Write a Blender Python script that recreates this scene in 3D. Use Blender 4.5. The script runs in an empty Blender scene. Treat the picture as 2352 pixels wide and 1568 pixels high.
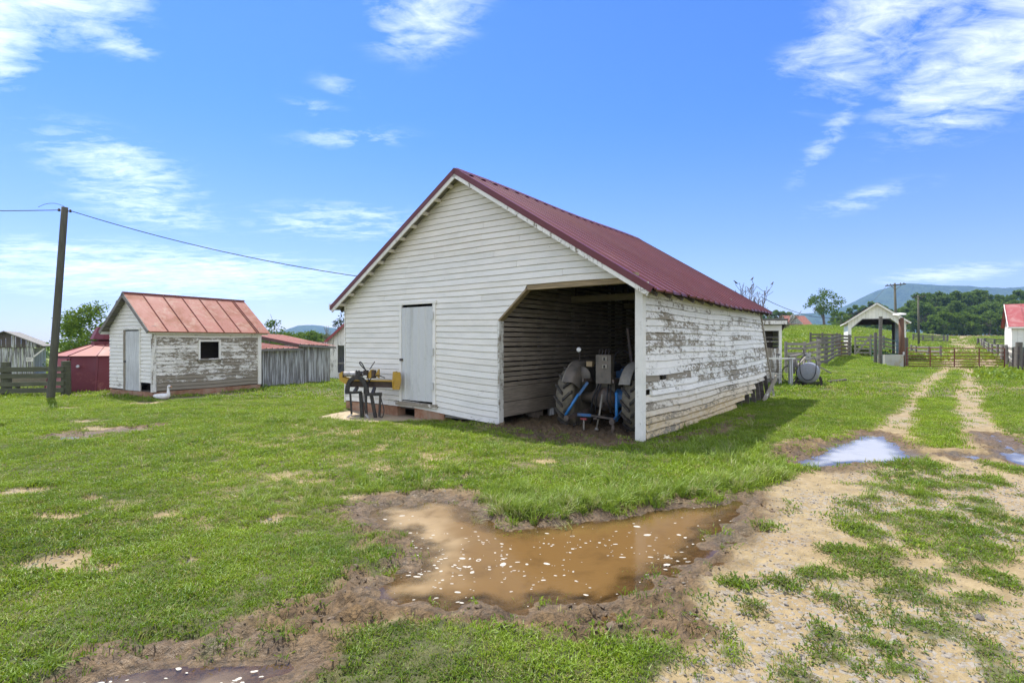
import bpy, math, random
import numpy as np
from mathutils import Vector, Matrix, Euler

random.seed(7)
RNG = np.random.default_rng(11)
scene = bpy.context.scene
COL = scene.collection
R = math.radians

# ------------------------------------------------------------------ camera
EYE, FOC, CX, CY = 1.65, 1230.0, 1176.0, 784.0      # eye height, focal length in units of a 2352 px wide picture
cam_data = bpy.data.cameras.new('camera')
cam = bpy.data.objects.new('camera', cam_data)
COL.objects.link(cam)
cam.location = (0, 0, EYE)
cam.rotation_euler = (R(90), 0, 0)
cam_data.sensor_width = 36
cam_data.lens = FOC / 2352 * 36
cam_data.clip_start = 0.05
cam_data.clip_end = 12000
scene.camera = cam

# ------------------------------------------------------------------ sky and sun
SUN_AZ, SUN_EL = R(-36), R(61)                       # seen from the camera: behind the barn, a little to the left
sun_dir = Vector((math.sin(SUN_AZ) * math.cos(SUN_EL), math.cos(SUN_AZ) * math.cos(SUN_EL), math.sin(SUN_EL)))
sd = bpy.data.lights.new('sun', 'SUN')
sd.energy = 4.1
sd.angle = R(0.6)
sd.color = (1.0, 0.95, 0.87)
sun = bpy.data.objects.new('sun', sd)
COL.objects.link(sun)
sun.rotation_euler = (-sun_dir).to_track_quat('-Z', 'Y').to_euler()
sun.location = sun_dir * 50

world = bpy.data.worlds.new('World')
scene.world = world
world.use_nodes = True


class NT:
    """small helper to write node trees"""
    def __init__(s, tree):
        s.t = tree
        tree.nodes.clear()

    def n(s, typ, ins=None, **props):
        nd = s.t.nodes.new(typ)
        for k, v in props.items():
            setattr(nd, k, v)
        for k, v in (ins or {}).items():
            sock = nd.inputs[k]
            if isinstance(v, bpy.types.NodeSocket):
                s.t.links.new(v, sock)
            else:
                sock.default_value = v
        return nd

    def m(s, op, a, b=None, c=None, clamp=False):
        nd = s.t.nodes.new('ShaderNodeMath')
        nd.operation = op
        nd.use_clamp = clamp
        for i, v in enumerate((a, b, c)):
            if v is None:
                continue
            if isinstance(v, bpy.types.NodeSocket):
                s.t.links.new(v, nd.inputs[i])
            else:
                nd.inputs[i].default_value = v
        return nd.outputs[0]

    def vm(s, op, a, b=None, scale=None):
        nd = s.t.nodes.new('ShaderNodeVectorMath')
        nd.operation = op
        for i, v in enumerate((a, b)):
            if v is None:
                continue
            if isinstance(v, bpy.types.NodeSocket):
                s.t.links.new(v, nd.inputs[i])
            else:
                nd.inputs[i].default_value = v
        if scale is not None:
            nd.inputs[3].default_value = scale
        return nd

    def mix(s, f, a, b, blend='MIX'):
        nd = s.t.nodes.new('ShaderNodeMix')
        nd.data_type = 'RGBA'
        nd.blend_type = blend
        nd.clamp_factor = True
        for i, v in ((0, f), (6, a), (7, b)):
            if isinstance(v, bpy.types.NodeSocket):
                s.t.links.new(v, nd.inputs[i])
            else:
                nd.inputs[i].default_value = v if i == 0 else (*v, 1) if len(v) == 3 else v
        return nd.outputs[2]

    def noise(s, vec, scale, detail=5, rough=0.55, dist=0.0, col=False):
        ins = {'Scale': scale, 'Detail': detail, 'Roughness': rough, 'Distortion': dist}
        if vec is not None:
            ins['Vector'] = vec
        nd = s.n('ShaderNodeTexNoise', ins)
        return nd.outputs['Color' if col else 'Fac']

    def ramp(s, x, lo, hi, a=0.0, b=1.0, smooth=True):
        nd = s.n('ShaderNodeMapRange', {'Value': x, 'From Min': lo, 'From Max': hi, 'To Min': a, 'To Max': b})
        nd.clamp = True
        if smooth:
            nd.interpolation_type = 'SMOOTHSTEP'
        return nd.outputs[0]

    def mapping(s, vec, scale=(1, 1, 1), rot=(0, 0, 0), loc=(0, 0, 0)):
        return s.n('ShaderNodeMapping', {'Vector': vec, 'Scale': scale, 'Rotation': rot, 'Location': loc}).outputs[0]


def build_world():
    w = NT(world.node_tree)
    out = w.n('ShaderNodeOutputWorld')
    sky = w.n('ShaderNodeTexSky', sky_type='NISHITA', sun_disc=False, sun_elevation=SUN_EL,
              sun_rotation=SUN_AZ, altitude=200, air_density=1.0, dust_density=0.25, ozone_density=2.0)
    d = w.n('ShaderNodeTexCoord').outputs['Generated']
    sep = w.n('ShaderNodeSeparateXYZ', {0: d})
    x, y, z = sep.outputs
    zz = w.m('ADD', w.m('MAXIMUM', z, 0.0), 0.10)
    px, py = w.m('DIVIDE', x, zz), w.m('DIVIDE', y, zz)
    cp = w.n('ShaderNodeCombineXYZ', {0: px, 1: py, 2: 0.0}).outputs[0]
    # angular coordinates (azimuth, elevation) used to say where the clouds of this afternoon stand
    az = w.m('ARCTAN2', x, y)
    el = w.m('ARCSINE', z)
    ae = w.n('ShaderNodeCombineXYZ', {0: az, 1: el, 2: 0.0}).outputs[0]
    streak = w.noise(w.mapping(cp, (0.50, 1.35, 1), (0, 0, R(28))), 3.6, 6, 0.66, 0.9)
    fine = w.noise(w.mapping(cp, (0.9, 1.5, 1), (0, 0, R(-35)), (3.1, 1.7, 0)), 8.0, 6, 0.68, 0.5)
    texture = w.m('ADD', w.m('MULTIPLY', streak, 0.52), w.m('MULTIPLY', fine, 0.48))
    total = None
    # (azimuth, elevation, half widths, tilt) in degrees, strength
    banks = [(-44, 30, 12, 9, 0, 1.25), (-45, 23, 5, 6, 0, 0.85), (-37, 24.5, 4.5, 1.8, -8, 0.62),
             (-9, 31.5, 9, 5, 20, 0.60), (-18, 24.5, 4, 1.6, 0, 0.25), (-20.5, 22.3, 4.5, 1.2, 0, 0.27), (-16.5, 20.0, 9, 1.5, 6, 0.33),
             (-36, 14.5, 9, 4.0, -14, 0.46), (-34, 11.5, 9, 2.6, -4, 0.36),
             (37, 27.5, 13, 7, 30, 0.60), (43, 22, 12, 6, 25, 0.74), (46, 30, 10, 9, 30, 0.66), (30.5, 18, 7, 1.7, 50, 0.34),
             (29, 25, 5, 2.4, 10, 0.34), (39, 5.6, 7, 1.1, 2, 0.50), (33, 12.5, 8, 1.5, 8, 0.28),
             (-18, 12.0, 13, 2.8, 3, 0.40), (-33, 6.0, 26, 3.6, 1, 0.56)]
    for a, e, wa, we, tilt, k in banks:
        mp = w.n('ShaderNodeMapping', {'Vector': ae, 'Location': (R(a), R(e), 0), 'Rotation': (0, 0, R(tilt)), 'Scale': (R(wa), R(we), 1)}, vector_type='TEXTURE')
        ln = w.vm('LENGTH', mp.outputs[0]).outputs['Value']
        g = w.ramp(ln, 0.0, 1.15, k, 0.0)
        total = g if total is None else w.m('MAXIMUM', total, g)
    # unseen cloud behind the view, thickened to fill the shaded walls with light
    broad = w.noise(w.mapping(cp, (1, 1, 1), (0, 0, 0.4), (5.3, -2.2, 0)), 0.9, 2, 0.5)
    back = w.ramp(y, 0.45, 0.1, 0.0, 1.0)
    total = w.m('MAXIMUM', total, w.m('MULTIPLY', w.ramp(broad, 0.28, 0.58, 0.0, 1.15), back))
    cov = w.m('ADD', w.m('MULTIPLY', total, 1.05), w.m('MULTIPLY', w.m('SUBTRACT', texture, 0.5), 3.0))
    mask = w.m('MULTIPLY', w.ramp(cov, 0.10, 1.55, smooth=False), w.ramp(total, 0.0, 0.35, 0.0, 0.92))
    low = w.ramp(el, R(0), R(24), 1.0, 0.0)
    tint = w.mix(low, (0.20, 0.425, 0.86), (0.54, 0.53, 0.80))
    tint = w.mix(w.ramp(el, 0.0, R(11), 0.75, 0.0), tint, (0.72, 0.68, 0.86))
    blue = w.mix(1.0, sky.outputs[0], tint, 'MULTIPLY')
    lum = w.n('ShaderNodeRGBToBW', {0: sky.outputs[0]}).outputs[0]
    white = w.n('ShaderNodeCombineColor', {0: w.m('MULTIPLY', lum, 1.9), 1: w.m('MULTIPLY', lum, 2.0), 2: w.m('MULTIPLY', lum, 2.15)}).outputs[0]
    white = w.mix(0.6, white, (10.5, 10.5, 10.6))
    col = w.mix(mask, blue, white)
    bg = w.n('ShaderNodeBackground', {'Color': col, 'Strength': SKY})
    w.t.links.new(bg.outputs[0], out.inputs[0])


SKY = 0.13
world.cycles.sampling_method = 'MANUAL'
world.cycles.sample_map_resolution = 512
build_world()

vs = scene.view_settings
vs.view_transform = 'Standard'
vs.look = 'None'
vs.exposure = 0.95
vs.gamma = 1
vs.use_curve_mapping = False
scene.cycles.use_denoising = True
scene.cycles.use_adaptive_sampling = False
scene.cycles.max_bounces = 6
scene.cycles.diffuse_bounces = 3
scene.cycles.glossy_bounces = 3
scene.cycles.transparent_max_bounces = 8
scene.cycles.volume_bounces = 0
scene.cycles.caustics_reflective = False
scene.cycles.caustics_refractive = False


# ------------------------------------------------------------------ helpers
def W(px, py, d):
    """measured point: picture position and distance -> metres"""
    return Vector(((px - CX) / FOC * d, d, EYE - (py - CY) / FOC * d))


def G(px, py, z=0.0):
    """measured point on level ground -> metres"""
    d = (EYE - z) * FOC / (py - CY)
    return ((px - CX) / FOC * d, d)


def ss(a, b, x):
    t = np.clip((np.asarray(x, float) - a) / (b - a), 0, 1)
    return t * t * (3 - 2 * t)


_lat = RNG.random((8, 256, 256))


def vnoise(x, y, k):
    L = _lat[k % 8]
    xi, yi = np.floor(x).astype(int), np.floor(y).astype(int)
    fx, fy = x - xi, y - yi
    fx, fy = fx * fx * (3 - 2 * fx), fy * fy * (3 - 2 * fy)
    a, b = L[yi % 256, xi % 256], L[yi % 256, (xi + 1) % 256]
    c, d = L[(yi + 1) % 256, xi % 256], L[(yi + 1) % 256, (xi + 1) % 256]
    return (a * (1 - fx) + b * fx) * (1 - fy) + (c * (1 - fx) + d * fx) * fy


def fbm(x, y, scale, octs=4, seed=0, gain=0.5):
    x, y = np.asarray(x, float) * scale + 31.7 * seed, np.asarray(y, float) * scale + 17.3 * seed
    s, a, t = 0, 1.0, 0
    for o in range(octs):
        s = s + a * vnoise(x, y, seed + o)
        t += a
        a *= gain
        x, y = x * 2.03 + 11.1, y * 2.03 + 5.7
    return s / t


def link(o, parent=None):
    COL.objects.link(o)
    if parent is not None:
        o.parent = parent
    return o


def tag(o, label=None, cat=None, group=None, kind=None):
    for k, v in (('label', label), ('category', cat), ('group', group), ('kind', kind)):
        if v:
            o[k] = v
    return o


def empty(name, loc=(0, 0, 0), rz=0.0, label=None, cat=None, group=None):
    o = bpy.data.objects.new(name, None)
    o.empty_display_size = 0.2
    o.location = loc
    o.rotation_euler = (0, 0, rz)
    link(o)
    return tag(o, label, cat, group)


def copy_tree(o, parent=None):
    c = o.copy()
    COL.objects.link(c)
    c.parent = parent
    for ch in o.children:
        copy_tree(ch, c)
    return c


def mesh_obj(name, v, f, m, parent=None, color=None, smooth=False):
    me = bpy.data.meshes.new(name)
    me.from_pydata([tuple(p) for p in v], [], f)
    me.materials.append(m)
    if smooth:
        me.polygons.foreach_set('use_smooth', [True] * len(me.polygons))
    me.update()
    o = bpy.data.objects.new(name, me)
    if color is not None:
        o.color = (*color, 1.0)
    return link(o, parent)


class MB:
    """collects shapes into ONE mesh"""
    def __init__(s):
        s.v, s.f = [], []

    def add(s, v, f):
        n = len(s.v)
        s.v += [tuple(p) for p in v]
        s.f += [tuple(i + n for i in q) for q in f]
        return s

    def hexa(s, p):          # 8 points, bottom ring then top ring
        return s.add(p, [(0, 3, 2, 1), (4, 5, 6, 7), (0, 1, 5, 4), (1, 2, 6, 5), (2, 3, 7, 6), (3, 0, 4, 7)])

    def box(s, x0, x1, y0, y1, z0, z1):
        return s.hexa([(x0, y0, z0), (x1, y0, z0), (x1, y1, z0), (x0, y1, z0), (x0, y0, z1), (x1, y0, z1), (x1, y1, z1), (x0, y1, z1)])

    def beam(s, p, q, w, h, up=(0, 0, 1), w2=None, h2=None):
        p, q, up = Vector(p), Vector(q), Vector(up)
        d = (q - p).normalized()
        if abs(d.dot(up)) > 0.98:
            up = Vector((0, 1, 0))
        a = d.cross(up).normalized()
        b = a.cross(d).normalized()
        w2, h2 = w2 or w, h2 or h
        r = []
        for c, ww, hh in ((p, w, h), (q, w2, h2)):
            r += [c - a * ww / 2 - b * hh / 2, c + a * ww / 2 - b * hh / 2, c + a * ww / 2 + b * hh / 2, c - a * ww / 2 + b * hh / 2]
        return s.hexa(r)

    def tube(s, pts, rad, n=8, cap=True):
        pts = [Vector(p) for p in pts]
        rad = rad if isinstance(rad, (list, tuple)) else [rad] * len(pts)
        base = len(s.v)
        prev = None
        for i, p in enumerate(pts):
            d = (pts[min(i + 1, len(pts) - 1)] - pts[max(i - 1, 0)]).normalized()
            if prev is None:
                a = d.orthogonal().normalized()
            else:
                a = (prev - d * prev.dot(d))
                a = a.normalized() if a.length > 1e-6 else d.orthogonal().normalized()
            prev = a
            b = d.cross(a)
            for k in range(n):
                t = 2 * math.pi * k / n
                s.v.append(tuple(p + (a * math.cos(t) + b * math.sin(t)) * rad[i]))
        for i in range(len(pts) - 1):
            for k in range(n):
                s.f.append((base + i * n + k, base + i * n + (k + 1) % n, base + (i + 1) * n + (k + 1) % n, base + (i + 1) * n + k))
        if cap:
            s.f.append(tuple(base + k for k in range(n))[::-1])
            s.f.append(tuple(base + (len(pts) - 1) * n + k for k in range(n)))
        return s

    def lathe(s, prof, n=20, axis='z', c=(0, 0, 0)):     # prof: (radius, height)
        base = len(s.v)
        for r, h in prof:
            for k in range(n):
                t = 2 * math.pi * k / n
                a, b = r * math.cos(t), r * math.sin(t)
                p = {'z': (a, b, h), 'x': (h, a, b), 'y': (b, h, a)}[axis]
                s.v.append((p[0] + c[0], p[1] + c[1], p[2] + c[2]))
        for i in range(len(prof) - 1):
            for k in range(n):
                s.f.append((base + i * n + k, base + i * n + (k + 1) % n, base + (i + 1) * n + (k + 1) % n, base + (i + 1) * n + k))
        if prof[0][0] > 1e-5:
            s.f.append(tuple(base + k for k in range(n))[::-1])
        if prof[-1][0] > 1e-5:
            s.f.append(tuple(base + (len(prof) - 1) * n + k for k in range(n)))
        return s

    def prism(s, poly, d0, d1, axis='y'):                # polygon in the other two axes
        def P(a, b, d):
            return {'y': (a, d, b), 'x': (d, a, b), 'z': (a, b, d)}[axis]
        n = len(poly)
        v = [P(a, b, d0) for a, b in poly] + [P(a, b, d1) for a, b in poly]
        return s.add(v, [tuple(range(n)), tuple(range(2 * n - 1, n - 1, -1))] + [(i, i + n, (i + 1) % n + n, (i + 1) % n) for i in range(n)])

    def sheet(s, rows, closed=False):                    # grid of points
        base = len(s.v)
        m = len(rows[0])
        for r in rows:
            s.v += [tuple(p) for p in r]
        for i in range(len(rows) - 1):
            for k in range(m if closed else m - 1):
                s.f.append((base + i * m + k, base + i * m + (k + 1) % m, base + (i + 1) * m + (k + 1) % m, base + (i + 1) * m + k))
        return s

    def build(s, name, m, parent=None, smooth=False, color=None):
        return mesh_obj(name, s.v, s.f, m, parent, color, smooth)


# ------------------------------------------------------------------ materials
def new_mat(name):
    m = bpy.data.materials.new(name)
    m.use_nodes = True
    t = NT(m.node_tree)
    out = t.n('ShaderNodeOutputMaterial')
    return m, t, out


def finish(t, out, color, rough=0.7, bump=None, bstr=0.3, bdist=0.01, metal=0.0, spec=0.5):
    ins = {'Base Color': color if isinstance(color, bpy.types.NodeSocket) else (*color, 1), 'Roughness': rough, 'Metallic': metal, 'Specular IOR Level': spec}
    b = t.n('ShaderNodeBsdfPrincipled', ins)
    if bump is not None:
        bn = t.n('ShaderNodeBump', {'Height': bump, 'Strength': bstr, 'Distance': bdist})
        t.t.links.new(bn.outputs[0], b.inputs['Normal'])
    t.t.links.new(b.outputs[0], out.inputs[0])
    return b


def coords(t, kind='Object'):
    return t.n('ShaderNodeTexCoord').outputs[kind]


def plain(name, c, rough=0.6, var=0.25, scale=6.0, metal=0.0, dirt=None, dirt_amt=0.5, bump=0.2, spec=0.5):
    """one colour with blotches, grime and a little relief"""
    m, t, out = new_mat(name)
    o = coords(t)
    n1 = t.noise(o, scale, 6, 0.6)
    n2 = t.noise(o, scale * 7, 4, 0.6)
    col = t.mix(t.ramp(n1, 0.3, 0.7), tuple(x * (1 - var) for x in c), tuple(min(1, x * (1 + var * 0.6)) for x in c))
    if dirt:
        col = t.mix(t.m('MULTIPLY', t.ramp(t.m('ADD', t.m('MULTIPLY', n1, 0.6), t.m('MULTIPLY', n2, 0.4)), 0.42, 0.62), dirt_amt), col, dirt)
    finish(t, out, col, t.ramp(n2, 0.2, 0.8, rough - 0.12, min(1, rough + 0.12)), n2, bump, 0.004, metal, spec)
    return m


def paint(name, c=(0.86, 0.83, 0.74), wood=(0.26, 0.225, 0.165), vertical=False):
    """old lead paint on boards: object colour r = how much has peeled, g = ochre stain and painted bounce light, b = tint"""
    m, t, out = new_mat(name)
    o = coords(t)
    oi = t.n('ShaderNodeObjectInfo')
    sep = t.n('ShaderNodeSeparateColor', {0: oi.outputs['Color']})
    r, g, b = sep.outputs
    off = t.vm('SCALE', t.n('ShaderNodeCombineXYZ', {0: oi.outputs['Random'], 1: oi.outputs['Random'], 2: 0.0}).outputs[0], scale=7.0).outputs[0]
    p = t.vm('ADD', o, off).outputs[0]
    s1 = (4.0, 4.0, 0.7) if vertical else (1.7, 1.7, 4.2)
    s2 = (40, 40, 2.2) if vertical else (2.2, 2.2, 60)
    big = t.noise(t.mapping(o, (0.9, 0.9, 0.9)), 1.6, 3, 0.5)
    n1 = t.noise(t.mapping(p, s1), 3.2, 9, 0.70, 0.2)
    flake = t.noise(t.mapping(p, (7, 7, 16)), 2.4, 5, 0.7)
    grain = t.noise(t.mapping(p, s2), 2.0, 5, 0.6)
    v = t.m('ADD', t.m('MULTIPLY', n1, 0.60), t.m('ADD', t.m('MULTIPLY', flake, 0.32), t.m('MULTIPLY', big, 0.30)))
    v = t.m('ADD', v, t.m('MULTIPLY', r, 0.46))
    peel = t.ramp(v, 0.868, 0.90)
    edge = t.ramp(v, 0.80, 0.87)
    wcol = t.mix(grain, tuple(x * 0.50 for x in wood), tuple(x * 1.5 for x in wood))
    pcol = t.mix(t.ramp(t.noise(t.mapping(p, (1.1, 1.1, 2.0)), 1.4, 4, 0.6), 0.35, 0.75), c, tuple(x * k for x, k in zip(c, (0.86, 0.87, 0.86))))
    pcol = t.mix(t.m('MULTIPLY', edge, 0.45), pcol, (0.50, 0.48, 0.42))
    pcol = t.mix(t.m('MULTIPLY', t.ramp(grain, 0.52, 0.75), 0.22), pcol, (0.42, 0.42, 0.37))
    pcol = t.mix(t.m('MULTIPLY', g, t.ramp(n1, 0.2, 0.75, 0.55, 1.0)), pcol, (0.50, 0.33, 0.085))
    pcol = t.mix(t.m('MULTIPLY', b, 0.30), pcol, (0.45, 0.46, 0.42))
    speck = t.ramp(t.noise(t.mapping(p, (5, 5, 7)), 5.0, 2, 0.5), 0.735, 0.75)
    col = t.mix(t.m('MAXIMUM', peel, t.m('MULTIPLY', speck, 0.8)), pcol, wcol)
    h = t.m('SUBTRACT', t.m('MULTIPLY', grain, 0.25), t.m('MULTIPLY', peel, 0.8))
    finish(t, out, col, t.ramp(peel, 0, 1, 0.62, 0.9), h, 0.5, 0.004)
    return m


def wood(name, c=(0.20, 0.18, 0.15), vertical=False, dark=0.45, wash=None, wash_amt=0.0, axis=None):
    """weathered bare boards; axis = the grain direction in the object's own axes"""
    m, t, out = new_mat(name)
    o = coords(t)
    oi = t.n('ShaderNodeObjectInfo')
    off = t.vm('SCALE', t.n('ShaderNodeCombineXYZ', {0: oi.outputs['Random'], 1: 0.3, 2: oi.outputs['Random']}).outputs[0], scale=9.0).outputs[0]
    p = t.vm('ADD', o, off).outputs[0]
    axis = axis or ('z' if vertical else 'h')
    s = {'z': (22, 22, 1.2), 'h': (1.2, 1.2, 26), 'x': (1.2, 22, 22), 'y': (22, 1.2, 22)}[axis]
    g = t.noise(t.mapping(p, s), 2.2, 7, 0.62, 0.3)
    b = t.noise(p, 1.7, 4, 0.55)
    col = t.mix(t.ramp(g, 0.25, 0.75), tuple(x * dark for x in c), tuple(x * 1.45 for x in c))
    col = t.mix(t.ramp(b, 0.35, 0.75, 0.0, 0.5), col, tuple(x * k for x, k in zip(c, (0.62, 0.60, 0.56))))
    col = t.mix(t.m('MULTIPLY', oi.outputs['Random'], 0.4), col, tuple(x * 0.55 for x in c))
    if wash:
        wn = t.noise(t.mapping(p, tuple(k * 0.35 for k in s)), 2.0, 6, 0.65)
        col = t.mix(t.ramp(wn, 0.62 - wash_amt * 0.4, 0.75 - wash_amt * 0.4), col, wash)
    finish(t, out, col, 0.88, g, 0.6, 0.006)
    return m


def rusty(name, c, rust, amt=0.4, rough=0.5, scale=1.3, streak=(1, 1, 1), metal=0.0, fade=None):
    m, t, out = new_mat(name)
    o = coords(t)
    oi = t.n('ShaderNodeObjectInfo')
    n = t.noise(t.mapping(o, streak), scale, 8, 0.66, 0.5)
    f = t.noise(o, scale * 14, 5, 0.65)
    k = t.m('ADD', t.m('MULTIPLY', n, 0.72), t.m('MULTIPLY', f, 0.28))
    col = t.mix(t.ramp(k, 0.62 - amt * 0.35, 0.78 - amt * 0.35), c, rust)
    if fade:
        w2 = t.noise(t.mapping(o, streak, loc=(3.3, 1.2, 0.7)), scale * 2.1, 7, 0.7, 0.8)
        col = t.mix(t.ramp(w2, 0.46, 0.70, 0, 0.75), col, fade)
    col = t.mix(t.m('MULTIPLY', oi.outputs['Random'], 0.22), col, tuple(x * 0.6 for x in c))
    col = t.mix(t.ramp(f, 0.62, 0.78, 0, 0.5), col, tuple(x * 0.45 for x in rust))
    finish(t, out, col, t.ramp(k, 0.3, 0.7, rough, min(1, rough + 0.3)), f, 0.15, 0.003, metal)
    return m


M = {}
M['white'] = paint('white_board_paint')
M['white_trim'] = paint('white_trim_paint', vertical=True)
M['slat'] = wood('crib_slats', (0.34, 0.285, 0.215), axis='h', dark=0.45)
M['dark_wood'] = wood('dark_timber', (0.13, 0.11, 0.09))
M['grey_wood'] = wood('grey_weathered_boards', (0.25, 0.235, 0.205), axis='h')
M['grey_vert'] = wood('grey_upright_boards', (0.23, 0.22, 0.195), vertical=True, wash=(0.55, 0.56, 0.53), wash_amt=0.40)
M['grey_beam'] = wood('grey_beam_y', (0.25, 0.235, 0.205), axis='x')
M['pale_wood'] = wood('sawn_timber', (0.36, 0.27, 0.15), axis='x')
M['pole_wood'] = wood('pole_timber', (0.105, 0.102, 0.072), vertical=True, dark=0.6)
M['brown_post'] = wood('brown_post_timber', (0.15, 0.075, 0.04), vertical=True)
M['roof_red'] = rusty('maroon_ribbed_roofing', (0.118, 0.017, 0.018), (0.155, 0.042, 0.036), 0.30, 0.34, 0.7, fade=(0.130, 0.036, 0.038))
M['roof_rib'] = rusty('sheen_maroon_rib', (0.225, 0.062, 0.058), (0.175, 0.042, 0.040), 0.35, 0.34, 1.5)  # lighter maroon, sky sheen painted into the rib colour
M['roof_rust'] = rusty('faded_red_roofing', (0.33, 0.122, 0.078), (0.25, 0.088, 0.040), 0.45, 0.5, 1.4, fade=(0.39, 0.24, 0.165))
M['seam_rust'] = rusty('roof_seam', (0.20, 0.05, 0.035), (0.12, 0.04, 0.03), 0.5, 0.6, 2.0)
M['roof_far'] = rusty('far_red_roofing', (0.30, 0.060, 0.060), (0.33, 0.12, 0.09), 0.35, 0.5, 0.6, fade=(0.38, 0.19, 0.17))
M['door_metal'] = rusty('pale_grey_door_sheet', (0.58, 0.59, 0.56), (0.47, 0.48, 0.45), 0.35, 0.42, 1.2, (3, 3, 0.5))
M['block'] = plain('red_clay_block', (0.36, 0.175, 0.090), 0.9, 0.3, 3.0, dirt=(0.36, 0.27, 0.19), dirt_amt=0.8)
M['concrete'] = plain('concrete', (0.42, 0.37, 0.29), 0.9, 0.25, 3.5, dirt=(0.28, 0.22, 0.15), dirt_amt=0.6)
M['stone'] = plain('field_stone', (0.33, 0.27, 0.21), 0.9, 0.4, 4.0)
M['iron'] = plain('dark_iron', (0.05, 0.045, 0.042), 0.55, 0.4, 9.0, 0.5, dirt=(0.14, 0.08, 0.05), dirt_amt=0.5)
M['black'] = plain('opening_shade_black', (0.02, 0.018, 0.016), 0.9, 0.3)  # near-black colour stands in for shade inside openings
# ------------------------------------------------------------------ ground
def H(x, y):
    """lie of the land, metres"""
    x, y = np.asarray(x, float), np.asarray(y, float)
    a = x / np.maximum(y, 1.0)
    s = np.clip((a - 0.60) / 0.22, 0, 1)
    top = 6.0 + (3.9 - 6.0) * s
    d0 = 34 + 30 * s
    d1 = 150 + 42 * s
    t = np.clip((y - d0) / (d1 - d0), 0, 1)
    hill = top * (t ** 1.12) * ss(0.02, 0.40, a)
    hill = hill + 0.9 * ss(170, 420, y) * ss(0.02, 0.4, a)
    corral = 0.32 * ss(24, 40, y) * ss(0.34, 0.46, a) * (1 - ss(0.68, 0.74, a)) * (1 - ss(60, 100, y))
    fall = -0.030 * np.maximum(0, y - 19) * ss(0.12, -0.25, a)
    fall = np.maximum(fall, -3.2 - 0.004 * np.maximum(0, y - 120))
    roll = (fbm(x, y, 0.05, 3, 2) - 0.5) * 0.25 * ss(16, 40, np.hypot(x, y))
    barn_low = -0.10 * np.exp(-(((x + 2.6) / 2.2) ** 2 + ((y - 12.2) / 1.3) ** 2))
    return hill + corral + fall + roll + barn_low


def poly_w(pts):
    return np.array([G(*p) for p in pts])


def sdist(P, x, y):
    """signed distance to a polygon, positive inside"""
    x, y = np.asarray(x, float), np.asarray(y, float)
    best = np.full(x.shape, 1e9)
    inside = np.zeros(x.shape, bool)
    n = len(P)
    for i in range(n):
        ax, ay = P[i]
        bx, by = P[(i + 1) % n]
        dx, dy = bx - ax, by - ay
        t = np.clip(((x - ax) * dx + (y - ay) * dy) / (dx * dx + dy * dy + 1e-12), 0, 1)
        best = np.minimum(best, (x - ax - t * dx) ** 2 + (y - ay - t * dy) ** 2)
        c = (ay > y) != (by > y)
        with np.errstate(divide='ignore', invalid='ignore'):
            xi = (bx - ax) * (y - ay) / (by - ay + 1e-30) + ax
        inside ^= c & (x < xi)
    d = np.sqrt(best)
    return np.where(inside, d, -d)


def sd_box(P, x, y, reach=1.5):
    """signed distance, worked out only near the polygon"""
    r = np.full(x.shape, -reach)
    lo, hi = P.min(0) - reach, P.max(0) + reach
    k = (x > lo[0]) & (x < hi[0]) & (y > lo[1]) & (y < hi[1])
    if k.any():
        r[k] = sdist(P, x[k], y[k])
    return r


PUDDLES = {
    'main': [(815, 1172), (860, 1160), (930, 1150), (985, 1140), (1060, 1142), (1085, 1156), (1120, 1180), (1150, 1197), (1230, 1199), (1330, 1188),
             (1450, 1170), (1560, 1154), (1650, 1147), (1715, 1141), (1710, 1160), (1680, 1200), (1650, 1240), (1600, 1285), (1540, 1325), (1470, 1355),
             (1400, 1376), (1290, 1390), (1180, 1396), (1080, 1392), (980, 1383), (890, 1370), (860, 1352), (890, 1325), (925, 1300), (948, 1275),
             (938, 1242), (900, 1217), (850, 1196)],
    'track': [(1825, 1057), (1870, 1036), (1905, 1018), (1950, 1003), (1985, 993), (2030, 995), (2060, 1010), (2097, 1040), (2090, 1054), (2040, 1062),
              (1985, 1060), (1940, 1066), (1880, 1074), (1845, 1070)],
    'rut': [(2262, 995), (2287, 996), (2312, 1010), (2337, 1027), (2362, 1040), (2430, 1055), (2430, 1078), (2350, 1066), (2308, 1052), (2290, 1036), (2312, 1030), (2290, 1012)],
    'sliver': [(2172, 1040), (2215, 1039), (2255, 1043), (2268, 1048), (2220, 1052), (2180, 1047)],
    'corner': [(150, 1568), (215, 1540), (330, 1515), (480, 1492), (530, 1472), (600, 1482), (680, 1505), (690, 1528), (650, 1550), (640, 1600), (600, 1700), (60, 1700)],
    'yard': [(105, 1003), (150, 996), (230, 991), (300, 984), (350, 981), (325, 990), (245, 998), (190, 1007), (130, 1011)],
}
PUD = {k: poly_w(v) for k, v in PUDDLES.items()}

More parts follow.
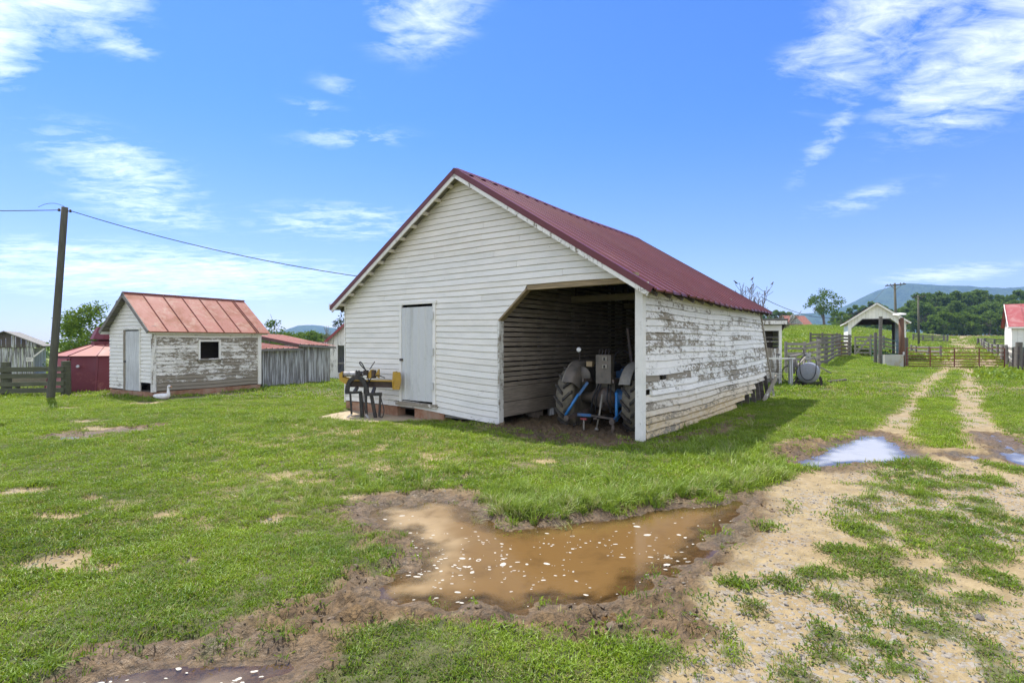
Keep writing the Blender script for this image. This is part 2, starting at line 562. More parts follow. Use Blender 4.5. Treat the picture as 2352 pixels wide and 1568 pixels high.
DIRT = {
    'left_rut': [(1985, 1000), (2012, 982), (2042, 955), (2072, 925), (2097, 900), (2120, 878), (2142, 858), (2165, 848), (2188, 848), (2168, 868), (2138, 888),
                 (2120, 915), (2110, 945), (2100, 985), (2110, 1020), (2080, 1032)],
    'right_rut': [(2200, 1032), (2204, 990), (2191, 945), (2196, 905), (2209, 870), (2216, 848), (2246, 848), (2247, 878), (2259, 925), (2280, 965), (2306, 985),
                  (2342, 1010), (2300, 1042)],
    'yard': [(1690, 1146), (1760, 1114), (1830, 1086), (1890, 1078), (2000, 1066), (2070, 1030), (2110, 1024), (2210, 1028), (2300, 996), (2352, 1018), (2480, 1060),
             (2700, 1250), (2900, 1700), (1430, 1700), (1490, 1600), (1560, 1540), (1630, 1490), (1590, 1440), (1500, 1370), (1600, 1290), (1660, 1230)],
}
MUD = {
    'low': [(870, 1330), (960, 1375), (1200, 1385), (1400, 1365), (1560, 1290), (1640, 1400), (1640, 1480), (1570, 1505), (1400, 1478), (1250, 1462), (1150, 1455),
            (1050, 1430), (940, 1436), (830, 1462), (745, 1494), (690, 1520), (610, 1485), (540, 1476), (450, 1495), (330, 1520), (190, 1552), (150, 1540),
            (300, 1500), (470, 1462), (530, 1425), (600, 1398), (700, 1372), (770, 1330), (800, 1310), (860, 1305)],
    'puddle_lip': [(1755, 1030), (1800, 1010), (1860, 1003), (1905, 1014), (1890, 1030), (1840, 1052), (1800, 1048), (1760, 1060)],
    'wallside': [(1470, 1034), (1540, 1006), (1640, 975), (1720, 955), (1745, 958), (1715, 985), (1665, 1008), (1600, 1014), (1540, 1026)],
    'bay': [(1040, 968), (1120, 965), (1290, 935), (1620, 895), (1700, 905), (1500, 1006), (1462, 1030), (1400, 1034), (1330, 1030), (1230, 1016), (1150, 1000), (1100, 985)],
}
DIRT_W = {k: poly_w(v) for k, v in DIRT.items()}
MUD_W = {k: poly_w(v) for k, v in MUD.items()}


def _ell(lst, f):
    out = []
    for cx, cy, rx, ry in lst:
        a, b, c = f(cx, cy), f(cx + rx, cy), f(cx, cy + ry)
        X, Y = G(*a)
        X1, _ = G(*b)
        _, Y1 = G(*c)
        out.append((X, Y, max(0.06, abs(X1 - X) * 1.12), max(0.08, abs(Y1 - Y) * 1.12)))
    return out


_c = lambda x, y: ((2000 + x / 1.746) / 1.3061, (1150 + y / 1.746) / 1.3061)
TURF = _ell([(1270, 430, 150, 26), (1300, 520, 130, 22), (1500, 545, 150, 22), (1650, 515, 80, 20), (1230, 480, 80, 18), (1050, 545, 60, 13), (1070, 572, 50, 13),
             (1080, 610, 80, 22), (1180, 560, 50, 17), (1320, 590, 110, 26), (1000, 640, 60, 20), (1640, 625, 70, 25), (1310, 680, 60, 25), (1400, 705, 120, 34),
             (950, 727, 50, 9), (1110, 715, 120, 24), (1080, 790, 90, 40), (1400, 790, 160, 70), (1560, 800, 170, 70), (1640, 690, 110, 55), (1640, 850, 120, 45),
             (1300, 850, 90, 40), (910, 885, 100, 20), (1160, 892, 120, 36), (1030, 960, 130, 50), (1560, 900, 110, 35), (830, 1030, 100, 44), (1150, 995, 90, 35),
             (1530, 990, 70, 28), (1330, 1030, 130, 40), (1290, 1110, 140, 55), (1750, 1040, 90, 55), (1600, 1150, 100, 55), (630, 1060, 60, 16), (520, 752, 40, 18),
             (870, 1140, 40, 26), (1270, 1260, 210, 80), (1440, 1330, 190, 70), (850, 1350, 70, 36), (1100, 1390, 120, 46), (920, 1470, 140, 60), (1640, 1440, 130, 80),
             (1200, 1510, 120, 46), (690, 1550, 90, 28), (150, 1280, 90, 34), (310, 1430, 70, 50), (60, 1450, 120, 70), (330, 1340, 50, 40), (1860, 470, 60, 40),
             (180, 1140, 40, 20), (380, 1060, 60, 26), (450, 1180, 40, 20), (660, 1480, 40, 22), (1850, 800, 60, 60), (1800, 1560, 160, 60)], _c)
BALD = _ell([(65, 1129, 46, 9), (205, 1151, 18, 4), (105, 1190, 50, 4), (100, 1302, 70, 16), (165, 1285, 40, 12), (235, 1311, 40, 5), (435, 1297, 22, 9),
             (165, 938, 30, 3), (330, 928, 26, 3), (445, 915, 30, 3.5), (400, 918, 26, 3), (380, 1188, 24, 4), (620, 1198, 22, 4), (1070, 1095, 26, 3), (930, 1112, 18, 3),
             (560, 1220, 20, 4), (250, 985, 60, 3), (200, 970, 40, 3), (500, 905, 40, 2.5), (1010, 1135, 70, 8), (870, 1140, 60, 7), (1000, 1106, 20, 3),
             (1985, 1530, 14, 5), (690, 1145, 14, 3), (1250, 1062, 20, 3)], lambda x, y: (x, y))
_lane = [(25.6, 31), (32.0, 39), (41.2, 50), (54.5, 66), (68.0, 82), (82.5, 99), (90.8, 110), (102.5, 125), (115.5, 140), (129.0, 154), (138.0, 163), (133.0, 172)]
RUTS_FAR = [_lane, [(x + 1.9 + 0.004 * y, y - 0.6) for x, y in _lane]]


def ground_fields(x, y):
    """grass cover, wetness, stones, water depth at ground points"""
    n1 = fbm(x, y, 0.9, 5, 1)
    n2 = fbm(x, y, 5.0, 4, 3)
    n3 = fbm(x, y, 0.28, 4, 5)
    n4 = fbm(x, y, 14.0, 3, 6)
    wob = (n1 - 0.5) * 0.34 + (n2 - 0.5) * 0.22
    grass = np.clip(0.86 + (n3 - 0.5) * 1.5 + (n2 - 0.5) * 0.9 + (n1 - 0.5) * 0.6, 0.30, 1.0)
    mud = np.zeros(x.shape)
    stones = np.zeros(x.shape)
    dirt = np.zeros(x.shape)
    for k, P in DIRT_W.items():
        s = sd_box(P, x, y, 1.2) + wob * (1.0 if k == 'yard' else 1.2)
        e = 0.10 if k == 'yard' else 0.16
        dirt = np.maximum(dirt, ss(-e, e, s))
    for path in RUTS_FAR:
        pts = np.array(path)
        for i in range(len(pts) - 1):
            (ax, ay), (bx, by) = pts[i], pts[i + 1]
            dx, dy = bx - ax, by - ay
            t = np.clip(((x - ax) * dx + (y - ay) * dy) / (dx * dx + dy * dy), 0, 1)
            q = np.hypot(x - ax - t * dx, y - ay - t * dy)
            wd = 0.60 + 0.007 * np.maximum(0, y - 30)
            dirt = np.maximum(dirt, (1 - ss(wd * 0.7, wd * 1.5, q + (n1 - 0.5) * 0.9)) * 0.95)
    for cx, cy, rx, ry in BALD:
        q = np.hypot((x - cx) / rx, (y - cy) / ry) + (n1 - 0.5) * 1.1 + (n2 - 0.5) * 1.3
        dirt = np.maximum(dirt, (1 - ss(0.85, 1.45, q)) * 0.98)
    far_yellow = ss(150, 175, y) * ss(0.70, 0.80, x / np.maximum(y, 1))
    dirt = np.maximum(dirt, 0.55 * far_yellow * (1 - ss(200, 215, y)))
    turf = np.zeros(x.shape)
    for cx, cy, rx, ry in TURF:
        k = (abs(x - cx) < rx * 2.2) & (abs(y - cy) < ry * 2.2)
        if not k.any():
            continue
        q = np.hypot((x[k] - cx) / rx, (y[k] - cy) / ry) + (n2[k] - 0.5) * 2.1 + (n1[k] - 0.5) * 0.9 + (n4[k] - 0.5) * 1.2
        turf[k] = np.maximum(turf[k], (1 - ss(0.40, 1.55, q)) * 0.72)
    sparse = ss(0.56, 0.70, n2) * 0.42 * ss(0.40, 0.58, n1)
    mudk = np.zeros(x.shape)
    for k, P in MUD_W.items():
        s = sd_box(P, x, y, 1.0) + wob * 0.8
        v = ss(-0.08, 0.16, s)
        mudk = np.maximum(mudk, v * (0.8 if k == 'wallside' else 1.0))
    level = np.full(x.shape, -1.5)
    for k, P in PUD.items():
        s = sd_box(P, x, y, 1.5)
        level = np.maximum(level, s + (n2 - 0.5) * 0.26 + (n4 - 0.5) * 0.12)
    wet = ss(-0.55, 0.02, level + (n1 - 0.5) * 0.5)
    lip = ss(-0.34, -0.03, level + (n2 - 0.5) * 0.45 + (n1 - .5) * .3)
    grass = grass * (1 - dirt)
    grass = np.maximum(grass, turf * dirt)
    grass = np.maximum(grass, sparse * dirt * (1 - wet))
    keep = np.where(ss(0.50, 0.60, n2 * 0.6 + n1 * 0.4) > 0.5, 0.70, 0.10)
    grass = grass * (1 - mudk * (1 - keep * 0.8)) * (1 - lip * 0.97)
    mud = np.clip(np.maximum(mudk * (0.72 + 0.5 * (n1 - 0.5)), wet * 0.95), 0, 1)
    stones = dirt * ss(0.42, 0.62, n1 * 0.6 + n3 * 0.4) * (1 - mud)
    stones = np.maximum(stones, dirt * 0.7 * ss(-0.3, 0.5, n3 - 0.45) * (y > 9.5) * (y < 40))
    return grass, mud, stones, level, dirt, mudk


def ground_z(x, y, fields=None):
    g, mud, st, lev, dirt, mudk = fields if fields is not None else ground_fields(x, y)
    near = 1 - ss(25, 60, y)
    z = H(x, y)
    z = z + near * (0.035 * g + (fbm(x, y, 2.4, 4, 4) - 0.5) * 0.05 * (1 - 0.5 * dirt))
    z = z + (fbm(x, y, 9.0, 3, 2, 0.6) - 0.5) * 0.025 * dirt * near
    rim = ss(-0.65, -0.10, lev)
    z = z * (1 - rim * 0.6) + rim * 0.6 * (-0.010 + (fbm(x, y, 8.0, 3, 1) - 0.5) * 0.04)
    z = z - 0.085 * ss(-0.14, 0.45, lev)
    churn = 1 - np.abs(2 * fbm(x, y, 6.0, 4, 7, 0.62) - 1)          # ridged: hoof and tyre churned mud
    z = z + ((churn - 0.72) * 0.24 + (fbm(x, y, 13.0, 2, 3, 0.7) - 0.5) * 0.065) * np.maximum(mudk, 0.7 * ss(-0.5, -0.1, lev)) * ss(0.10, -0.16, lev)
    return z


def axis(segments):
    r = [segments[0][0]]
    for a, b, h0, h1 in segments:
        p = a
        while p < b - 1e-6:
            t = (p - a) / (b - a)
            h = h0 * (h1 / h0) ** t
            p = min(b, p + h)
            r.append(p)
    return np.array(r)


gx = axis([(-3600, -60, 160, 2.5), (-60, -16, 2.5, 0.22), (-16, -5, 0.2, 0.07), (-5, 4, 0.045, 0.045), (4, 16, 0.05, 0.15), (16, 34, 0.15, 0.4), (34, 140, 0.5, 2.0), (140, 3600, 2.5, 160)])
gy = axis([(-60, -2, 8, 0.8), (-2, 2, 0.5, 0.1), (2, 5.6, 0.032, 0.04), (5.6, 9, 0.045, 0.08), (9, 16, 0.08, 0.14), (16, 40, 0.16, 0.4), (40, 180, 0.5, 2.0), (180, 4200, 2.5, 160)])
XX, YY = np.meshgrid(gx, gy)
fields = ground_fields(XX.ravel(), YY.ravel())
ZZ = ground_z(XX.ravel(), YY.ravel(), fields)


def mesh_z(x, y):
    """height of the built ground sheet"""
    Z = ZZ.reshape(len(gy), len(gx))
    i = np.clip(np.searchsorted(gx, x) - 1, 0, len(gx) - 2)
    j = np.clip(np.searchsorted(gy, y) - 1, 0, len(gy) - 2)
    u, v = (x - gx[i]) / (gx[i + 1] - gx[i]), (y - gy[j]) / (gy[j + 1] - gy[j])
    return (Z[j, i] * (1 - u) + Z[j, i + 1] * u) * (1 - v) + (Z[j + 1, i] * (1 - u) + Z[j + 1, i + 1] * u) * v


def ground_mesh():
    nx, ny = len(gx), len(gy)
    me = bpy.data.meshes.new('ground')
    co = np.stack([XX.ravel(), YY.ravel(), ZZ], 1)
    i = np.arange(nx * ny).reshape(ny, nx)
    q = np.stack([i[:-1, :-1], i[:-1, 1:], i[1:, 1:], i[1:, :-1]], -1).reshape(-1, 4)
    me.vertices.add(len(co))
    me.vertices.foreach_set('co', co.ravel())
    me.loops.add(q.size)
    me.loops.foreach_set('vertex_index', q.ravel())
    me.polygons.add(len(q))
    me.polygons.foreach_set('loop_start', np.arange(0, q.size, 4))
    me.polygons.foreach_set('loop_total', np.full(len(q), 4))
    me.update(calc_edges=True)
    me.polygons.foreach_set('use_smooth', np.ones(len(q), bool))
    at = me.color_attributes.new('cover', 'FLOAT_COLOR', 'POINT')
    g, mud, st, lev, dirt, mudk = fields
    at.data.foreach_set('color', np.stack([g, mud, st, np.clip(lev * 0.5 + 0.5, 0, 1)], 1).ravel())
    return me


def ground_material():
    m, t, out = new_mat('farmyard_ground')
    g = t.n('ShaderNodeNewGeometry').outputs['Position']
    at = t.n('ShaderNodeAttribute', attribute_name='cover')
    sep = t.n('ShaderNodeSeparateColor', {0: at.outputs['Color']})
    grass, mud, st = sep.outputs
    n_f = t.noise(g, 38.0, 6, 0.65)
    n_m = t.noise(g, 6.0, 6, 0.6)
    n_b = t.noise(g, 0.7, 5, 0.6)
    n_l = t.noise(g, 0.11, 4, 0.55)
    dry = t.mix(t.ramp(n_m, 0.3, 0.7), (0.225, 0.165, 0.074), (0.345, 0.262, 0.135))
    dry = t.mix(t.ramp(n_f, 0.55, 0.75, 0, 0.55), dry, (0.13, 0.088, 0.044))
    dry = t.mix(t.ramp(n_b, 0.48, 0.72, 0, 0.45), dry, (0.25, 0.165, 0.078))
    vor = t.n('ShaderNodeTexVoronoi', {'Vector': g, 'Scale': 42.0, 'Randomness': 1.0})
    pc = t.n('ShaderNodeSeparateColor', {0: vor.outputs['Color']}).outputs[0]
    peb = t.mix(pc, (0.12, 0.115, 0.105), (0.31, 0.29, 0.26))
    dry = t.mix(t.m('MULTIPLY', st, t.ramp(pc, 0.50, 0.75, 0, 0.70)), dry, peb)
    wetm = t.mix(t.ramp(n_m, 0.3, 0.72), (0.112, 0.068, 0.030), (0.205, 0.133, 0.062))
    wetm = t.mix(t.ramp(n_f, 0.46, 0.68, 0, 0.75), wetm, (0.048, 0.035, 0.019))
    wetm = t.mix(t.ramp(n_b, 0.5, 0.7, 0, 0.4), wetm, (0.11, 0.10, 0.045))
    crumb = t.noise(t.mapping(g, (1, 1.3, 1)), 17.0, 5, 0.7, 0.6)
    wetm = t.mix(t.ramp(crumb, 0.50, 0.60, 0, 0.6), wetm, (0.052, 0.036, 0.017))
    soil = t.mix(t.ramp(t.m('ADD', mud, t.m('MULTIPLY', t.m('SUBTRACT', n_m, 0.5), 0.5)), 0.2, 0.75), dry, wetm)
    sod = t.mix(t.ramp(n_m, 0.3, 0.7), (0.050, 0.056, 0.017), (0.095, 0.098, 0.030))
    sod = t.mix(t.ramp(n_f, 0.5, 0.8, 0, 0.7), sod, (0.13, 0.105, 0.048))
    sod = t.mix(t.ramp(n_b, 0.50, 0.72, 0, 0.5), sod, (0.125, 0.10, 0.044))
    # beyond the yard the turf carries the colour of the sward itself
    sep2 = t.n('ShaderNodeSeparateXYZ', {0: g})
    far = t.ramp(sep2.outputs[1], 16.0, 45.0)
    sward = t.mix(t.ramp(n_l, 0.3, 0.7), (0.135, 0.225, 0.014), (0.225, 0.275, 0.03))
    sward = t.mix(t.ramp(n_b, 0.4, 0.75, 0, 0.5), sward, (0.105, 0.19, 0.013))
    sod = t.mix(far, sod, sward)
    gmask = t.ramp(t.m('ADD', grass, t.m('MULTIPLY', t.m('SUBTRACT', n_m, 0.5), 0.5)), 0.30, 0.85)
    col = t.mix(gmask, soil, sod)
    wetr = t.ramp(t.m('ADD', mud, t.m('MULTIPLY', t.m('SUBTRACT', n_b, 0.5), 0.9)), 0.55, 1.15)
    rough = t.m('SUBTRACT', 0.95, t.m('MULTIPLY', wetr, 0.62))
    h = t.m('ADD', t.m('ADD', t.m('MULTIPLY', n_f, 0.6), t.m('MULTIPLY', t.m('MULTIPLY', crumb, mud), -2.2)), t.m('ADD', t.m('MULTIPLY', n_m, 1.2), t.m('MULTIPLY', t.m('MULTIPLY', vor.outputs['Distance'], t.m('MULTIPLY', st, t.ramp(pc, 0.62, 0.8))), -0.6)))
    finish(t, out, col, rough, h, 0.8, 0.03)
    return m


M['ground'] = ground_material()
gm = ground_mesh()
gm.materials.append(M['ground'])
ground = link(bpy.data.objects.new('ground', gm))
tag(ground, kind='structure')


def gz(x, y):
    x, y = np.atleast_1d(np.asarray(x, float)), np.atleast_1d(np.asarray(y, float))
    z = ground_z(x, y)
    return float(z[0]) if z.size == 1 else z


def water_material(name, c1, c2, c3):
    m, t, out = new_mat(name)
    g = t.n('ShaderNodeNewGeometry').outputs['Position']
    n = t.noise(g, 0.75, 4, 0.55, 0.3)
    s = t.noise(g, 3.4, 5, 0.6, 0.4)
    # clear and deep towards the lane side, milky where cattle have just stirred it
    sp = t.n('ShaderNodeSeparateXYZ', {0: g})
    stir = t.ramp(t.m('ADD', sp.outputs[0], t.m('MULTIPLY', n, 1.2)), -0.75, 0.75)
    col = t.mix(t.ramp(t.m('ADD', t.m('MULTIPLY', n, 0.5), t.m('MULTIPLY', stir, 0.5)), 0.35, 0.68), c1, c2)
    col = t.mix(t.ramp(s, 0.48, 0.72, 0, 0.7), col, c3)
    rip = t.noise(t.mapping(g, (1.0, 2.6, 1.0), (0, 0, 0.25)), 16.0, 3, 0.5)
    b = finish(t, out, col, 0.05, rip, 0.08, 0.012)
    b.inputs['IOR'].default_value = 1.33
    # a film over the mud where it is shallow, silt-brown where it is deep
    dep = t.n('ShaderNodeAttribute', attribute_name='depth').outputs['Fac']
    fr = t.n('ShaderNodeFresnel', {'IOR': 1.33}).outputs[0]
    gl = t.n('ShaderNodeBsdfGlossy', {'Color': (1, 1, 1, 1), 'Roughness': 0.05})
    tr = t.n('ShaderNodeBsdfTransparent', {'Color': (0.82, 0.74, 0.62, 1)})
    film = t.n('ShaderNodeMixShader', {0: fr, 1: tr.outputs[0], 2: gl.outputs[0]})
    mx = t.n('ShaderNodeMixShader', {0: t.ramp(dep, 0.0, 0.055, 0.05, 1.0), 1: film.outputs[0], 2: b.outputs[0]})
    t.t.links.new(mx.outputs[0], out.inputs[0])
    return m


M['water'] = water_material('muddy_puddle_water', (0.32, 0.23, 0.125), (0.155, 0.088, 0.030), (0.105, 0.060, 0.022))
M['water_pale'] = water_material('milky_lane_water', (0.36, 0.34, 0.295), (0.37, 0.35, 0.30), (0.31, 0.29, 0.25))
M['water_tan'] = water_material('tan_puddle_water', (0.20, 0.145, 0.085), (0.20, 0.145, 0.085), (0.16, 0.115, 0.065))
WATER_Z = -0.030
for k, P in PUD.items():
    lo, hi = P.min(0) - 0.35, P.max(0) + 0.35
    c = 0.05 if k in ('main', 'corner') else 0.09
    ax, ay = np.arange(lo[0], hi[0], c), np.arange(lo[1], hi[1], c)
    wx, wy = np.meshgrid(ax, ay)
    sdv = sdist(P, wx.ravel(), wy.ravel())
    dep = WATER_Z - ground_z(wx.ravel(), wy.ravel())
    ok = (sdv > -0.28) & (dep > -0.05)
    idx = np.arange(wx.size).reshape(wx.shape)
    q = np.stack([idx[:-1, :-1], idx[:-1, 1:], idx[1:, 1:], idx[1:, :-1]], -1).reshape(-1, 4)
    q = q[ok[q].all(1)]
    used_v, inv = np.unique(q, return_inverse=True)
    v = np.stack([wx.ravel()[used_v], wy.ravel()[used_v], np.full(len(used_v), WATER_Z)], 1)
    o = mesh_obj('puddle', v, [tuple(map(int, f)) for f in inv.reshape(-1, 4)], M['water' if k == 'main' else 'water_tan' if k in ('corner', 'yard') else 'water_pale'])
    at = o.data.attributes.new('depth', 'FLOAT', 'POINT')
    at.data.foreach_set('value', np.maximum(dep[used_v], 0))
    tag(o, kind='structure')
# ------------------------------------------------------------------ main barn
BU = Vector((0.8057, -0.593, 0))     # along the front wall
BV = Vector((0.593, 0.8057, 0))      # into the barn
BL = Vector((-4.09, 13.2, 0))        # front left corner
BW, BD, EAVE, RIDGE = 7.67, 8.6, 2.60, 5.03
PITCH = (RIDGE - EAVE) / (BW / 2)


def clap(parent, P, a0b, a0t, a1b, a1t, z0, z1, m, color, step=0.45, name='siding_board', lap=0.026, groove=0.011):
    """one lapped board; P(a, out, z) places it on its wall"""
    n = max(1, int(math.ceil((a1b - a0b) / step)))
    zt = z1 + 0.012
    rows = []
    for i in range(n + 1):
        t = i / n
        ab, at = a0b + (a1b - a0b) * t, a0t + (a1t - a0t) * t
        ag = ab + (at - ab) * 0.9
        rows.append([P(ab, lap, z0), P(ab, lap * 0.40, z0), P(ab, -0.012, z0), P(at, -0.012, zt), P(at, -0.006, zt), P(ag, -0.006, z1 - groove), P(ag, lap * 0.5, z1 - groove - 0.002)])
    mb = MB()
    mb.sheet(rows, closed=True)
    k = 7 * n
    mb.f += [tuple(range(6, -1, -1)), tuple(range(k, k + 7))]
    return mb.build(name, m, parent, color=color)


def front_sag(x, z):
    s = -0.15 * float(ss(2.3, 4.9, x)) * float(ss(2.45, 0.5, z)) * (1 if x < 4.9 else 0)
    s += 0.006 * math.sin(x * 1.3 + z * 2.3) + 0.003 * math.sin(x * 3.1 + z * 7)
    return s


def side_lean(y, z):
    return 0.34 * (y / BD) ** 1.4 * max(0, 1 - z / EAVE) + 0.03 * math.sin(y * 1.1) * max(0, 1 - z / EAVE)


def side_sag(y, z):
    low = max(0, 1 - z / EAVE)
    return 0.009 * math.sin(y * 1.3 + z * 3.1) + 0.005 * math.sin(y * 3.7 - z * 4) + 0.10 * low * (y / BD) ** 2 - 0.05 * low * math.sin(math.pi * y / BD)


def build_barn():
    rnd = random.Random(3)
    T = empty('barn', BL, math.atan2(BU.y, BU.x), 'large white clapboard barn with maroon ribbed roof and an open tractor bay', 'barn')
    PF = lambda a, o, z: (a, -o, z + front_sag(a, z))
    PS = lambda a, o, z: (BW + o + side_lean(a, z), a, z + side_sag(a, z))
    pitch = 0.119
    OX0, OX1, OZ, CZ, CXx = 4.77, 7.585, 2.62, 2.05, 5.42       # bay opening: left jamb, right jamb, head, chamfer
    # front boards
    z = 0.20
    row = 0
    while z < RIDGE - 0.05:
        z1 = min(z + pitch, RIDGE - 0.01)
        xl = lambda zz: max(0.0, (zz - EAVE) / PITCH) + 0.01
        xr = lambda zz: BW - max(0.0, (zz - EAVE) / PITCH) - 0.01
        spans = []
        if z >= OZ - 0.03:
            spans.append((xl(z), xl(z1), xr(z), xr(z1)))
        else:
            def jamb(zz):
                return OX0 if zz <= CZ else min(CXx, OX0 + (zz - CZ) / (OZ - CZ) * (CXx - OX0))
            right = (jamb(z), jamb(z1))
            if z + 0.5 * pitch < 2.44 and z > 0.28:
                spans += [(0.01, 0.01, 1.97, 1.97), (3.08, 3.08, right[0], right[1])]
            else:
                spans.append((0.01, 0.01, right[0], right[1]))
        for a0b, a0t, a1b, a1t in spans:
            cuts = [a0b]
            if a1b - a0b > 2.6:
                x = a0b + rnd.uniform(1.0, 3.4)
                while x < a1b - 0.8:
                    if rnd.random() < 0.75:
                        cuts.append(x)
                    x += rnd.uniform(2.0, 3.6)
            cuts.append(a1b)
            for i in range(len(cuts) - 1):
                b0, b1 = cuts[i] + (0.002 if i else 0), cuts[i + 1] - (0.002 if i < len(cuts) - 2 else 0)
                t0 = a0t if i == 0 else b0
                t1 = a1t if i == len(cuts) - 2 else b1
                low = max(0, 1 - z / 1.4)
                peel = 0.10 + 0.10 * rnd.random() + 0.22 * low * (0.4 + 0.6 * (b1 > 3.0))
                dz = rnd.uniform(-0.006, 0.006)
                clap(T, PF, b0, t0, b1, t1, z + dz, z1, M['white'], (peel, rnd.uniform(0.0, 0.10) + (0.10 if z > 3.2 else 0), rnd.random() * 0.6))  # upper gable gets extra ochre, painting in warm bounced light
        z += pitch
        row += 1
    # side boards, badly peeled, the lowest ones stained, some gone at the far corner
    z = 0.065
    row = 0
    sp = 0.1155
    while z < EAVE - 0.02:
        z1 = min(z + sp, EAVE)
        y, end = 0.10, BD - 0.05
        if z < 0.17:
            y, end = 0.12, 5.3
        elif z < 0.29:
            y, end = 0.12, 5.9
        elif z < 0.40:
            end = 6.6
        elif z < 0.52:
            end = 6.9
        elif z < 0.64:
            end = 7.9
        while y < end - 0.05:
            ln = rnd.uniform(0.9, 3.2)
            y1 = min(y + ln, end)
            if end - y1 < 0.5:
                y1 = end
            st = max(0.0, 1.25 - z / 0.62)
            peel = rnd.uniform(0.38, 0.63) - 0.12 * float(ss(2.0, 2.5, z))
            if st > 0.1:
                peel = rnd.uniform(0.30, 0.62)
            hole = abs(z - 0.945) < sp * 0.45 and y < 0.3
            if hole:
                clap(T, PS, 0.1, 0.1, 0.72, 0.70, z, z1, M['white'], (0.8, 0, 0.3))
                clap(T, PS, 1.06, 1.10, 2.3, 2.3, z, z1, M['white'], (0.75, 0, 0.4))
                y = 2.305
                continue
            a0 = y
            if abs(z - 0.72) < sp * 0.45 and y < 0.3:
                a0 = 0.36
            clap(T, PS, a0, a0, y1 - 0.004, y1 - 0.004, z + rnd.uniform(-0.014, 0.014), z1, M['white'],
                 (peel, min(0.95, st * 1.15), rnd.random() * 0.7), 0.5, lap=rnd.uniform(0.024, 0.038) + (0.012 if st > 0 else 0), groove=0.013 + (0.012 if st > 0 else 0))
            y = y1
        z += sp
        row += 1
    # corner posts and trim
    MB().box(OX1, BW + 0.045, -0.045, 0.085, -0.10, 2.62).build('corner_post', M['white_trim'], T, color=(0.30, 0.03, 0.4))
    MB().box(-0.03, 0.0, -0.03, 0.08, 0.16, 2.62).build('corner_trim', M['white_trim'], T, color=(0.15, 0, 0.1))
    MB().beam((BW + 0.04, BD - 0.03, 2.55), (BW + 0.40, BD - 0.02, 0.10), 0.035, 0.10).build('corner_trim', M['white_trim'], T, color=(0.7, 0, 0.6))
    MB().beam((BW + 0.44, BD + 0.1, 0.62), (BW + 0.36, BD - 1.25, 0.02), 0.03, 0.16).build('broken_board', M['white'], T, color=(0.75, 0.1, 0.5))
    # bay jamb, chamfer and head boards
    MB().hexa([(OX0, -0.05, 0.08), (OX0 + 0.04, -0.05, 0.08), (OX0 + 0.04, 0.09, 0.08), (OX0, 0.09, 0.08),
               (OX0, -0.05, CZ), (OX0 + 0.04, -0.05, CZ), (OX0 + 0.04, 0.09, CZ), (OX0, 0.09, CZ)]).build('jamb_board', M['white_trim'], T, color=(0.55, 0, 0.6))
    MB().beam((OX0 + 0.02, 0.02, CZ), (CXx + 0.02, 0.02, OZ), 0.14, 0.035).build('chamfer_board', M['pale_wood'], T)
    MB().box(CXx, OX1, 0.0, 0.12, OZ - 0.01, OZ + 0.16).build('head_beam', M['pale_wood'], T)
    MB().box(3.31, OX0, 0.03, 0.14, 0.06, 0.196).build('sill_beam', M['grey_wood'], T)
    MB().box(BW - 0.12, BW - 0.02, 0.2, 6.0, 0.0, 0.14).build('side_sill', M['dark_wood'], T)
    # studs of the open bay, seen through the gaps
    for y in (0.62, 1.24, 1.9, 2.55, 3.2, 3.85, 4.5, 5.2, 5.8, 6.4, 6.95, 7.4, 7.85, 8.4):
        MB().beam((BW - 0.06 + side_lean(y, 0), y, 0.05), (BW - 0.06, y, EAVE), 0.05, 0.10, (1, 0, 0)).build('stud', M['dark_wood'], T)
    # slatted crib wall along the bay
    z = 0.18
    for h in (0.29, 0.30):
        y = 0.10
        for y1 in (3.3, 6.2, BD):
            MB().box(OX0 + 0.012, OX0 + 0.036, y, y1 - 0.01, z, z + h - 0.012).build('crib_slat', M['slat'], T)
            y = y1
        z += h
    while z < 3.0:
        top_limit = 3.1
        y = 0.10
        for y1 in (rnd.uniform(2.4, 3.6), rnd.uniform(5.2, 6.4), BD):
            zz = z + rnd.uniform(-0.006, 0.006)
            MB().hexa([(OX0 + 0.012, y, zz), (OX0 + 0.034, y, zz), (OX0 + 0.034, y1 - 0.012, zz + rnd.uniform(-0.008, 0.008)), (OX0 + 0.012, y1 - 0.012, zz),
                       (OX0 + 0.012, y, zz + 0.074), (OX0 + 0.034, y, zz + 0.074), (OX0 + 0.034, y1 - 0.012, zz + 0.074), (OX0 + 0.012, y1 - 0.012, zz + 0.074)]).build('crib_slat', M['slat'], T)
            y = y1
        z += 0.0985
    for y in np.arange(0.75, BD, 0.72):
        MB().box(OX0 - 0.09, OX0 + 0.008, y, y + 0.05, 0.15, 3.1).build('crib_stud', M['dark_wood'], T)
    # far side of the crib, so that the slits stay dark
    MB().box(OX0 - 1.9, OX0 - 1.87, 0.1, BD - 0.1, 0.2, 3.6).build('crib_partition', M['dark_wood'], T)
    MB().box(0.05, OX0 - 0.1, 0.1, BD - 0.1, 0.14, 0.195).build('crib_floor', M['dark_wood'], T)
    # ties and rafters
    for y in (2.7, 5.6):
        MB().box(OX0 + 0.04, BW - 0.03, y, y + 0.12, 2.56, 2.70).build('tie_beam', M['slat'], T)
        MB().box(OX0 + 0.05, OX0 + 0.14, y - 0.02, y + 0.08, 2.70, 3.3).build('hanger', M['dark_wood'], T)
    MB().box(BW - 0.14, BW - 0.03, 0.1, BD - 0.1, EAVE - 0.12, EAVE - 0.02).build('wall_plate', M['dark_wood'], T)
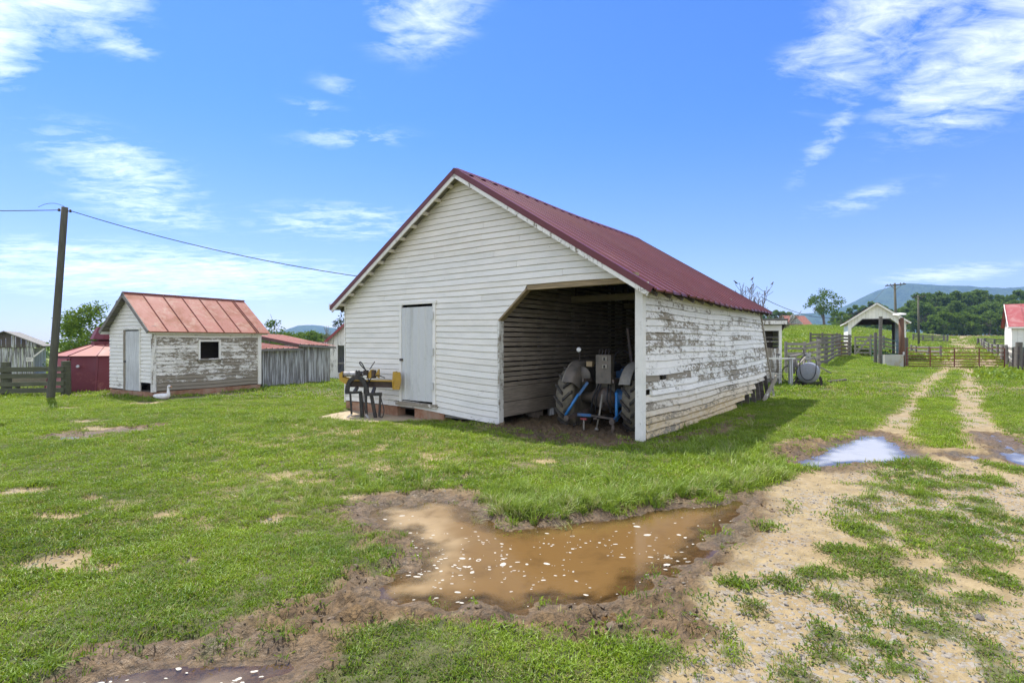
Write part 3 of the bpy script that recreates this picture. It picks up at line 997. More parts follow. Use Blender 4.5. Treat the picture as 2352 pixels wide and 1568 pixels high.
    for y in np.arange(0.05, BD, 0.61):
        for s in (0, 1):
            x0, x1 = (BW + 0.26, BW / 2) if s else (-0.26, BW / 2)
            zz = lambda x: EAVE + min(x, BW - x) * PITCH - 0.02
            MB().beam((x0, y, zz(x0)), (x1, y, zz(x1)), 0.045, 0.10).build('rafter', M['white'] if y < 0 else M['dark_wood'], T)
    # rear gable, left wall and rear bay wall
    MB().prism([(0.02, 0.2), (BW - 0.3, 0.2), (BW - 0.02, EAVE), (BW / 2, RIDGE - 0.05), (0.02, EAVE)], BD - 0.05, BD - 0.02).build('rear_wall', M['white'], T, color=(0.4, 0, 0.3))
    z = 0.2
    PLf = lambda a, o, z: (-o, BD - a, z)
    while z < EAVE:
        clap(T, PLf, 0.02, 0.02, BD - 0.05, BD - 0.05, z, z + pitch, M['white'], (0.2, 0, 0.2), 3.0)
        z += pitch
    # roof: deck, ribbed sheets, rakes, eaves
    OVE, OVF = 0.30, 0.26
    for s in (-1, 1):
        def RP(a, y, h=0.0, s=s):
            """a = distance from the ridge down the slope, measured level"""
            x = BW / 2 + s * a
            return (x + s * h * 0.535, y, RIDGE + 0.055 - a * PITCH + h * 0.845 + 0.02 * math.sin(y * 0.9 + 0.6) * (1 if s > 0 else 0.5))
        L = BW / 2 + OVE
        deck = MB()
        rows_b, rows_t = [], []
        for i in range(7):
            a = L * i / 6
            rows_b.append([RP(a, y, -0.045) for y in np.linspace(-OVF + 0.02, BD + OVF - 0.02, 10)])
            rows_t.append([RP(a, y, -0.012) for y in np.linspace(-OVF + 0.02, BD + OVF - 0.02, 10)])
        deck.sheet(rows_b).sheet(rows_t[::-1])
        dk = deck.build('roof_deck', M['grey_wood'], T)
        # sheets with ribs
        pw, rp = 0.80, 0.40
        y = -OVF
        while y < BD + OVF - 0.1:
            yw = min(pw, BD + OVF - y)
            prof = []
            k = 0
            while k * rp < yw - 0.02:
                b = y + k * rp
                prof += [(b, 0.002), (b + 0.014, 0.026), (b + 0.060, 0.026), (b + 0.074, 0.002)]
                k += 1
            prof = [p for p in prof if p[0] < y + yw] + [(y + yw, 0.002)]
            lift = rnd.uniform(0, 0.006)
            rows = [[RP(a, p, h + lift) for p, h in prof] for a in np.linspace(0.0, L + rnd.uniform(0.0, 0.03), 9)]
            mb = MB().sheet(rows)
            # folded drip edge
            mb.sheet([rows[-1], [RP(L + 0.03, p, h - 0.03) for p, h in prof]])
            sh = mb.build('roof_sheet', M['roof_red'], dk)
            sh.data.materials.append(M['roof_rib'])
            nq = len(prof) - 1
            for q in range(8 * nq):                      # lighter colour on rib tops stands in for sky sheen
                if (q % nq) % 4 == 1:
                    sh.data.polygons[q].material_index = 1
            y += pw
        # edge flashing at the front and rear rake
        for yy, sg in ((-OVF - 0.012, 1), (BD + OVF + 0.012, -1)):
            r0 = [RP(a, yy, 0.03) for a in np.linspace(0, L, 8)]
            r1 = [RP(a, yy, -0.075) for a in np.linspace(0, L, 8)]
            r2 = [RP(a, yy + sg * 0.09, 0.031) for a in np.linspace(0, L, 8)]
            MB().sheet([r2, r0, r1]).build('rake_flashing', M['roof_red'], dk)
            MB().beam(RP(0, yy + sg * 0.022, -0.098), RP(L - 0.02, yy + sg * 0.022, -0.098), 0.028, 0.095).build('rake_board', M['white_trim'], T, color=(0.42, 0.05, 0.5))
        # short lookouts under the rake
        for a in np.arange(0.30, L - 0.1, 0.36):
            MB().beam(RP(a, -OVF + 0.035, -0.085), RP(a, -0.03, -0.085), 0.05, 0.07).build('lookout', M['white_trim'], T, color=(0.35, 0.25, 0.2))
        x = BW / 2 + s * (BW / 2 + 0.24)
        if s < 0:
            MB().box(x - 0.06, x - 0.03, -OVF - 0.02, BD + OVF, EAVE - 0.17, EAVE - 0.03).build('eave_board', M['white_trim'], T, color=(0.3, 0, 0.3))
        MB().sheet([[RP(0.0, y, 0.045) for y in np.linspace(-OVF, BD + OVF, 10)], [RP(0.13, y, 0.034) for y in np.linspace(-OVF, BD + OVF, 10)]]).build('ridge_cap', M['roof_red'], dk)
    MB().beam((BW + 0.20, -OVF + 0.02, EAVE - 0.13), (BW + 0.20, -OVF + 0.02, EAVE - 0.02), 0.05, 0.03).build('eave_return', M['white_trim'], T, color=(0.5, 0.2, 0.5))
    # door of ribbed sheet metal
    x0, x1, z0, z1 = 2.06, 3.0, 0.36, 2.40
    prof = [(x0, 0)]
    x = x0 + 0.05
    while x < x1 - 0.16:
        prof += [(x, 0), (x + 0.025, 0.022), (x + 0.065, 0.022), (x + 0.09, 0)]
        x += 0.205
    prof.append((x1, 0))
    dr = MB()
    dr.sheet([[(a, -0.040 - h, z0) for a, h in prof], [(a, -0.040 - h, z1) for a, h in prof]])
    dr.box(x0, x1, -0.036, -0.012, z0, z1)
    door = dr.build('door', M['door_metal'], T)
    MB().box(x0 - 0.035, x0 + 0.035, -0.085, -0.045, 1.22, 1.27).build('latch', M['iron'], door)
    for zz in (0.62, 1.35, 2.12):
        MB().box(x1 - 0.03, x1 + 0.05, -0.070, -0.058, zz, zz + 0.16).build('hinge', M['door_metal'], door)
    MB().box(1.97, 2.05, -0.045, -0.002, 0.30, 2.46).build('door_frame', M['white_trim'], T, color=(0.2, 0, 0.2))
    MB().box(3.01, 3.09, -0.045, -0.002, 0.30, 2.46).build('door_frame', M['white_trim'], T, color=(0.35, 0, 0.2))
    MB().box(1.94, 3.12, -0.055, -0.003, 2.46, 2.52).build('door_head', M['white'], T, color=(0.15, 0, 0.2))
    MB().box(1.90, 3.14, -0.09, 0.0, 0.235, 0.315).build('door_sill', M['white'], T, color=(0.7, 0.25, 0.5))
    # foundation blocks and piers
    blocks = [(0.0, 0.62), (0.63, 1.26), (1.27, 1.86), (2.42, 2.83), (2.84, 3.30)]
    for a, b in blocks:
        MB().box(a, b, 0.0, 0.24, -0.35, 0.19 + rnd.uniform(-0.01, 0.005)).build('foundation_block', M['block'], T)
    for yy in (1.5, 3.5, 5.5, 7.5):
        for x in (0.1, 2.4, OX0 - 0.2):
            MB().box(x - 0.12, x + 0.14, yy - 0.15, yy + 0.15, -0.3, 0.14).build('pier', M['stone'], T)
    MB().tube([(OX0 - 0.06, 0.08, -0.25), (OX0 - 0.05, 0.08, 0.10)], [0.105, 0.095], 9).build('log_pier', M['pale_wood'], T)
    MB().tube([(OX0 + 0.02, 1.9, -0.25), (OX0 - 0.0, 1.9, 0.18)], [0.10, 0.09], 9).build('log_pier', M['grey_vert'], T)
    MB().tube([(OX0 + 0.02, 4.2, -0.25), (OX0 - 0.0, 4.2, 0.18)], [0.10, 0.09], 9).build('log_pier', M['grey_vert'], T)
    return T


barn = build_barn()
# ------------------------------------------------------------------ grass, weeds, gravel, foam
def leaf_mat(name, lo, hi, straw=None, straw_amt=0.15, trans=0.35, patch=0.5, rough=0.5):
    m, t, out = new_mat(name)
    g = t.n('ShaderNodeNewGeometry').outputs['Position']
    oi = t.n('ShaderNodeObjectInfo')
    n = t.m('ADD', t.m('MULTIPLY', t.noise(g, patch, 3, 0.6), 0.6), t.m('MULTIPLY', t.noise(g, patch * 4.5, 3, 0.6), 0.4))
    k = t.m('ADD', t.m('MULTIPLY', oi.outputs['Random'], 0.40), t.m('MULTIPLY', t.ramp(n, 0.36, 0.64), 0.60))
    col = t.mix(k, lo, hi)
    if straw:
        r2 = t.m('FRACT', t.m('MULTIPLY', oi.outputs['Random'], 37.7))
        col = t.mix(t.ramp(r2, 1 - straw_amt, 1 - straw_amt * 0.5, 0, 0.85), col, straw)
    d = t.n('ShaderNodeBsdfDiffuse', {'Color': col})
    tr = t.n('ShaderNodeBsdfTranslucent', {'Color': t.mix(0.35, col, (0.35, 0.45, 0.03))})
    gl = t.n('ShaderNodeBsdfGlossy', {'Color': (0.9, 0.95, 1, 1), 'Roughness': rough})
    a = t.n('ShaderNodeMixShader', {0: trans, 1: d.outputs[0], 2: tr.outputs[0]})
    b = t.n('ShaderNodeMixShader', {0: 0.025, 1: a.outputs[0], 2: gl.outputs[0]})
    t.t.links.new(b.outputs[0], out.inputs[0])
    return m


M['grass'] = leaf_mat('lawn_grass_blades', (0.070, 0.150, 0.005), (0.300, 0.415, 0.020), (0.36, 0.31, 0.11), 0.17)
M['grass_tall'] = leaf_mat('coarse_grass_blades', (0.135, 0.225, 0.015), (0.27, 0.36, 0.05), (0.36, 0.33, 0.15), 0.22)
M['grass_dark'] = leaf_mat('trodden_weed_leaves', (0.065, 0.125, 0.008), (0.165, 0.235, 0.020), (0.18, 0.14, 0.06), 0.25)
M['field'] = leaf_mat('pasture_growth', (0.13, 0.22, 0.012), (0.27, 0.345, 0.03), (0.32, 0.30, 0.10), 0.12, patch=0.12)

HID = bpy.data.collections.new('scatter_sources')       # never linked to the scene: only instanced


def tuft(name, m, n, spread, h0, h1, w, lean, rnd, broad=False):
    v, f = [], []
    for _ in range(n):
        a = rnd.uniform(0, 6.283)
        r = spread * math.sqrt(rnd.random())
        x, y = r * math.cos(a), r * math.sin(a)
        b = rnd.uniform(0, 6.283)
        h = rnd.uniform(h0, h1)
        le = rnd.uniform(0.2, 1.0) * lean * h
        dx, dy = math.cos(b), math.sin(b)
        sx, sy = -dy * w * rnd.uniform(0.7, 1.3) / 2, dx * w * rnd.uniform(0.7, 1.3) / 2
        k = len(v)
        mid = 0.55
        if broad:
            v += [(x, y, 0), (x + dx * le * 0.5 + sx * 2, y + dy * le * 0.5 + sy * 2, h * 0.6), (x + dx * le, y + dy * le, h * 0.8), (x + dx * le * 0.5 - sx * 2, y + dy * le * 0.5 - sy * 2, h * 0.6)]
            f.append((k, k + 1, k + 2, k + 3))
        else:
            v += [(x - sx, y - sy, -0.01), (x + sx, y + sy, -0.01),
                  (x + dx * le * 0.32 + sx * 0.8, y + dy * le * 0.32 + sy * 0.8, h * mid), (x + dx * le * 0.32 - sx * 0.8, y + dy * le * 0.32 - sy * 0.8, h * mid),
                  (x + dx * le, y + dy * le, h * (1 - 0.25 * lean * rnd.random()))]
            f += [(k, k + 1, k + 2, k + 3), (k + 3, k + 2, k + 4)]
    me = bpy.data.meshes.new(name)
    me.from_pydata(v, [], f)
    me.materials.append(m)
    o = bpy.data.objects.new(name, me)
    return o


def source(objs, name):
    c = bpy.data.collections.new(name)
    for o in objs:
        c.objects.link(o)
    return c


def scatter(name, pts, scl, coll, nvar, tilt=0.15, rz=None):
    n = len(pts)
    me = bpy.data.meshes.new(name)
    me.vertices.add(n)
    me.vertices.foreach_set('co', np.asarray(pts, np.float32).ravel())
    rot = np.stack([RNG.normal(0, tilt, n), RNG.normal(0, tilt, n), RNG.random(n) * 6.283 if rz is None else rz], 1)
    for an, typ, key, data in (('rot', 'FLOAT_VECTOR', 'vector', rot.ravel()), ('scl', 'FLOAT', 'value', np.asarray(scl)), ('idx', 'INT', 'value', RNG.integers(0, nvar, n))):
        a = me.attributes.new(an, typ, 'POINT')
        a.data.foreach_set(key, data)
    o = link(bpy.data.objects.new(name, me))
    ng = bpy.data.node_groups.new(name + '_scatter', 'GeometryNodeTree')
    ng.interface.new_socket('Geometry', in_out='INPUT', socket_type='NodeSocketGeometry')
    ng.interface.new_socket('Geometry', in_out='OUTPUT', socket_type='NodeSocketGeometry')
    gi, go = ng.nodes.new('NodeGroupInput'), ng.nodes.new('NodeGroupOutput')
    ci = ng.nodes.new('GeometryNodeCollectionInfo')
    ci.inputs['Collection'].default_value = coll
    ci.inputs['Separate Children'].default_value = True
    ci.inputs['Reset Children'].default_value = True
    iop = ng.nodes.new('GeometryNodeInstanceOnPoints')
    iop.inputs['Pick Instance'].default_value = True

    def attr(an, typ):
        nd = ng.nodes.new('GeometryNodeInputNamedAttribute')
        nd.data_type = typ
        nd.inputs[0].default_value = an
        return nd.outputs[0]
    L = ng.links.new
    L(gi.outputs[0], iop.inputs['Points'])
    L(ci.outputs[0], iop.inputs['Instance'])
    L(attr('idx', 'INT'), iop.inputs['Instance Index'])
    L(attr('rot', 'FLOAT_VECTOR'), iop.inputs['Rotation'])
    L(attr('scl', 'FLOAT'), iop.inputs['Scale'])
    L(iop.outputs[0], go.inputs[0])
    md = o.modifiers.new('scatter', 'NODES')
    md.node_group = ng
    return o


def wedge_points(d0, d1, per_m2, amax=1.06, amin=-1.06):
    """random points on the ground between two distances, a little wider than the view"""
    e = 2.4 if d0 < 20 else 0.0                         # so that a step aside still finds grass
    n = int(per_m2 * ((d1 + e) ** 2 - (d0 + e) ** 2) * (amax - amin) / 2)
    d = np.sqrt(RNG.random(n) * ((d1 + e) ** 2 - (d0 + e) ** 2) + (d0 + e) ** 2)
    a = RNG.random(n) * (amax - amin) + amin
    return d * a, d - e


def clear_of_buildings(x, y):
    bx = (x - BL.x) * BU.x + (y - BL.y) * BU.y
    by = (x - BL.x) * BV.x + (y - BL.y) * BV.y
    k = ~((bx > 0.02) & (bx < BW + 0.1) & (by > 0.02) & (by < BD))
    sx = (x + 10.41) * 0.874 - (y - 15.5) * 0.486
    sy = (x + 10.41) * 0.486 + (y - 15.5) * 0.874
    k &= ~((sx < 0.02) & (sx > -2.45) & (sy > -0.02) & (sy < 3.55))
    k &= sdist(SLAB, x, y) < -0.01
    return k


SLAB = np.array([G(722, 962, -0.05), G(800, 944, -0.05), G(930, 952, -0.05), G(978, 966, -0.05), G(850, 975, -0.05)])


def make_grass():
    rnd = random.Random(5)
    lawn = source([tuft('blade_tuft', M['grass'], 13, 0.045, 0.014, 0.044, 0.0040, 1.5, rnd) for _ in range(5)] +
                  [tuft('clover_tuft', M['grass'], 12, 0.045, 0.010, 0.028, 0.0046, 1.3, rnd, True) for _ in range(2)], 'lawn_tufts')
    mid = source([tuft('blade_tuft', M['grass'], 14, 0.09, 0.022, 0.056, 0.0072, 1.4, rnd) for _ in range(5)] +
                 [tuft('clover_tuft', M['grass'], 12, 0.09, 0.014, 0.036, 0.009, 1.2, rnd, True) for _ in range(2)], 'yard_tufts')
    weed = source([tuft('weed_tuft', M['grass_dark'], 14, 0.05, 0.008, 0.026, 0.0042, 1.5, rnd, True) for _ in range(4)] +
                  [tuft('weed_tuft', M['grass_dark'], 10, 0.045, 0.014, 0.036, 0.0032, 1.5, rnd) for _ in range(2)], 'weed_tufts')
    tall = source([tuft('coarse_tuft', M['grass_tall'], 22, 0.05, 0.07, 0.17, 0.0065, 1.25, rnd) for _ in range(5)], 'coarse_tufts')
    far = source([tuft('sward_tuft', M['grass'], 16, 0.22, 0.035, 0.085, 0.018, 1.1, rnd) for _ in range(4)], 'sward_tufts')
    fld = source([tuft('pasture_clump', M['field'], 30, 0.75, 0.14, 0.36, 0.07, 0.9, rnd, True) for _ in range(5)], 'pasture_clumps')

    def lay(name, label, x, y, prob, coll, nv, s0, s1, tilt=0.15):
        f = ground_fields(x, y)
        k = (RNG.random(len(x)) < prob(f, x, y)) & clear_of_buildings(x, y)
        x, y = x[k], y[k]
        f = tuple(q[k] for q in f)
        z = mesh_z(x, y) - 0.004
        o = scatter(name, np.stack([x, y, z], 1), RNG.uniform(s0, s1, len(x)) * (0.35 + 0.75 * fbm(x, y, 0.8, 3, 4) + 0.55 * fbm(x, y, 3.2, 2, 2)), coll, nv, tilt)
        return tag(o, label, kind='stuff')

    # patches: lawn grass against low trodden weeds towards the bottom of the yard
    def weedy(f, x, y):
        return np.clip(ss(0.42, 0.60, fbm(x, y, 0.55, 4, 6)) * (0.25 + 0.75 * ss(5.6, 3.8, y)) + f[4] * 0.75 + f[5] * 0.8, 0, 1)
    x, y = wedge_points(1.3, 6.2, 1500)
    lay('lawn_grass', 'short green lawn grass nearest the viewer', x, y, lambda f, x, y: np.clip(f[0] ** 1.3 * 1.1, 0, 1) * (1 - 0.85 * weedy(f, x, y)), lawn, 7, 0.75, 1.35)
    x, y = wedge_points(1.3, 8.5, 900)
    lay('trodden_weeds', 'low trodden weeds among mud and gravel', x, y, lambda f, x, y: np.clip(f[0] ** 1.2 * 1.15, 0, 1) * weedy(f, x, y), weed, 6, 0.8, 1.5)
    x, y = wedge_points(6.0, 15.5, 440)
    lay('yard_grass', 'bright mown grass round the barn', x, y, lambda f, x, y: np.clip(f[0] ** 1.2 * 1.1, 0, 1), mid, 7, 0.75, 1.3)
    x, y = wedge_points(15.0, 46, 34)
    lay('sward', 'farther grass of the yard and lane verges', x, y, lambda f, x, y: np.clip(f[0] * 1.05, 0, 1), far, 4, 0.7, 1.3)
    x, y = wedge_points(2.2, 14, 24)
    lay('coarse_grass', 'taller pale grass tufts in the lawn', x, y,
        lambda f, x, y: (f[0] > 0.5) * np.clip(ss(0.56, 0.66, fbm(x, y, 0.9, 3, 3)) * 1.0 + 0.03, 0, 1), tall, 5, 0.6, 1.15, 0.25)
    # bank of long grass over the far shore of the puddle and under the barn walls
    bx, by = [], []
    for (a, b, n, w) in (((1140, 1182), (1290, 1172), 150, 0.10), ((1290, 1172), (1560, 1138), 200, 0.12), ((1560, 1138), (1800, 1095), 160, 0.12), ((1130, 1150), (1330, 1160), 160, 0.25),
                         ((1500, 1050), (1840, 1065), 120, 0.35), ((1640, 1020), (1840, 1000), 90, 0.3)):
        A, B = np.array(G(*a)), np.array(G(*b))
        t = RNG.random(n)[:, None]
        p = A + (B - A) * t + RNG.normal(0, w, (n, 2))
        bx.append(p[:, 0]); by.append(p[:, 1])
    x, y = np.concatenate(bx), np.concatenate(by)
    lay('bank_grass', 'long grass overhanging the far edge of the brown puddle', x, y, lambda f, x, y: np.clip(f[0] * 2, 0, 1), tall, 5, 0.55, 1.05, 0.3)
    x, y = wedge_points(44, 165, 1.5, 0.95, 0.36)
    lay('pasture', 'rough yellow green pasture on the rise', x, y, lambda f, x, y: np.clip(f[0], 0, 1), fld, 5, 0.7, 1.5)
    x, y = wedge_points(22, 48, 5.0, 1.1, 0.80)
    lay('verge_weeds', 'rank weeds on the right lane verge', x, y, lambda f, x, y: (f[0] > 0.6) * ss(0.845, 0.93, x / y - 0.0018 * (y - 30)), fld, 5, 0.35, 0.8)


make_grass()


def pebble(rnd):
    mb = MB()
    n = 6
    prof = [(0.0, -0.5), (0.8, -0.35), (1.0, 0.0), (0.7, 0.4), (0.0, 0.55)]
    mb.lathe(prof, n)
    v = [(p[0] * rnd.uniform(0.75, 1.25) * 0.012, p[1] * rnd.uniform(0.6, 1.0) * 0.012, p[2] * 0.009) for p in mb.v]
    me = bpy.data.meshes.new('pebble')
    me.from_pydata(v, [], mb.f)
    me.materials.append(M['pebble'])
    return bpy.data.objects.new('pebble', me)


def gravel():
    m, t, out = new_mat('pebbles')
    oi = t.n('ShaderNodeObjectInfo')
    finish(t, out, t.mix(oi.outputs['Random'], (0.09, 0.08, 0.07), (0.27, 0.23, 0.18)), 0.85)
    M['pebble'] = m
    rnd = random.Random(8)
    src = source([pebble(rnd) for _ in range(5)], 'pebbles')
    x, y = wedge_points(1.8, 9.5, 520)
    f = ground_fields(x, y)
    k = (f[3] < -0.05) & (RNG.random(len(x)) < np.clip(f[2] * 0.95 + f[4] * 0.14 + f[5] * 0.05, 0, 1))
    x, y = x[k], y[k]
    z = mesh_z(x, y)
    s = np.exp(RNG.normal(-0.75, 0.5, len(x)))
    tag(scatter('gravel', np.stack([x, y, z + 0.001], 1), s, src, 5, 0.3), 'loose grey and tan gravel on the bare lane', kind='stuff')
    # clods of mud round the puddle
    m2 = plain('mud_clod', (0.13, 0.088, 0.05), 0.75, 0.4, 20.0)
    cl = []
    for _ in range(5):
        o = pebble(rnd)
        o.data.materials.clear()
        o.data.materials.append(m2)
        cl.append(o)
    src2 = source(cl, 'clods')
    x, y = wedge_points(1.8, 9.0, 800)
    f = ground_fields(x, y)
    k = (f[3] < -0.02) & (RNG.random(len(x)) < np.clip(f[5] * 0.8 + (f[1] > 0.4) * 0.35, 0, 1) * ss(0.45, 0.6, fbm(x, y, 3.0, 3, 2)))
    x, y = x[k], y[k]
    z = mesh_z(x, y)
    tag(scatter('mud_clods', np.stack([x, y, z - 0.002], 1), np.exp(RNG.normal(-0.15, 0.45, len(x))), src2, 5, 0.4), 'small wet clods of churned brown mud', kind='stuff')


gravel()


def foam():
    rnd = random.Random(21)
    m, t, out = new_mat('scum_foam')
    finish(t, out, (0.46, 0.42, 0.34), 0.6)
    mb = MB()

    cnt = [0]

    def blob(x, y, r, el, ring):
        n = 9
        a0 = rnd.uniform(0, 6.28)
        ph = rnd.uniform(0, 6.28)
        pts = []
        for k in range(n):
            a = 2 * math.pi * k / n
            rr = r * (1 + 0.25 * math.sin(2 * a + ph) + rnd.uniform(-0.12, 0.12))
            px, py = rr * el * math.cos(a), rr * math.sin(a)
            pts.append((x + px, y + py))
        cnt[0] += 1
        z0, z1 = WATER_Z + 0.0006 + 2e-6 * cnt[0], WATER_Z + 0.0016 + 2e-6 * cnt[0]
        b = len(mb.v)
        if ring:
            s = rnd.uniform(0.5, 0.72)
            mb.v += [(p[0], p[1], z0) for p in pts] + [(x + (p[0] - x) * (0.5 + s / 2), y + (p[1] - y) * (0.5 + s / 2), z1) for p in pts] + [(x + (p[0] - x) * s, y + (p[1] - y) * s, z0) for p in pts]
            for k in range(n):
                j = (k + 1) % n
                mb.f += [(b + k, b + j, b + n + j, b + n + k), (b + n + k, b + n + j, b + 2 * n + j, b + 2 * n + k)]
        else:
            mb.v += [(p[0], p[1], z0) for p in pts] + [(x + (p[0] - x) * 0.8, y + (p[1] - y) * 0.8, z1) for p in pts]
            for k in range(n):
                j = (k + 1) % n
                mb.f.append((b + k, b + j, b + n + j, b + n + k))
            mb.f.append(tuple(b + n + k for k in range(n)))
    P = PUD['main']
    lo, hi = P.min(0), P.max(0)
    cands = RNG.random((9000, 2)) * (hi - lo) + lo
    s = sdist(P, cands[:, 0], cands[:, 1])
    dens = ss(5.3, 4.1, cands[:, 1]) * (0.35 + 0.9 * ss(0.40, 0.62, fbm(cands[:, 0], cands[:, 1], 1.3, 3, 5))) + 0.13
    for (x, y), sdv, dn in zip(cands, s, dens):
        if sdv > 0.03 and rnd.random() < dn * 0.13:
            r = math.exp(rnd.gauss(-5.25, 0.5))
            if rnd.random() < 0.09:
                r *= 2.2
            blob(x, y, min(r, 0.028), rnd.uniform(1.0, 2.0), r > 0.012 and rnd.random() < 0.25)
    for cx, cy, n in ((250, 1558, 9), (330, 1558, 8), (520, 1554, 6), (560, 1530, 2), (420, 1530, 2)):
        X, Y = G(cx, cy)
        for _ in range(n):
            blob(X + rnd.gauss(0, 0.045), Y + rnd.gauss(0, 0.02), rnd.uniform(0.005, 0.014), 1.5, False)
    o = mb.build('foam', m)
    tag(o, 'white scum flecks floating on the brown puddle', kind='stuff')


foam()
# ------------------------------------------------------------------ concrete slab and log splitter
M['yellow'] = plain('yellow_implement_paint', (0.50, 0.30, 0.025), 0.45, 0.2, 5.0, dirt=(0.22, 0.12, 0.04), dirt_amt=0.6)
M['black_paint'] = plain('black_implement_paint', (0.018, 0.018, 0.02), 0.35, 0.4, 8.0, dirt=(0.07, 0.05, 0.04), dirt_amt=0.5)
M['rubber'] = plain('black_hose_rubber', (0.02, 0.02, 0.02), 0.5, 0.3, 12.0)
M['chrome'] = plain('worn_white_cylinder', (0.62, 0.60, 0.57), 0.35, 0.3, 9.0, dirt=(0.12, 0.11, 0.10), dirt_amt=0.9)
M['brown_web'] = plain('brown_grimy_steel', (0.075, 0.045, 0.028), 0.6, 0.4, 6.0)


def slab():
    P = [tuple(p) for p in SLAB]
    n = len(P)
    v = [(x, y, -0.2) for x, y in P] + [(x, y, -0.025) for x, y in P]
    a = sum(P[i][0] * P[(i + 1) % n][1] - P[(i + 1) % n][0] * P[i][1] for i in range(n))
    f = [tuple(range(n, 2 * n)) if a > 0 else tuple(range(2 * n - 1, n - 1, -1))]
    f += [(i, (i + 1) % n, (i + 1) % n + n, i + n) if a > 0 else (i + n, (i + 1) % n + n, (i + 1) % n, i) for i in range(n)]
    o = mesh_obj('concrete_slab', v, f, M['slabc'])
    tag(o, 'pale tan concrete slab beside the barn corner under the log splitter', 'slab')


M['slabc'] = plain('pale_tan_concrete', (0.38, 0.30, 0.19), 0.9, 0.2, 2.5, dirt=(0.45, 0.33, 0.2), dirt_amt=0.5)
slab()


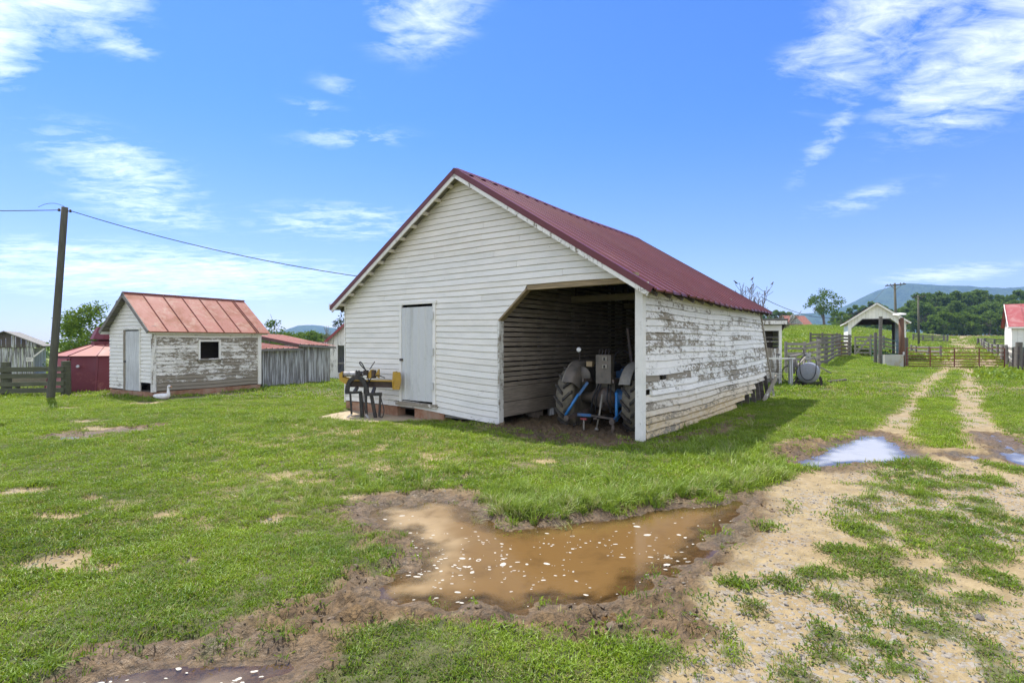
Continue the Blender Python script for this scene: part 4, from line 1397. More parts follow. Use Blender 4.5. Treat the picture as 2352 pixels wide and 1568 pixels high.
def log_splitter():
    loc = W(845, 962, 12.0)
    T = empty('log_splitter', (loc.x, loc.y, -0.04), R(-11), 'yellow and black log splitter standing beside the barn corner', 'log splitter')
    q = lambda px, py, y=0.0: ((px - 860) * 0.00104, y, (1410 - py) * 0.00104)
    # beam with flanges
    mb = MB()
    a, b = q(430, 625), q(1470, 625)
    mb.box(a[0], b[0], -0.075, 0.075, a[2] - 0.012, a[2] + 0.016)
    mb.build('beam_flange', M['yellow'], T)
    MB().box(a[0], b[0], -0.012, 0.012, q(0, 755)[2], a[2] - 0.012).build('beam_web', M['brown_web'], T)
    MB().box(a[0], b[0], -0.065, 0.065, q(0, 765)[2], q(0, 752)[2]).build('beam_flange', M['brown_web'], T)
    # nose plates at the cylinder end
    for y in (-0.09, 0.075):
        MB().prism([(q(230, 0)[0], q(0, 480)[2]), (q(310, 0)[0], q(0, 430)[2]), (q(310, 0)[0], q(0, 560)[2]), (q(440, 0)[0], q(0, 590)[2]), (q(440, 0)[0], q(0, 740)[2]), (q(240, 0)[0], q(0, 620)[2])][::-1], y, y + 0.016).build('nose_plate', M['yellow'], T)
    # ram cylinder
    z = q(0, 490)[2]
    c = MB().tube([(q(300, 0)[0], 0, z), (q(690, 0)[0], 0, z)], 0.058, 14).build('ram_cylinder', M['chrome'], T, True)
    MB().tube([(q(685, 0)[0], 0, z), (q(730, 0)[0], 0, z)], 0.066, 14).build('cylinder_gland', M['black_paint'], c)
    MB().tube([(q(730, 0)[0], 0, z), (q(960, 0)[0], 0, z)], 0.025, 10).build('ram_rod', M['chrome'], c)
    MB().box(q(260, 0)[0], q(305, 0)[0], -0.06, 0.06, q(0, 560)[2], q(0, 440)[2]).build('clevis', M['brown_web'], T)
    # hitch ears
    for x in (700, 755):
        MB().prism([(q(x - 24, 0)[0], q(0, 520)[2]), (q(x + 24, 0)[0], q(0, 520)[2]), (q(x + 24, 0)[0], q(0, 420)[2]), (q(x + 8, 0)[0], q(0, 395)[2]), (q(x - 10, 0)[0], q(0, 395)[2]), (q(x - 24, 0)[0], q(0, 420)[2])], -0.22, -0.20).build('hitch_ear', M['black_paint'], T)
    # push block and wedge
    MB().prism([(q(850, 0)[0], q(0, 575)[2]), (q(972, 0)[0], q(0, 575)[2]), (q(972, 0)[0], q(0, 390)[2]), (q(945, 0)[0], q(0, 390)[2])], -0.075, 0.075).build('push_block', M['yellow'], T)
    MB().box(q(975, 0)[0], q(1025, 0)[0], -0.07, 0.07, q(0, 570)[2], q(0, 400)[2]).build('push_plate', M['brown_web'], T)
    MB().prism([(q(1035, 0)[0], q(0, 520)[2]), (q(1125, 0)[0], q(0, 575)[2]), (q(1128, 0)[0], q(0, 385)[2]), (q(1098, 0)[0], q(0, 385)[2])], -0.02, 0.02).build('wedge', M['yellow'], T)
    # foot plate at the end of the beam
    MB().prism([(-0.10, q(0, 800)[2]), (0.06, q(0, 800)[2]), (0.10, q(0, 640)[2]), (0.09, q(0, 425)[2]), (-0.09, q(0, 425)[2]), (-0.13, q(0, 640)[2])], q(1468, 0)[0], q(1500, 0)[0], 'x').build('foot_plate', M['yellow'], T)
    MB().prism([(q(1500, 0)[0], q(0, 430)[2]), (q(1640, 0)[0], q(0, 430)[2]), (q(1665, 0)[0], q(0, 600)[2]), (q(1620, 0)[0], q(0, 800)[2]), (q(1500, 0)[0], q(0, 800)[2])][::-1], -0.11, -0.09).build('foot_plate', M['yellow'], T)
    # arched hitch frame
    pts = []
    for k in range(15):
        t = math.pi * k / 14
        pts.append((q(705, 0)[0] - 0.235 * math.cos(t), -0.20, q(0, 880)[2] + 0.345 * math.sin(t) ** 0.85))
    mb = MB()
    for k in range(14):
        mb.beam(pts[k], pts[k + 1], 0.085, 0.062, (0, 1, 0))
    mb.build('arch', M['black_paint'], T)
    MB().beam(q(445, 880, -0.20), q(800, 860, -0.20), 0.07, 0.055).build('cross_bar', M['black_paint'], T)
    MB().beam(q(935, 905, -0.20), q(1250, 895, -0.16), 0.07, 0.07).build('cross_bar', M['black_paint'], T)
    MB().beam(q(640, 770, -0.05), q(640, 860, -0.18), 0.06, 0.06).build('strut', M['black_paint'], T)
    MB().beam(q(1040, 770, -0.05), q(1040, 890, -0.16), 0.06, 0.06).build('strut', M['black_paint'], T)
    for (x0, y0, x1, y1, w, yy) in ((560, 880, 592, 1330, 0.036, -0.22), (785, 870, 822, 1405, 0.07, -0.19), (905, 700, 925, 1300, 0.045, -0.21),
                                    (1020, 930, 1115, 1408, 0.065, -0.17), (1215, 920, 1190, 1370, 0.045, -0.15)):
        MB().beam(q(x0, y0, yy), q(x1, y1, yy), w, w * 0.7, (0, 1, 0)).build('leg', M['black_paint'], T)
    for x0, x1 in ((592, 500), (925, 1010)):
        MB().beam(q(x0, 1330, -0.22), q(x1, 1408, -0.26), 0.036, 0.03, (0, 1, 0)).build('foot', M['chrome'], T)
    # valve, handle and hoses
    MB().box(q(810, 0)[0], q(900, 0)[0], -0.12, -0.04, q(0, 510)[2], q(0, 400)[2]).build('valve', M['iron'], T)
    MB().tube([q(940, 380, -0.08), q(1055, 215, -0.08)], 0.011, 6).build('lever', M['black_paint'], T)

    def hose(p, r=0.011):
        pts = []
        for i in range(len(p) - 1):
            p0, p1, p2, p3 = (Vector(q(*p[max(0, min(len(p) - 1, i + k))])) for k in (-1, 0, 1, 2))
            for s in range(5):
                t = s / 5
                pts.append(0.5 * ((2 * p1) + (p2 - p0) * t + (2 * p0 - 5 * p1 + 4 * p2 - p3) * t * t + (3 * p1 - p0 - 3 * p2 + p3) * t ** 3))
        pts.append(Vector(q(*p[-1])))
        MB().tube(pts, r, 6).build('hose', M['rubber'], T, True)
    hose([(850, 420, -0.08), (800, 300, -0.10), (735, 222, -0.10), (722, 260, -0.1), (790, 350, -0.08), (850, 400, -0.06)], 0.013)
    hose([(880, 480, -0.1), (940, 650, -0.1), (960, 600, -0.12), (1060, 520, -0.12), (1180, 510, -0.12), (1295, 560, -0.1)])
    hose([(830, 600, -0.1), (835, 900, -0.14), (850, 1150, -0.16), (890, 1300, -0.2)])
    hose([(1200, 930, -0.12), (1250, 1060, -0.15), (1300, 1230, -0.16), (1270, 1370, -0.16), (1200, 1380, -0.16)])
    hose([(920, 640, -0.1), (900, 1000, -0.14), (930, 1280, -0.18), (950, 1400, -0.2)])
    return T


log_splitter()


# ------------------------------------------------------------------ small white shed
def build_shed():
    rnd = random.Random(31)
    rz = math.atan2(0.874, 0.486) - math.pi / 2              # long axis = local y
    T = empty('shed', (-10.41, 15.5, 0), rz, 'small white peeling shed with faded red metal roof and one dark window', 'shed')
    # local: x to the right of the corner (gable runs to -x), y along the long wall
    GW, LW, E, RG = 2.42, 3.5, 2.08, 3.06
    pt = (RG - E) / (GW / 2)
    PG = lambda a, o, z: (-GW + a, -o, z + 0.008 * math.sin(a * 3 + z * 5))
    PLg = lambda a, o, z: (o, a, z + 0.010 * math.sin(a * 2.2 + z * 4) + 0.004 * math.sin(a * 7))
    p = 0.112
    z = 0.22
    while z < RG - 0.03:
        z1 = min(z + p, RG)
        xl = lambda zz: max(0.0, (zz - E) / pt) + 0.02
        spans = [(xl(z), xl(z1), GW - xl(z), GW - xl(z1))]
        if z < 2.0:
            end = GW - 0.02 if z > 0.42 else GW - 0.72
            spans = [(0.02, 0.02, GW - 1.50, GW - 1.50)]
            if z > 0.36:
                spans.append((GW - 0.62, GW - 0.62, GW - 0.02, GW - 0.02))
        for a, b, c, d in spans:
            if c - a < 0.04:
                continue
            clap(T, PG, a, b, c, d, z, z1, M['white'], (0.24 + 0.22 * max(0, 1 - z / 1.2) + rnd.uniform(-0.05, 0.12), 0, rnd.random() * 0.5), 0.6, groove=0.017)
        z += p
    z = 0.20
    k = 0
    while z < E - 0.02:
        z1 = min(z + p, E)
        spans = [(0.10, LW - 0.08)]
        if 1.08 < z + p / 2 < 1.66:
            spans = [(0.10, 1.32), (2.04, LW - 0.08)]
        for a, b in spans:
            cuts = [a, b]
            if b - a > 1.5 and rnd.random() < 0.6:
                cuts = [a, a + rnd.uniform(0.5, b - a - 0.5), b]
            for i in range(len(cuts) - 1):
                peel = 0.06 if z > 1.80 else rnd.uniform(0.46, 0.72)
                if z > 1.66 and z <= 1.80:
                    peel = 0.35
                if 0.55 < z < 0.95:
                    peel = rnd.uniform(0.5, 0.66)
                if z < 0.32:
                    peel = 1.0
                clap(T, PLg, cuts[i], cuts[i], cuts[i + 1] - 0.003, cuts[i + 1] - 0.003, z, z1, M['white'], (peel, 0.05, rnd.random() * 0.6), 0.5, groove=0.017)
        z += p
        k += 1
    # other two walls
    MB().box(-GW + 0.02, -0.02, LW - 0.03, LW - 0.005, 0.2, E).build('rear_wall', M['white'], T, color=(0.4, 0, 0.3))
    MB().box(-GW, -GW + 0.025, 0.05, LW - 0.05, 0.2, E).build('far_wall', M['white'], T, color=(0.4, 0, 0.3))
    MB().prism([(-GW + 0.03, E), (-0.03, E), (-GW / 2, RG)], LW - 0.03, LW - 0.005).build('rear_gable', M['white'], T, color=(0.3, 0, 0.3))
    for x, y in ((0.0, 0.0), (0.0, LW - 0.09)):
        MB().box(x - 0.02, x + 0.038, y - 0.036, y + 0.09, 0.18, E + 0.02).build('corner_board', M['white_trim'], T, color=(0.52 if y == 0 else 0.2, 0, 0.4))
    # door with frame
    dm = MB()
    for i in range(5):
        x = -1.44 + i * 0.158
        dm.box(x, x + 0.154, -0.022, 0.0, 0.19, 1.96)
    d = dm.build('door', M['door_paint'], T)
    MB().box(-1.50, -1.40, -0.05, -0.028, 1.02, 1.07).build('hasp', M['iron'], d)
    MB().box(-1.53, -1.44, -0.045, 0.0, 0.18, 2.0).build('door_frame', M['white_trim'], T, color=(0.8, 0, 0.8))
    MB().box(-0.65, -0.60, -0.04, 0.0, 0.19, 2.0).build('door_frame', M['white_trim'], T, color=(0.3, 0, 0.3))
    MB().box(-1.56, -0.58, -0.05, 0.0, 2.0, 2.06).build('door_head', M['white'], T, color=(0.5, 0, 0.4))
    # window: frame, sill, dark room behind
    MB().box(0.0, 0.045, 1.32, 1.375, 1.08, 1.70).build('window_frame', M['white_trim'], T, color=(0.3, 0, 0.4))
    MB().box(0.0, 0.045, 1.985, 2.04, 1.08, 1.70).build('window_frame', M['white_trim'], T, color=(0.3, 0, 0.4))
    MB().box(0.0, 0.05, 1.32, 2.04, 1.645, 1.70).build('window_head', M['white'], T, color=(0.3, 0, 0.4))
    MB().box(-0.03, 0.085, 1.28, 2.08, 1.055, 1.085).build('window_sill', M['grey_wood'], T)
    MB().box(-GW + 0.03, -0.02, 0.04, LW - 0.04, 0.18, 0.21).build('floor', M['dark_wood'], T)
    MB().box(-0.9, -0.86, 0.3, LW - 0.3, 0.2, E).build('partition', M['dark_wood'], T)
    # foundation
    MB().box(-GW + 0.02, -0.01, 0.0, 0.16, -0.3, 0.175).build('foundation', M['block'], T)
    MB().box(-0.16, 0.0, 0.17, LW, -0.3, 0.175).build('foundation', M['block'], T)
    # roof
    OE, OG = 0.20, 0.20
    for s in (-1, 1):
        def RP(a, y, h=0.0, s=s):
            return (-GW / 2 + s * (a + h * 0.63), y, RG + 0.04 - a * pt + h * 0.777)
        L = GW / 2 + OE
        dk = MB()
        dk.sheet([[RP(0, -OG, -0.03), RP(0, LW + OG, -0.03)], [RP(L, -OG, -0.03), RP(L, LW + OG, -0.03)]])
        deck = dk.build('roof_deck', M['grey_wood'], T)
        edges = [-OG, 0.32, 0.90, 1.48, 2.04, 2.62, 3.20, 3.27, LW + OG]
        for i in range(len(edges) - 1):
            y0, y1 = edges[i] + 0.004, edges[i + 1] - 0.004
            rows = [[RP(a, y0, 0.03 * (0)), RP(a, y1, 0.0)] for a in np.linspace(0, L + 0.02, 4)]
            mb = MB().sheet(rows)
            mb.sheet([rows[-1], [RP(L + 0.022, y0, -0.035), RP(L + 0.022, y1, -0.035)]])
            mb.build('roof_sheet', M['roof_rust'], deck)
            if i:
                MB().beam(RP(0.0, edges[i], 0.012), RP(L + 0.02, edges[i], 0.012), 0.014, 0.03).build('standing_seam', M['seam_rust'], deck)
        MB().beam(RP(-0.02, -OG - 0.012, -0.05), RP(L, -OG - 0.012, -0.05), 0.022, 0.10).build('rake_board', M['grey_wood'], T)
        MB().beam(RP(L - 0.03, -OG, -0.09), RP(L - 0.03, LW + OG, -0.09), 0.02, 0.085).build('eave_board', M['white_trim'], T, color=(0.3, 0, 0.3))
        for a in np.arange(0.25, L, 0.24):
            MB().beam(RP(a, -OG, -0.06), RP(a, 0.02, -0.06), 0.03, 0.03).build('batten', M['grey_wood'], T)
    MB().beam((-GW / 2, -OG - 0.01, RG + 0.052), (-GW / 2, LW + OG, RG + 0.052), 0.07, 0.035).build('ridge_cap', M['seam_rust'], T)
    return T


M['door_paint'] = wood('white_plank_door', (0.60, 0.61, 0.59), vertical=True, dark=0.75)
build_shed()


# ------------------------------------------------------------------ goose
def goose():
    m = plain('white_goose_plumage', (0.78, 0.76, 0.72), 0.8, 0.12, 14.0)
    loc = W(372, 917, 15.25)
    T = empty('goose', (loc.x, loc.y, gz(loc.x, loc.y) - 0.01), R(-8), 'white goose sitting on bare earth in front of the small white shed', 'goose')
    # one continuous body: tail, belly, breast, neck, head
    prof = [(-0.27, 0.10, 0.010, 0.010), (-0.22, 0.085, 0.045, 0.025), (-0.15, 0.08, 0.085, 0.06), (-0.05, 0.082, 0.115, 0.08), (0.06, 0.085, 0.12, 0.085),
            (0.14, 0.095, 0.105, 0.085), (0.19, 0.125, 0.075, 0.065), (0.205, 0.175, 0.048, 0.045), (0.20, 0.235, 0.034, 0.034), (0.195, 0.295, 0.029, 0.030),
            (0.200, 0.345, 0.028, 0.031), (0.215, 0.378, 0.033, 0.034), (0.245, 0.382, 0.031, 0.028), (0.268, 0.372, 0.018, 0.016)]
    mb = MB()
    rows = []
    n = 12
    for i, (x, z, ry, rz_) in enumerate(prof):
        a, b = prof[max(0, i - 1)], prof[min(len(prof) - 1, i + 1)]
        dx, dz = b[0] - a[0], b[1] - a[1]
        l = math.hypot(dx, dz)
        dx, dz = dx / l, dz / l
        rows.append([(x - dz * rz_ * math.sin(t), ry * math.cos(t), z + dx * rz_ * math.sin(t)) for t in [2 * math.pi * k / n for k in range(n)]])
    mb.sheet(rows, closed=True)
    mb.f += [tuple(range(n)), tuple(range((len(prof) - 1) * n, len(prof) * n))[::-1]]
    mb.build('body', m, T, True)
    bill = plain('orange_bill', (0.60, 0.24, 0.05), 0.5, 0.1)
    MB().tube([(0.262, 0, 0.374), (0.295, 0, 0.362), (0.315, 0, 0.355)], [0.017, 0.012, 0.006], 8).build('bill', bill, T, True)
    eye = plain('dark_eye', (0.02, 0.02, 0.03), 0.2, 0.1)
    for s in (-1, 1):
        MB().lathe([(0, -0.005), (0.005, 0), (0, 0.005)], 8, 'y', (0.238, s * 0.030, 0.388)).build('eye', eye, T)
        rows = []
        for i, (x, z, h) in enumerate([(-0.26, 0.105, 0.01), (-0.18, 0.105, 0.045), (-0.06, 0.105, 0.06), (0.06, 0.105, 0.055), (0.12, 0.11, 0.02)]):
            w = s * (0.02 + [0.02, 0.075, 0.108, 0.108, 0.09][i])
            rows.append([(x, w * 0.9, z - h), (x, w * 1.10, z), (x, w * 0.75, z + h)])
        MB().sheet(rows).build('wing', m, T, True)
    return T


goose()


# ------------------------------------------------------------------ lean-to of upright planks behind the shed
def lean_to():
    rnd = random.Random(41)
    A, B = W(601, 887, 19.2), W(757, 873, 23.6)
    ux = Vector((B.x - A.x, B.y - A.y, 0))
    Ln = ux.length
    rz = math.atan2(ux.y, ux.x)
    T = empty('lean_to', (A.x, A.y, gz(A.x, A.y)), rz, 'low lean-to of grey upright planks with red ribbed roof behind the small shed', 'shed')
    g1 = gz(B.x, B.y) - gz(A.x, A.y)
    x = 0.0
    while x < Ln - 0.03:
        w = rnd.uniform(0.085, 0.16)
        w = min(w, Ln - x)
        top = 1.33 if x < 2.05 else 1.50 - 0.10 * (x - 2.05) / (Ln - 2.05)
        bot = g1 * x / Ln - 0.05
        o = rnd.uniform(0, 0.02)
        tl = rnd.uniform(-0.012, 0.012)
        MB().hexa([(x, -0.02 - o, bot), (x + w - 0.012, -0.02 - o, bot), (x + w - 0.012, 0.0, bot), (x, 0.0, bot),
                   (x + tl, -0.02 - o, top), (x + w - 0.012 + tl, -0.02 - o, top), (x + w - 0.012 + tl, 0.0, top), (x + tl, 0.0, top)]).build('wall_plank', M['grey_vert'], T)
        x += w
    MB().box(0.0, Ln, 0.002, 0.05, -0.1, 1.25).build('inner_lining', M['dark_wood'], T)
    MB().box(Ln - 0.05, Ln - 0.02, 0.05, 2.2, -0.2, 1.6).build('end_wall', M['grey_vert'], T)
    for (x0, x1, e, rise, name) in ((-0.4, 2.15, 1.37, 0.30, 'lower_roof'), (1.95, Ln + 0.16, 1.52, 0.47, 'upper_roof')):
        k = int((x1 - x0) / 0.30)
        for i in range(k):
            xa, xb = x0 + (x1 - x0) * i / k, x0 + (x1 - x0) * (i + 1) / k - 0.003
            sag = 0.10 * (xa - 1.95) / 3 if name == 'upper_roof' else 0
            dep = 2.3
            rows = []
            for y, h in ((-0.24, 0), (dep * 0.5, rise * 0.5), (dep, rise)):
                z = e + h - sag + rnd.uniform(-0.006, 0.006)
                rows.append([(xa, y, z), (xa + 0.02, y, z + 0.025), (xa + 0.05, y, z + 0.025), (xa + 0.07, y, z), (xb, y, z)])
            MB().sheet(rows).build('roof_sheet', M['roof_rust'] if i % 3 else M['roof_far'], T)
        sg = 0.12 if name == 'upper_roof' else 0
        MB().beam((x0, -0.21, e - 0.045), (x1, -0.21, e - 0.045 - sg), 0.03, 0.08).build('eave_beam', M['grey_beam'], T)
        MB().beam((x0 + 0.02, -0.2, e - 0.06), (x0 + 0.02, 2.3, e - 0.06 + rise), 0.04, 0.12).build('rafter', M['dark_wood'], T)
    return T


lean_to()


def gable_shed(name, label, C, rz, wid, dep, eave, ridge, wall_m, roof_m, over=0.25, vertical=True, plank=0.22, opening=None, front_color=(0.3, 0, 0.3), group=None, rakes=True, rake_m=None):
    """plain gabled outbuilding; local x = gable width from 0, local y = depth, gable at y = 0"""
    rnd = random.Random(len(label))
    T = empty(name, C, rz, label, 'barn' if 'barn' in name else 'shed', group)
    pt = (ridge - eave) / (wid / 2)
    top = lambda x: eave + min(x, wid - x) * pt
    x = 0.0
    while x < wid - 0.01:
        w = min(plank * rnd.uniform(0.85, 1.15), wid - x)
        x1 = x + w - 0.008
        bot = 0.0
        if opening:
            ox0, ox1, oz0, oz1, ch = opening
            xm = (x + x1) / 2
            if ox0 < xm < ox1:
                bf = lambda xx: oz1 - max(0, ch - max(0, min(xx - ox0, ox1 - xx))) if ch else oz1
                bot, bot1 = bf(x), bf(x1)
                if oz0 > 0:
                    MB().box(x, x1, -0.02, 0.0, -0.3, oz0).build('wall_plank', wall_m, T, color=front_color)
        if bot == 0:
            bot = bot1 = -0.3
        pts = [(x, bot), (x1, bot1), (x1, top(x1))]
        if x < wid / 2 < x1:
            pts.append((wid / 2, ridge))
        pts.append((x, top(x)))
        MB().prism(pts, -0.02 - rnd.uniform(0, 0.008), 0.0).build('wall_plank', wall_m, T, color=(front_color[0] + rnd.uniform(-0.1, 0.1), front_color[1], rnd.random() * 0.5))
        x += w
    MB().box(-0.01, 0.02, 0.0, dep, -0.3, eave).build('side_wall', wall_m, T, color=front_color)
    MB().box(wid - 0.02, wid + 0.01, 0.0, dep, -0.3, eave).build('side_wall', wall_m, T, color=front_color)
    for s in (-1, 1):
        def RP(a, y, h=0.0, s=s):
            return (wid / 2 + s * a, y, ridge + 0.04 - a * pt + h)
        L = wid / 2 + over
        n = max(3, int((dep + 2 * over) / 0.62))
        for i in range(n):
            y0 = -over + (dep + 2 * over) * i / n
            y1 = -over + (dep + 2 * over) * (i + 1) / n - 0.006
            rows = [[RP(a, y0, 0.025), RP(a, y0 + 0.03, 0.025), RP(a, y0 + 0.04, 0), RP(a, y1, 0)] for a in np.linspace(0, L, 3)]
            MB().sheet(rows).build('roof_sheet', roof_m, T)
        if rakes:
            MB().beam(RP(0, -over - 0.01, -0.07), RP(L, -over - 0.01, -0.07), 0.03, 0.12).build('rake_board', rake_m or wall_m, T, color=(0.3, 0, 0.4))
        MB().beam(RP(L - 0.02, -over, -0.06), RP(L - 0.02, dep + over, -0.06), 0.03, 0.10).build('eave_board', wall_m, T, color=(0.3, 0, 0.4))
    return T


# white barn glimpsed between the lean-to and the main barn
M['white_vert'] = paint('white_upright_boards', vertical=True)
C = W(748, 861, 27.0)
wb = gable_shed('barn', 'white upright-board barn with red roof, glimpsed left of the main barn', (C.x, C.y, -0.25), R(-18), 5.4, 6.0, 1.55 + 0.25, 3.9, M['white_vert'], M['roof_far'], 0.2,
                opening=(0.80, 1.50, 0.35, 1.45 + 0.25, 0), front_color=(0.42, 0, 0.3), rake_m=M['roof_far'])
MB().box(0.75, 1.55, 0.5, 0.55, 0.0, 2.0).build('interior_shade_panel', M['black'], wb)  # near-black panel paints the interior shade behind the opening
MB().box(0.80, 1.50, -0.03, 0.03, 0.78, 0.86).build('opening_rail', M['grey_wood'], wb)

# grey stable at the left edge
C = W(-70, 884, 24.0)
eL = W(96, 797, 24.0)
gb = empty('stable', (-30.46, 30.27, -0.40), R(35), 'weathered grey stable with dark boarded gable at the left edge', 'stable')
rnd = random.Random(77)
wid, rid_x = 2.60, 1.30
x = 0.0
while x < wid - 0.02:
    w = rnd.uniform(0.19, 0.25)
    w = min(w, wid - x)
    MB().box(x, x + w - 0.012, -0.02 - rnd.uniform(0, .01), 0, -0.4, 1.74).build('wall_plank', M['grey_vert'], gb)
    x += w
x = -0.2
gt = lambda x: 2.60 - abs(x - rid_x) * 0.50
while x < wid + 0.40:
    w = rnd.uniform(0.16, 0.24)
    x1 = x + w - 0.01
    MB().prism([(x, 1.70 + rnd.uniform(-.02, .02)), (x1, 1.70 + rnd.uniform(-.02, .02)), (x1, max(1.74, gt(x1))), (x, max(1.74, gt(x)))], -0.10, -0.075).build('gable_plank', M['dark_wood'] if rnd.random() < 0.6 else M['grey_vert'], gb)
    x += w
MB().box(wid - 0.03, wid, 0, 5, -0.4, 1.66).build('side_wall', M['grey_vert'], gb)
for xa, xb in ((rid_x, wid + 0.46), (rid_x, -0.46)):
    MB().hexa([(xa, -0.3, gt(xa) + 0.01), (xb, -0.3, gt(xb) + 0.01), (xb, 5, gt(xb) + 0.01), (xa, 5, gt(xa) + 0.01),
               (xa, -0.3, gt(xa) + 0.06), (xb, -0.3, gt(xb) + 0.06), (xb, 5, gt(xb) + 0.06), (xa, 5, gt(xa) + 0.06)]).build('roof_slope', M['grey_wood'], gb)
MB().beam((wid - 0.02, -0.05, 1.15), (wid + 0.45, -0.05, 1.62), 0.08, 0.08).build('brace', M['white_trim'], gb, color=(0.3, 0, 0.2))
sg = MB().box(wid - 0.36, wid - 0.05, -0.05, -0.034, 0.86, 1.12).build('notice_board', M['white_trim'], gb, color=(0.1, 0, 0.1))
for i in range(3):
    MB().box(wid - 0.33, wid - 0.10 - 0.03 * i, -0.054, -0.0505, 1.05 - i * 0.06, 1.065 - i * 0.06).build('faded_line', M['iron'], sg)


# ------------------------------------------------------------------ red round bin
def red_bin():
    body = rusty('dark_red_bin_sheet', (0.135, 0.016, 0.022), (0.26, 0.09, 0.08), 0.22, 0.45, 1.6)
    roof = rusty('pale_red_bin_roof', (0.30, 0.085, 0.065), (0.36, 0.17, 0.12), 0.5, 0.5, 1.5)
    c = W(252, 900, 18.9)
    T = empty('grain_bin', (c.x, c.y, gz(c.x, c.y)), 0.0, 'dark red many-sided metal grain bin with capped vent behind the shed', 'grain bin')
    n, r0, r1, zt = 12, 1.86, 1.52, 1.16
    ang = lambda k: 2 * math.pi * (k + 0.833) / n
    for k in range(n):
        a, b = ang(k), ang(k + 1)
        P = lambda t, r, z: (r * math.cos(t), r * math.sin(t), z)
        m = 0.006
        MB().hexa([P(a + m, r0, -0.25), P(b - m, r0, -0.25), P(b - m, r0 - 0.03, -0.25), P(a + m, r0 - 0.03, -0.25),
                   P(a + m, r1, zt), P(b - m, r1, zt), P(b - m, r1 - 0.03, zt), P(a + m, r1 - 0.03, zt)]).build('wall_panel', body, T)
        MB().beam(P(a, r0 + 0.004, -0.25), P(a, r1 + 0.004, zt), 0.06, 0.035, (math.cos(a), math.sin(a), 0)).build('seam_strip', body, T)
        MB().add([P(a, r1 + 0.10, zt - 0.02), P(b, r1 + 0.10, zt - 0.02), P(b, 0.50, zt + 0.36), P(a, 0.50, zt + 0.36)], [(0, 1, 2, 3)]).build('roof_panel', roof, T)
        MB().beam(P(a, r1 + 0.1, zt - 0.01), P(a, 0.5, zt + 0.37), 0.02, 0.02).build('roof_seam', body, T)
    MB().lathe([(0.52, zt + 0.33), (0.52, zt + 0.45), (0.36, zt + 0.48), (0.36, zt + 0.52), (0.56, zt + 0.53), (0.38, zt + 0.95), (0.0, zt + 0.97)], 10).build('vent_cap', body, T)
    # door on the panel that faces front left
    k = 7
    a, b = ang(k) + 0.10, ang(k + 1) - 0.04
    P = lambda t, z: ((r0 + (r1 - r0) * (z + 0.25) / (zt + 0.25)) * math.cos(t) * 1.022, (r0 + (r1 - r0) * (z + 0.25) / (zt + 0.25)) * math.sin(t) * 1.022, z)
    d = MB().hexa([P(a, 0.05), P(b, 0.05), tuple(x * 0.985 for x in P(b, 0.05)), tuple(x * 0.985 for x in P(a, 0.05)),
                   P(a, 1.05), P(b, 1.05), tuple(x * 0.985 for x in P(b, 1.05)), tuple(x * 0.985 for x in P(a, 1.05))]).build('door', rusty('red_bin_door', (0.27, 0.045, 0.045), (0.42, 0.20, 0.17), 0.45, 0.45, 2.5), T)
    t = (a + b) / 2
    MB().tube([tuple(x * 1.01 for x in P(a + 0.02, 0.58)), tuple(x * 1.01 for x in P(t - 0.03, 0.60))], 0.012, 6).build('latch', M['iron'], d)
    k = 8
    t = (ang(k) + ang(k + 1)) / 2 - 0.05
    p = Vector(P(t, 0.80))
    MB().tube([p, p * 1.02], 0.05, 10).build('inspection_cap', M['chrome'], T)
    return T


red_bin()


# ------------------------------------------------------------------ fences
def plank_fence(label, posts, rails, width=0.14, thick=0.035, post=0.13, ph=None, wood_m=None, group=None, gap=0.0, tilt=0.02, name='plank_fence', round_posts=True):
    """posts: ground points (x, y); rails: heights; rails are nailed to the posts bay by bay"""
    rnd = random.Random(sum(map(ord, label)))
    wood_m = wood_m or M['fence']
    c = posts[0]
    T = empty(name, (c[0], c[1], gz(*c)), 0, label, 'fence', group)
    O = Vector(T.location)
    ph = ph or max(rails) + 0.12
    tops = []
    for x, y in posts:
        z = gz(x, y)
        b = Vector((x, y, z - 0.3)) - O
        t = Vector((x + rnd.gauss(0, tilt), y + rnd.gauss(0, tilt), z + ph * rnd.uniform(0.95, 1.06))) - O
        if round_posts:
            MB().tube([b, t], [post * 0.55, post * 0.48], 8).build('post', wood_m, T)
        else:
            MB().beam(b, t, post, post, (0, 1, 0)).build('post', wood_m, T)
        tops.append((b, t))
    for i in range(len(posts) - 1):
        (b0, t0), (b1, t1) = tops[i], tops[i + 1]
        d = (b1 - b0)
        side = Vector((d.y, -d.x, 0)).normalized() * (post * 0.5 + thick / 2)
        if side.y > 0:
            side = -side
        for h in rails:
            if rnd.random() < gap:
                continue
            f0, f1 = (h + 0.3) / (ph + 0.3) * rnd.uniform(0.985, 1.015), (h + 0.3) / (ph + 0.3) * rnd.uniform(0.985, 1.015)
            p, q = b0 + (t0 - b0) * f0 + side, b1 + (t1 - b1) * f1 + side
            dd = (q - p).normalized() * 0.03
            MB().beam(p - dd + side * 0.02 * (i % 2), q + dd + side * 0.02 * (i % 2), thick, width * rnd.uniform(0.9, 1.1)).build('rail', wood_m, T)
    return T


M['fence'] = wood('dark_fence_boards', (0.15, 0.135, 0.11), axis='h')
M['fence_pale'] = wood('pale_fence_boards', (0.27, 0.245, 0.21), axis='h')
M['fence_moss'] = wood('mossy_fence_boards', (0.115, 0.12, 0.070), axis='h')
fx = lambda px, d: ((px - CX) / FOC * d, d)
plank_fence('mossy plank fence at the left edge in front of the grey stable', [fx(-115, 15.9), fx(17, 16.0), fx(152, 16.25)], [0.14, 0.33, 0.56, 0.75], 0.13, 0.045, 0.24, 0.97, M['fence_moss'])
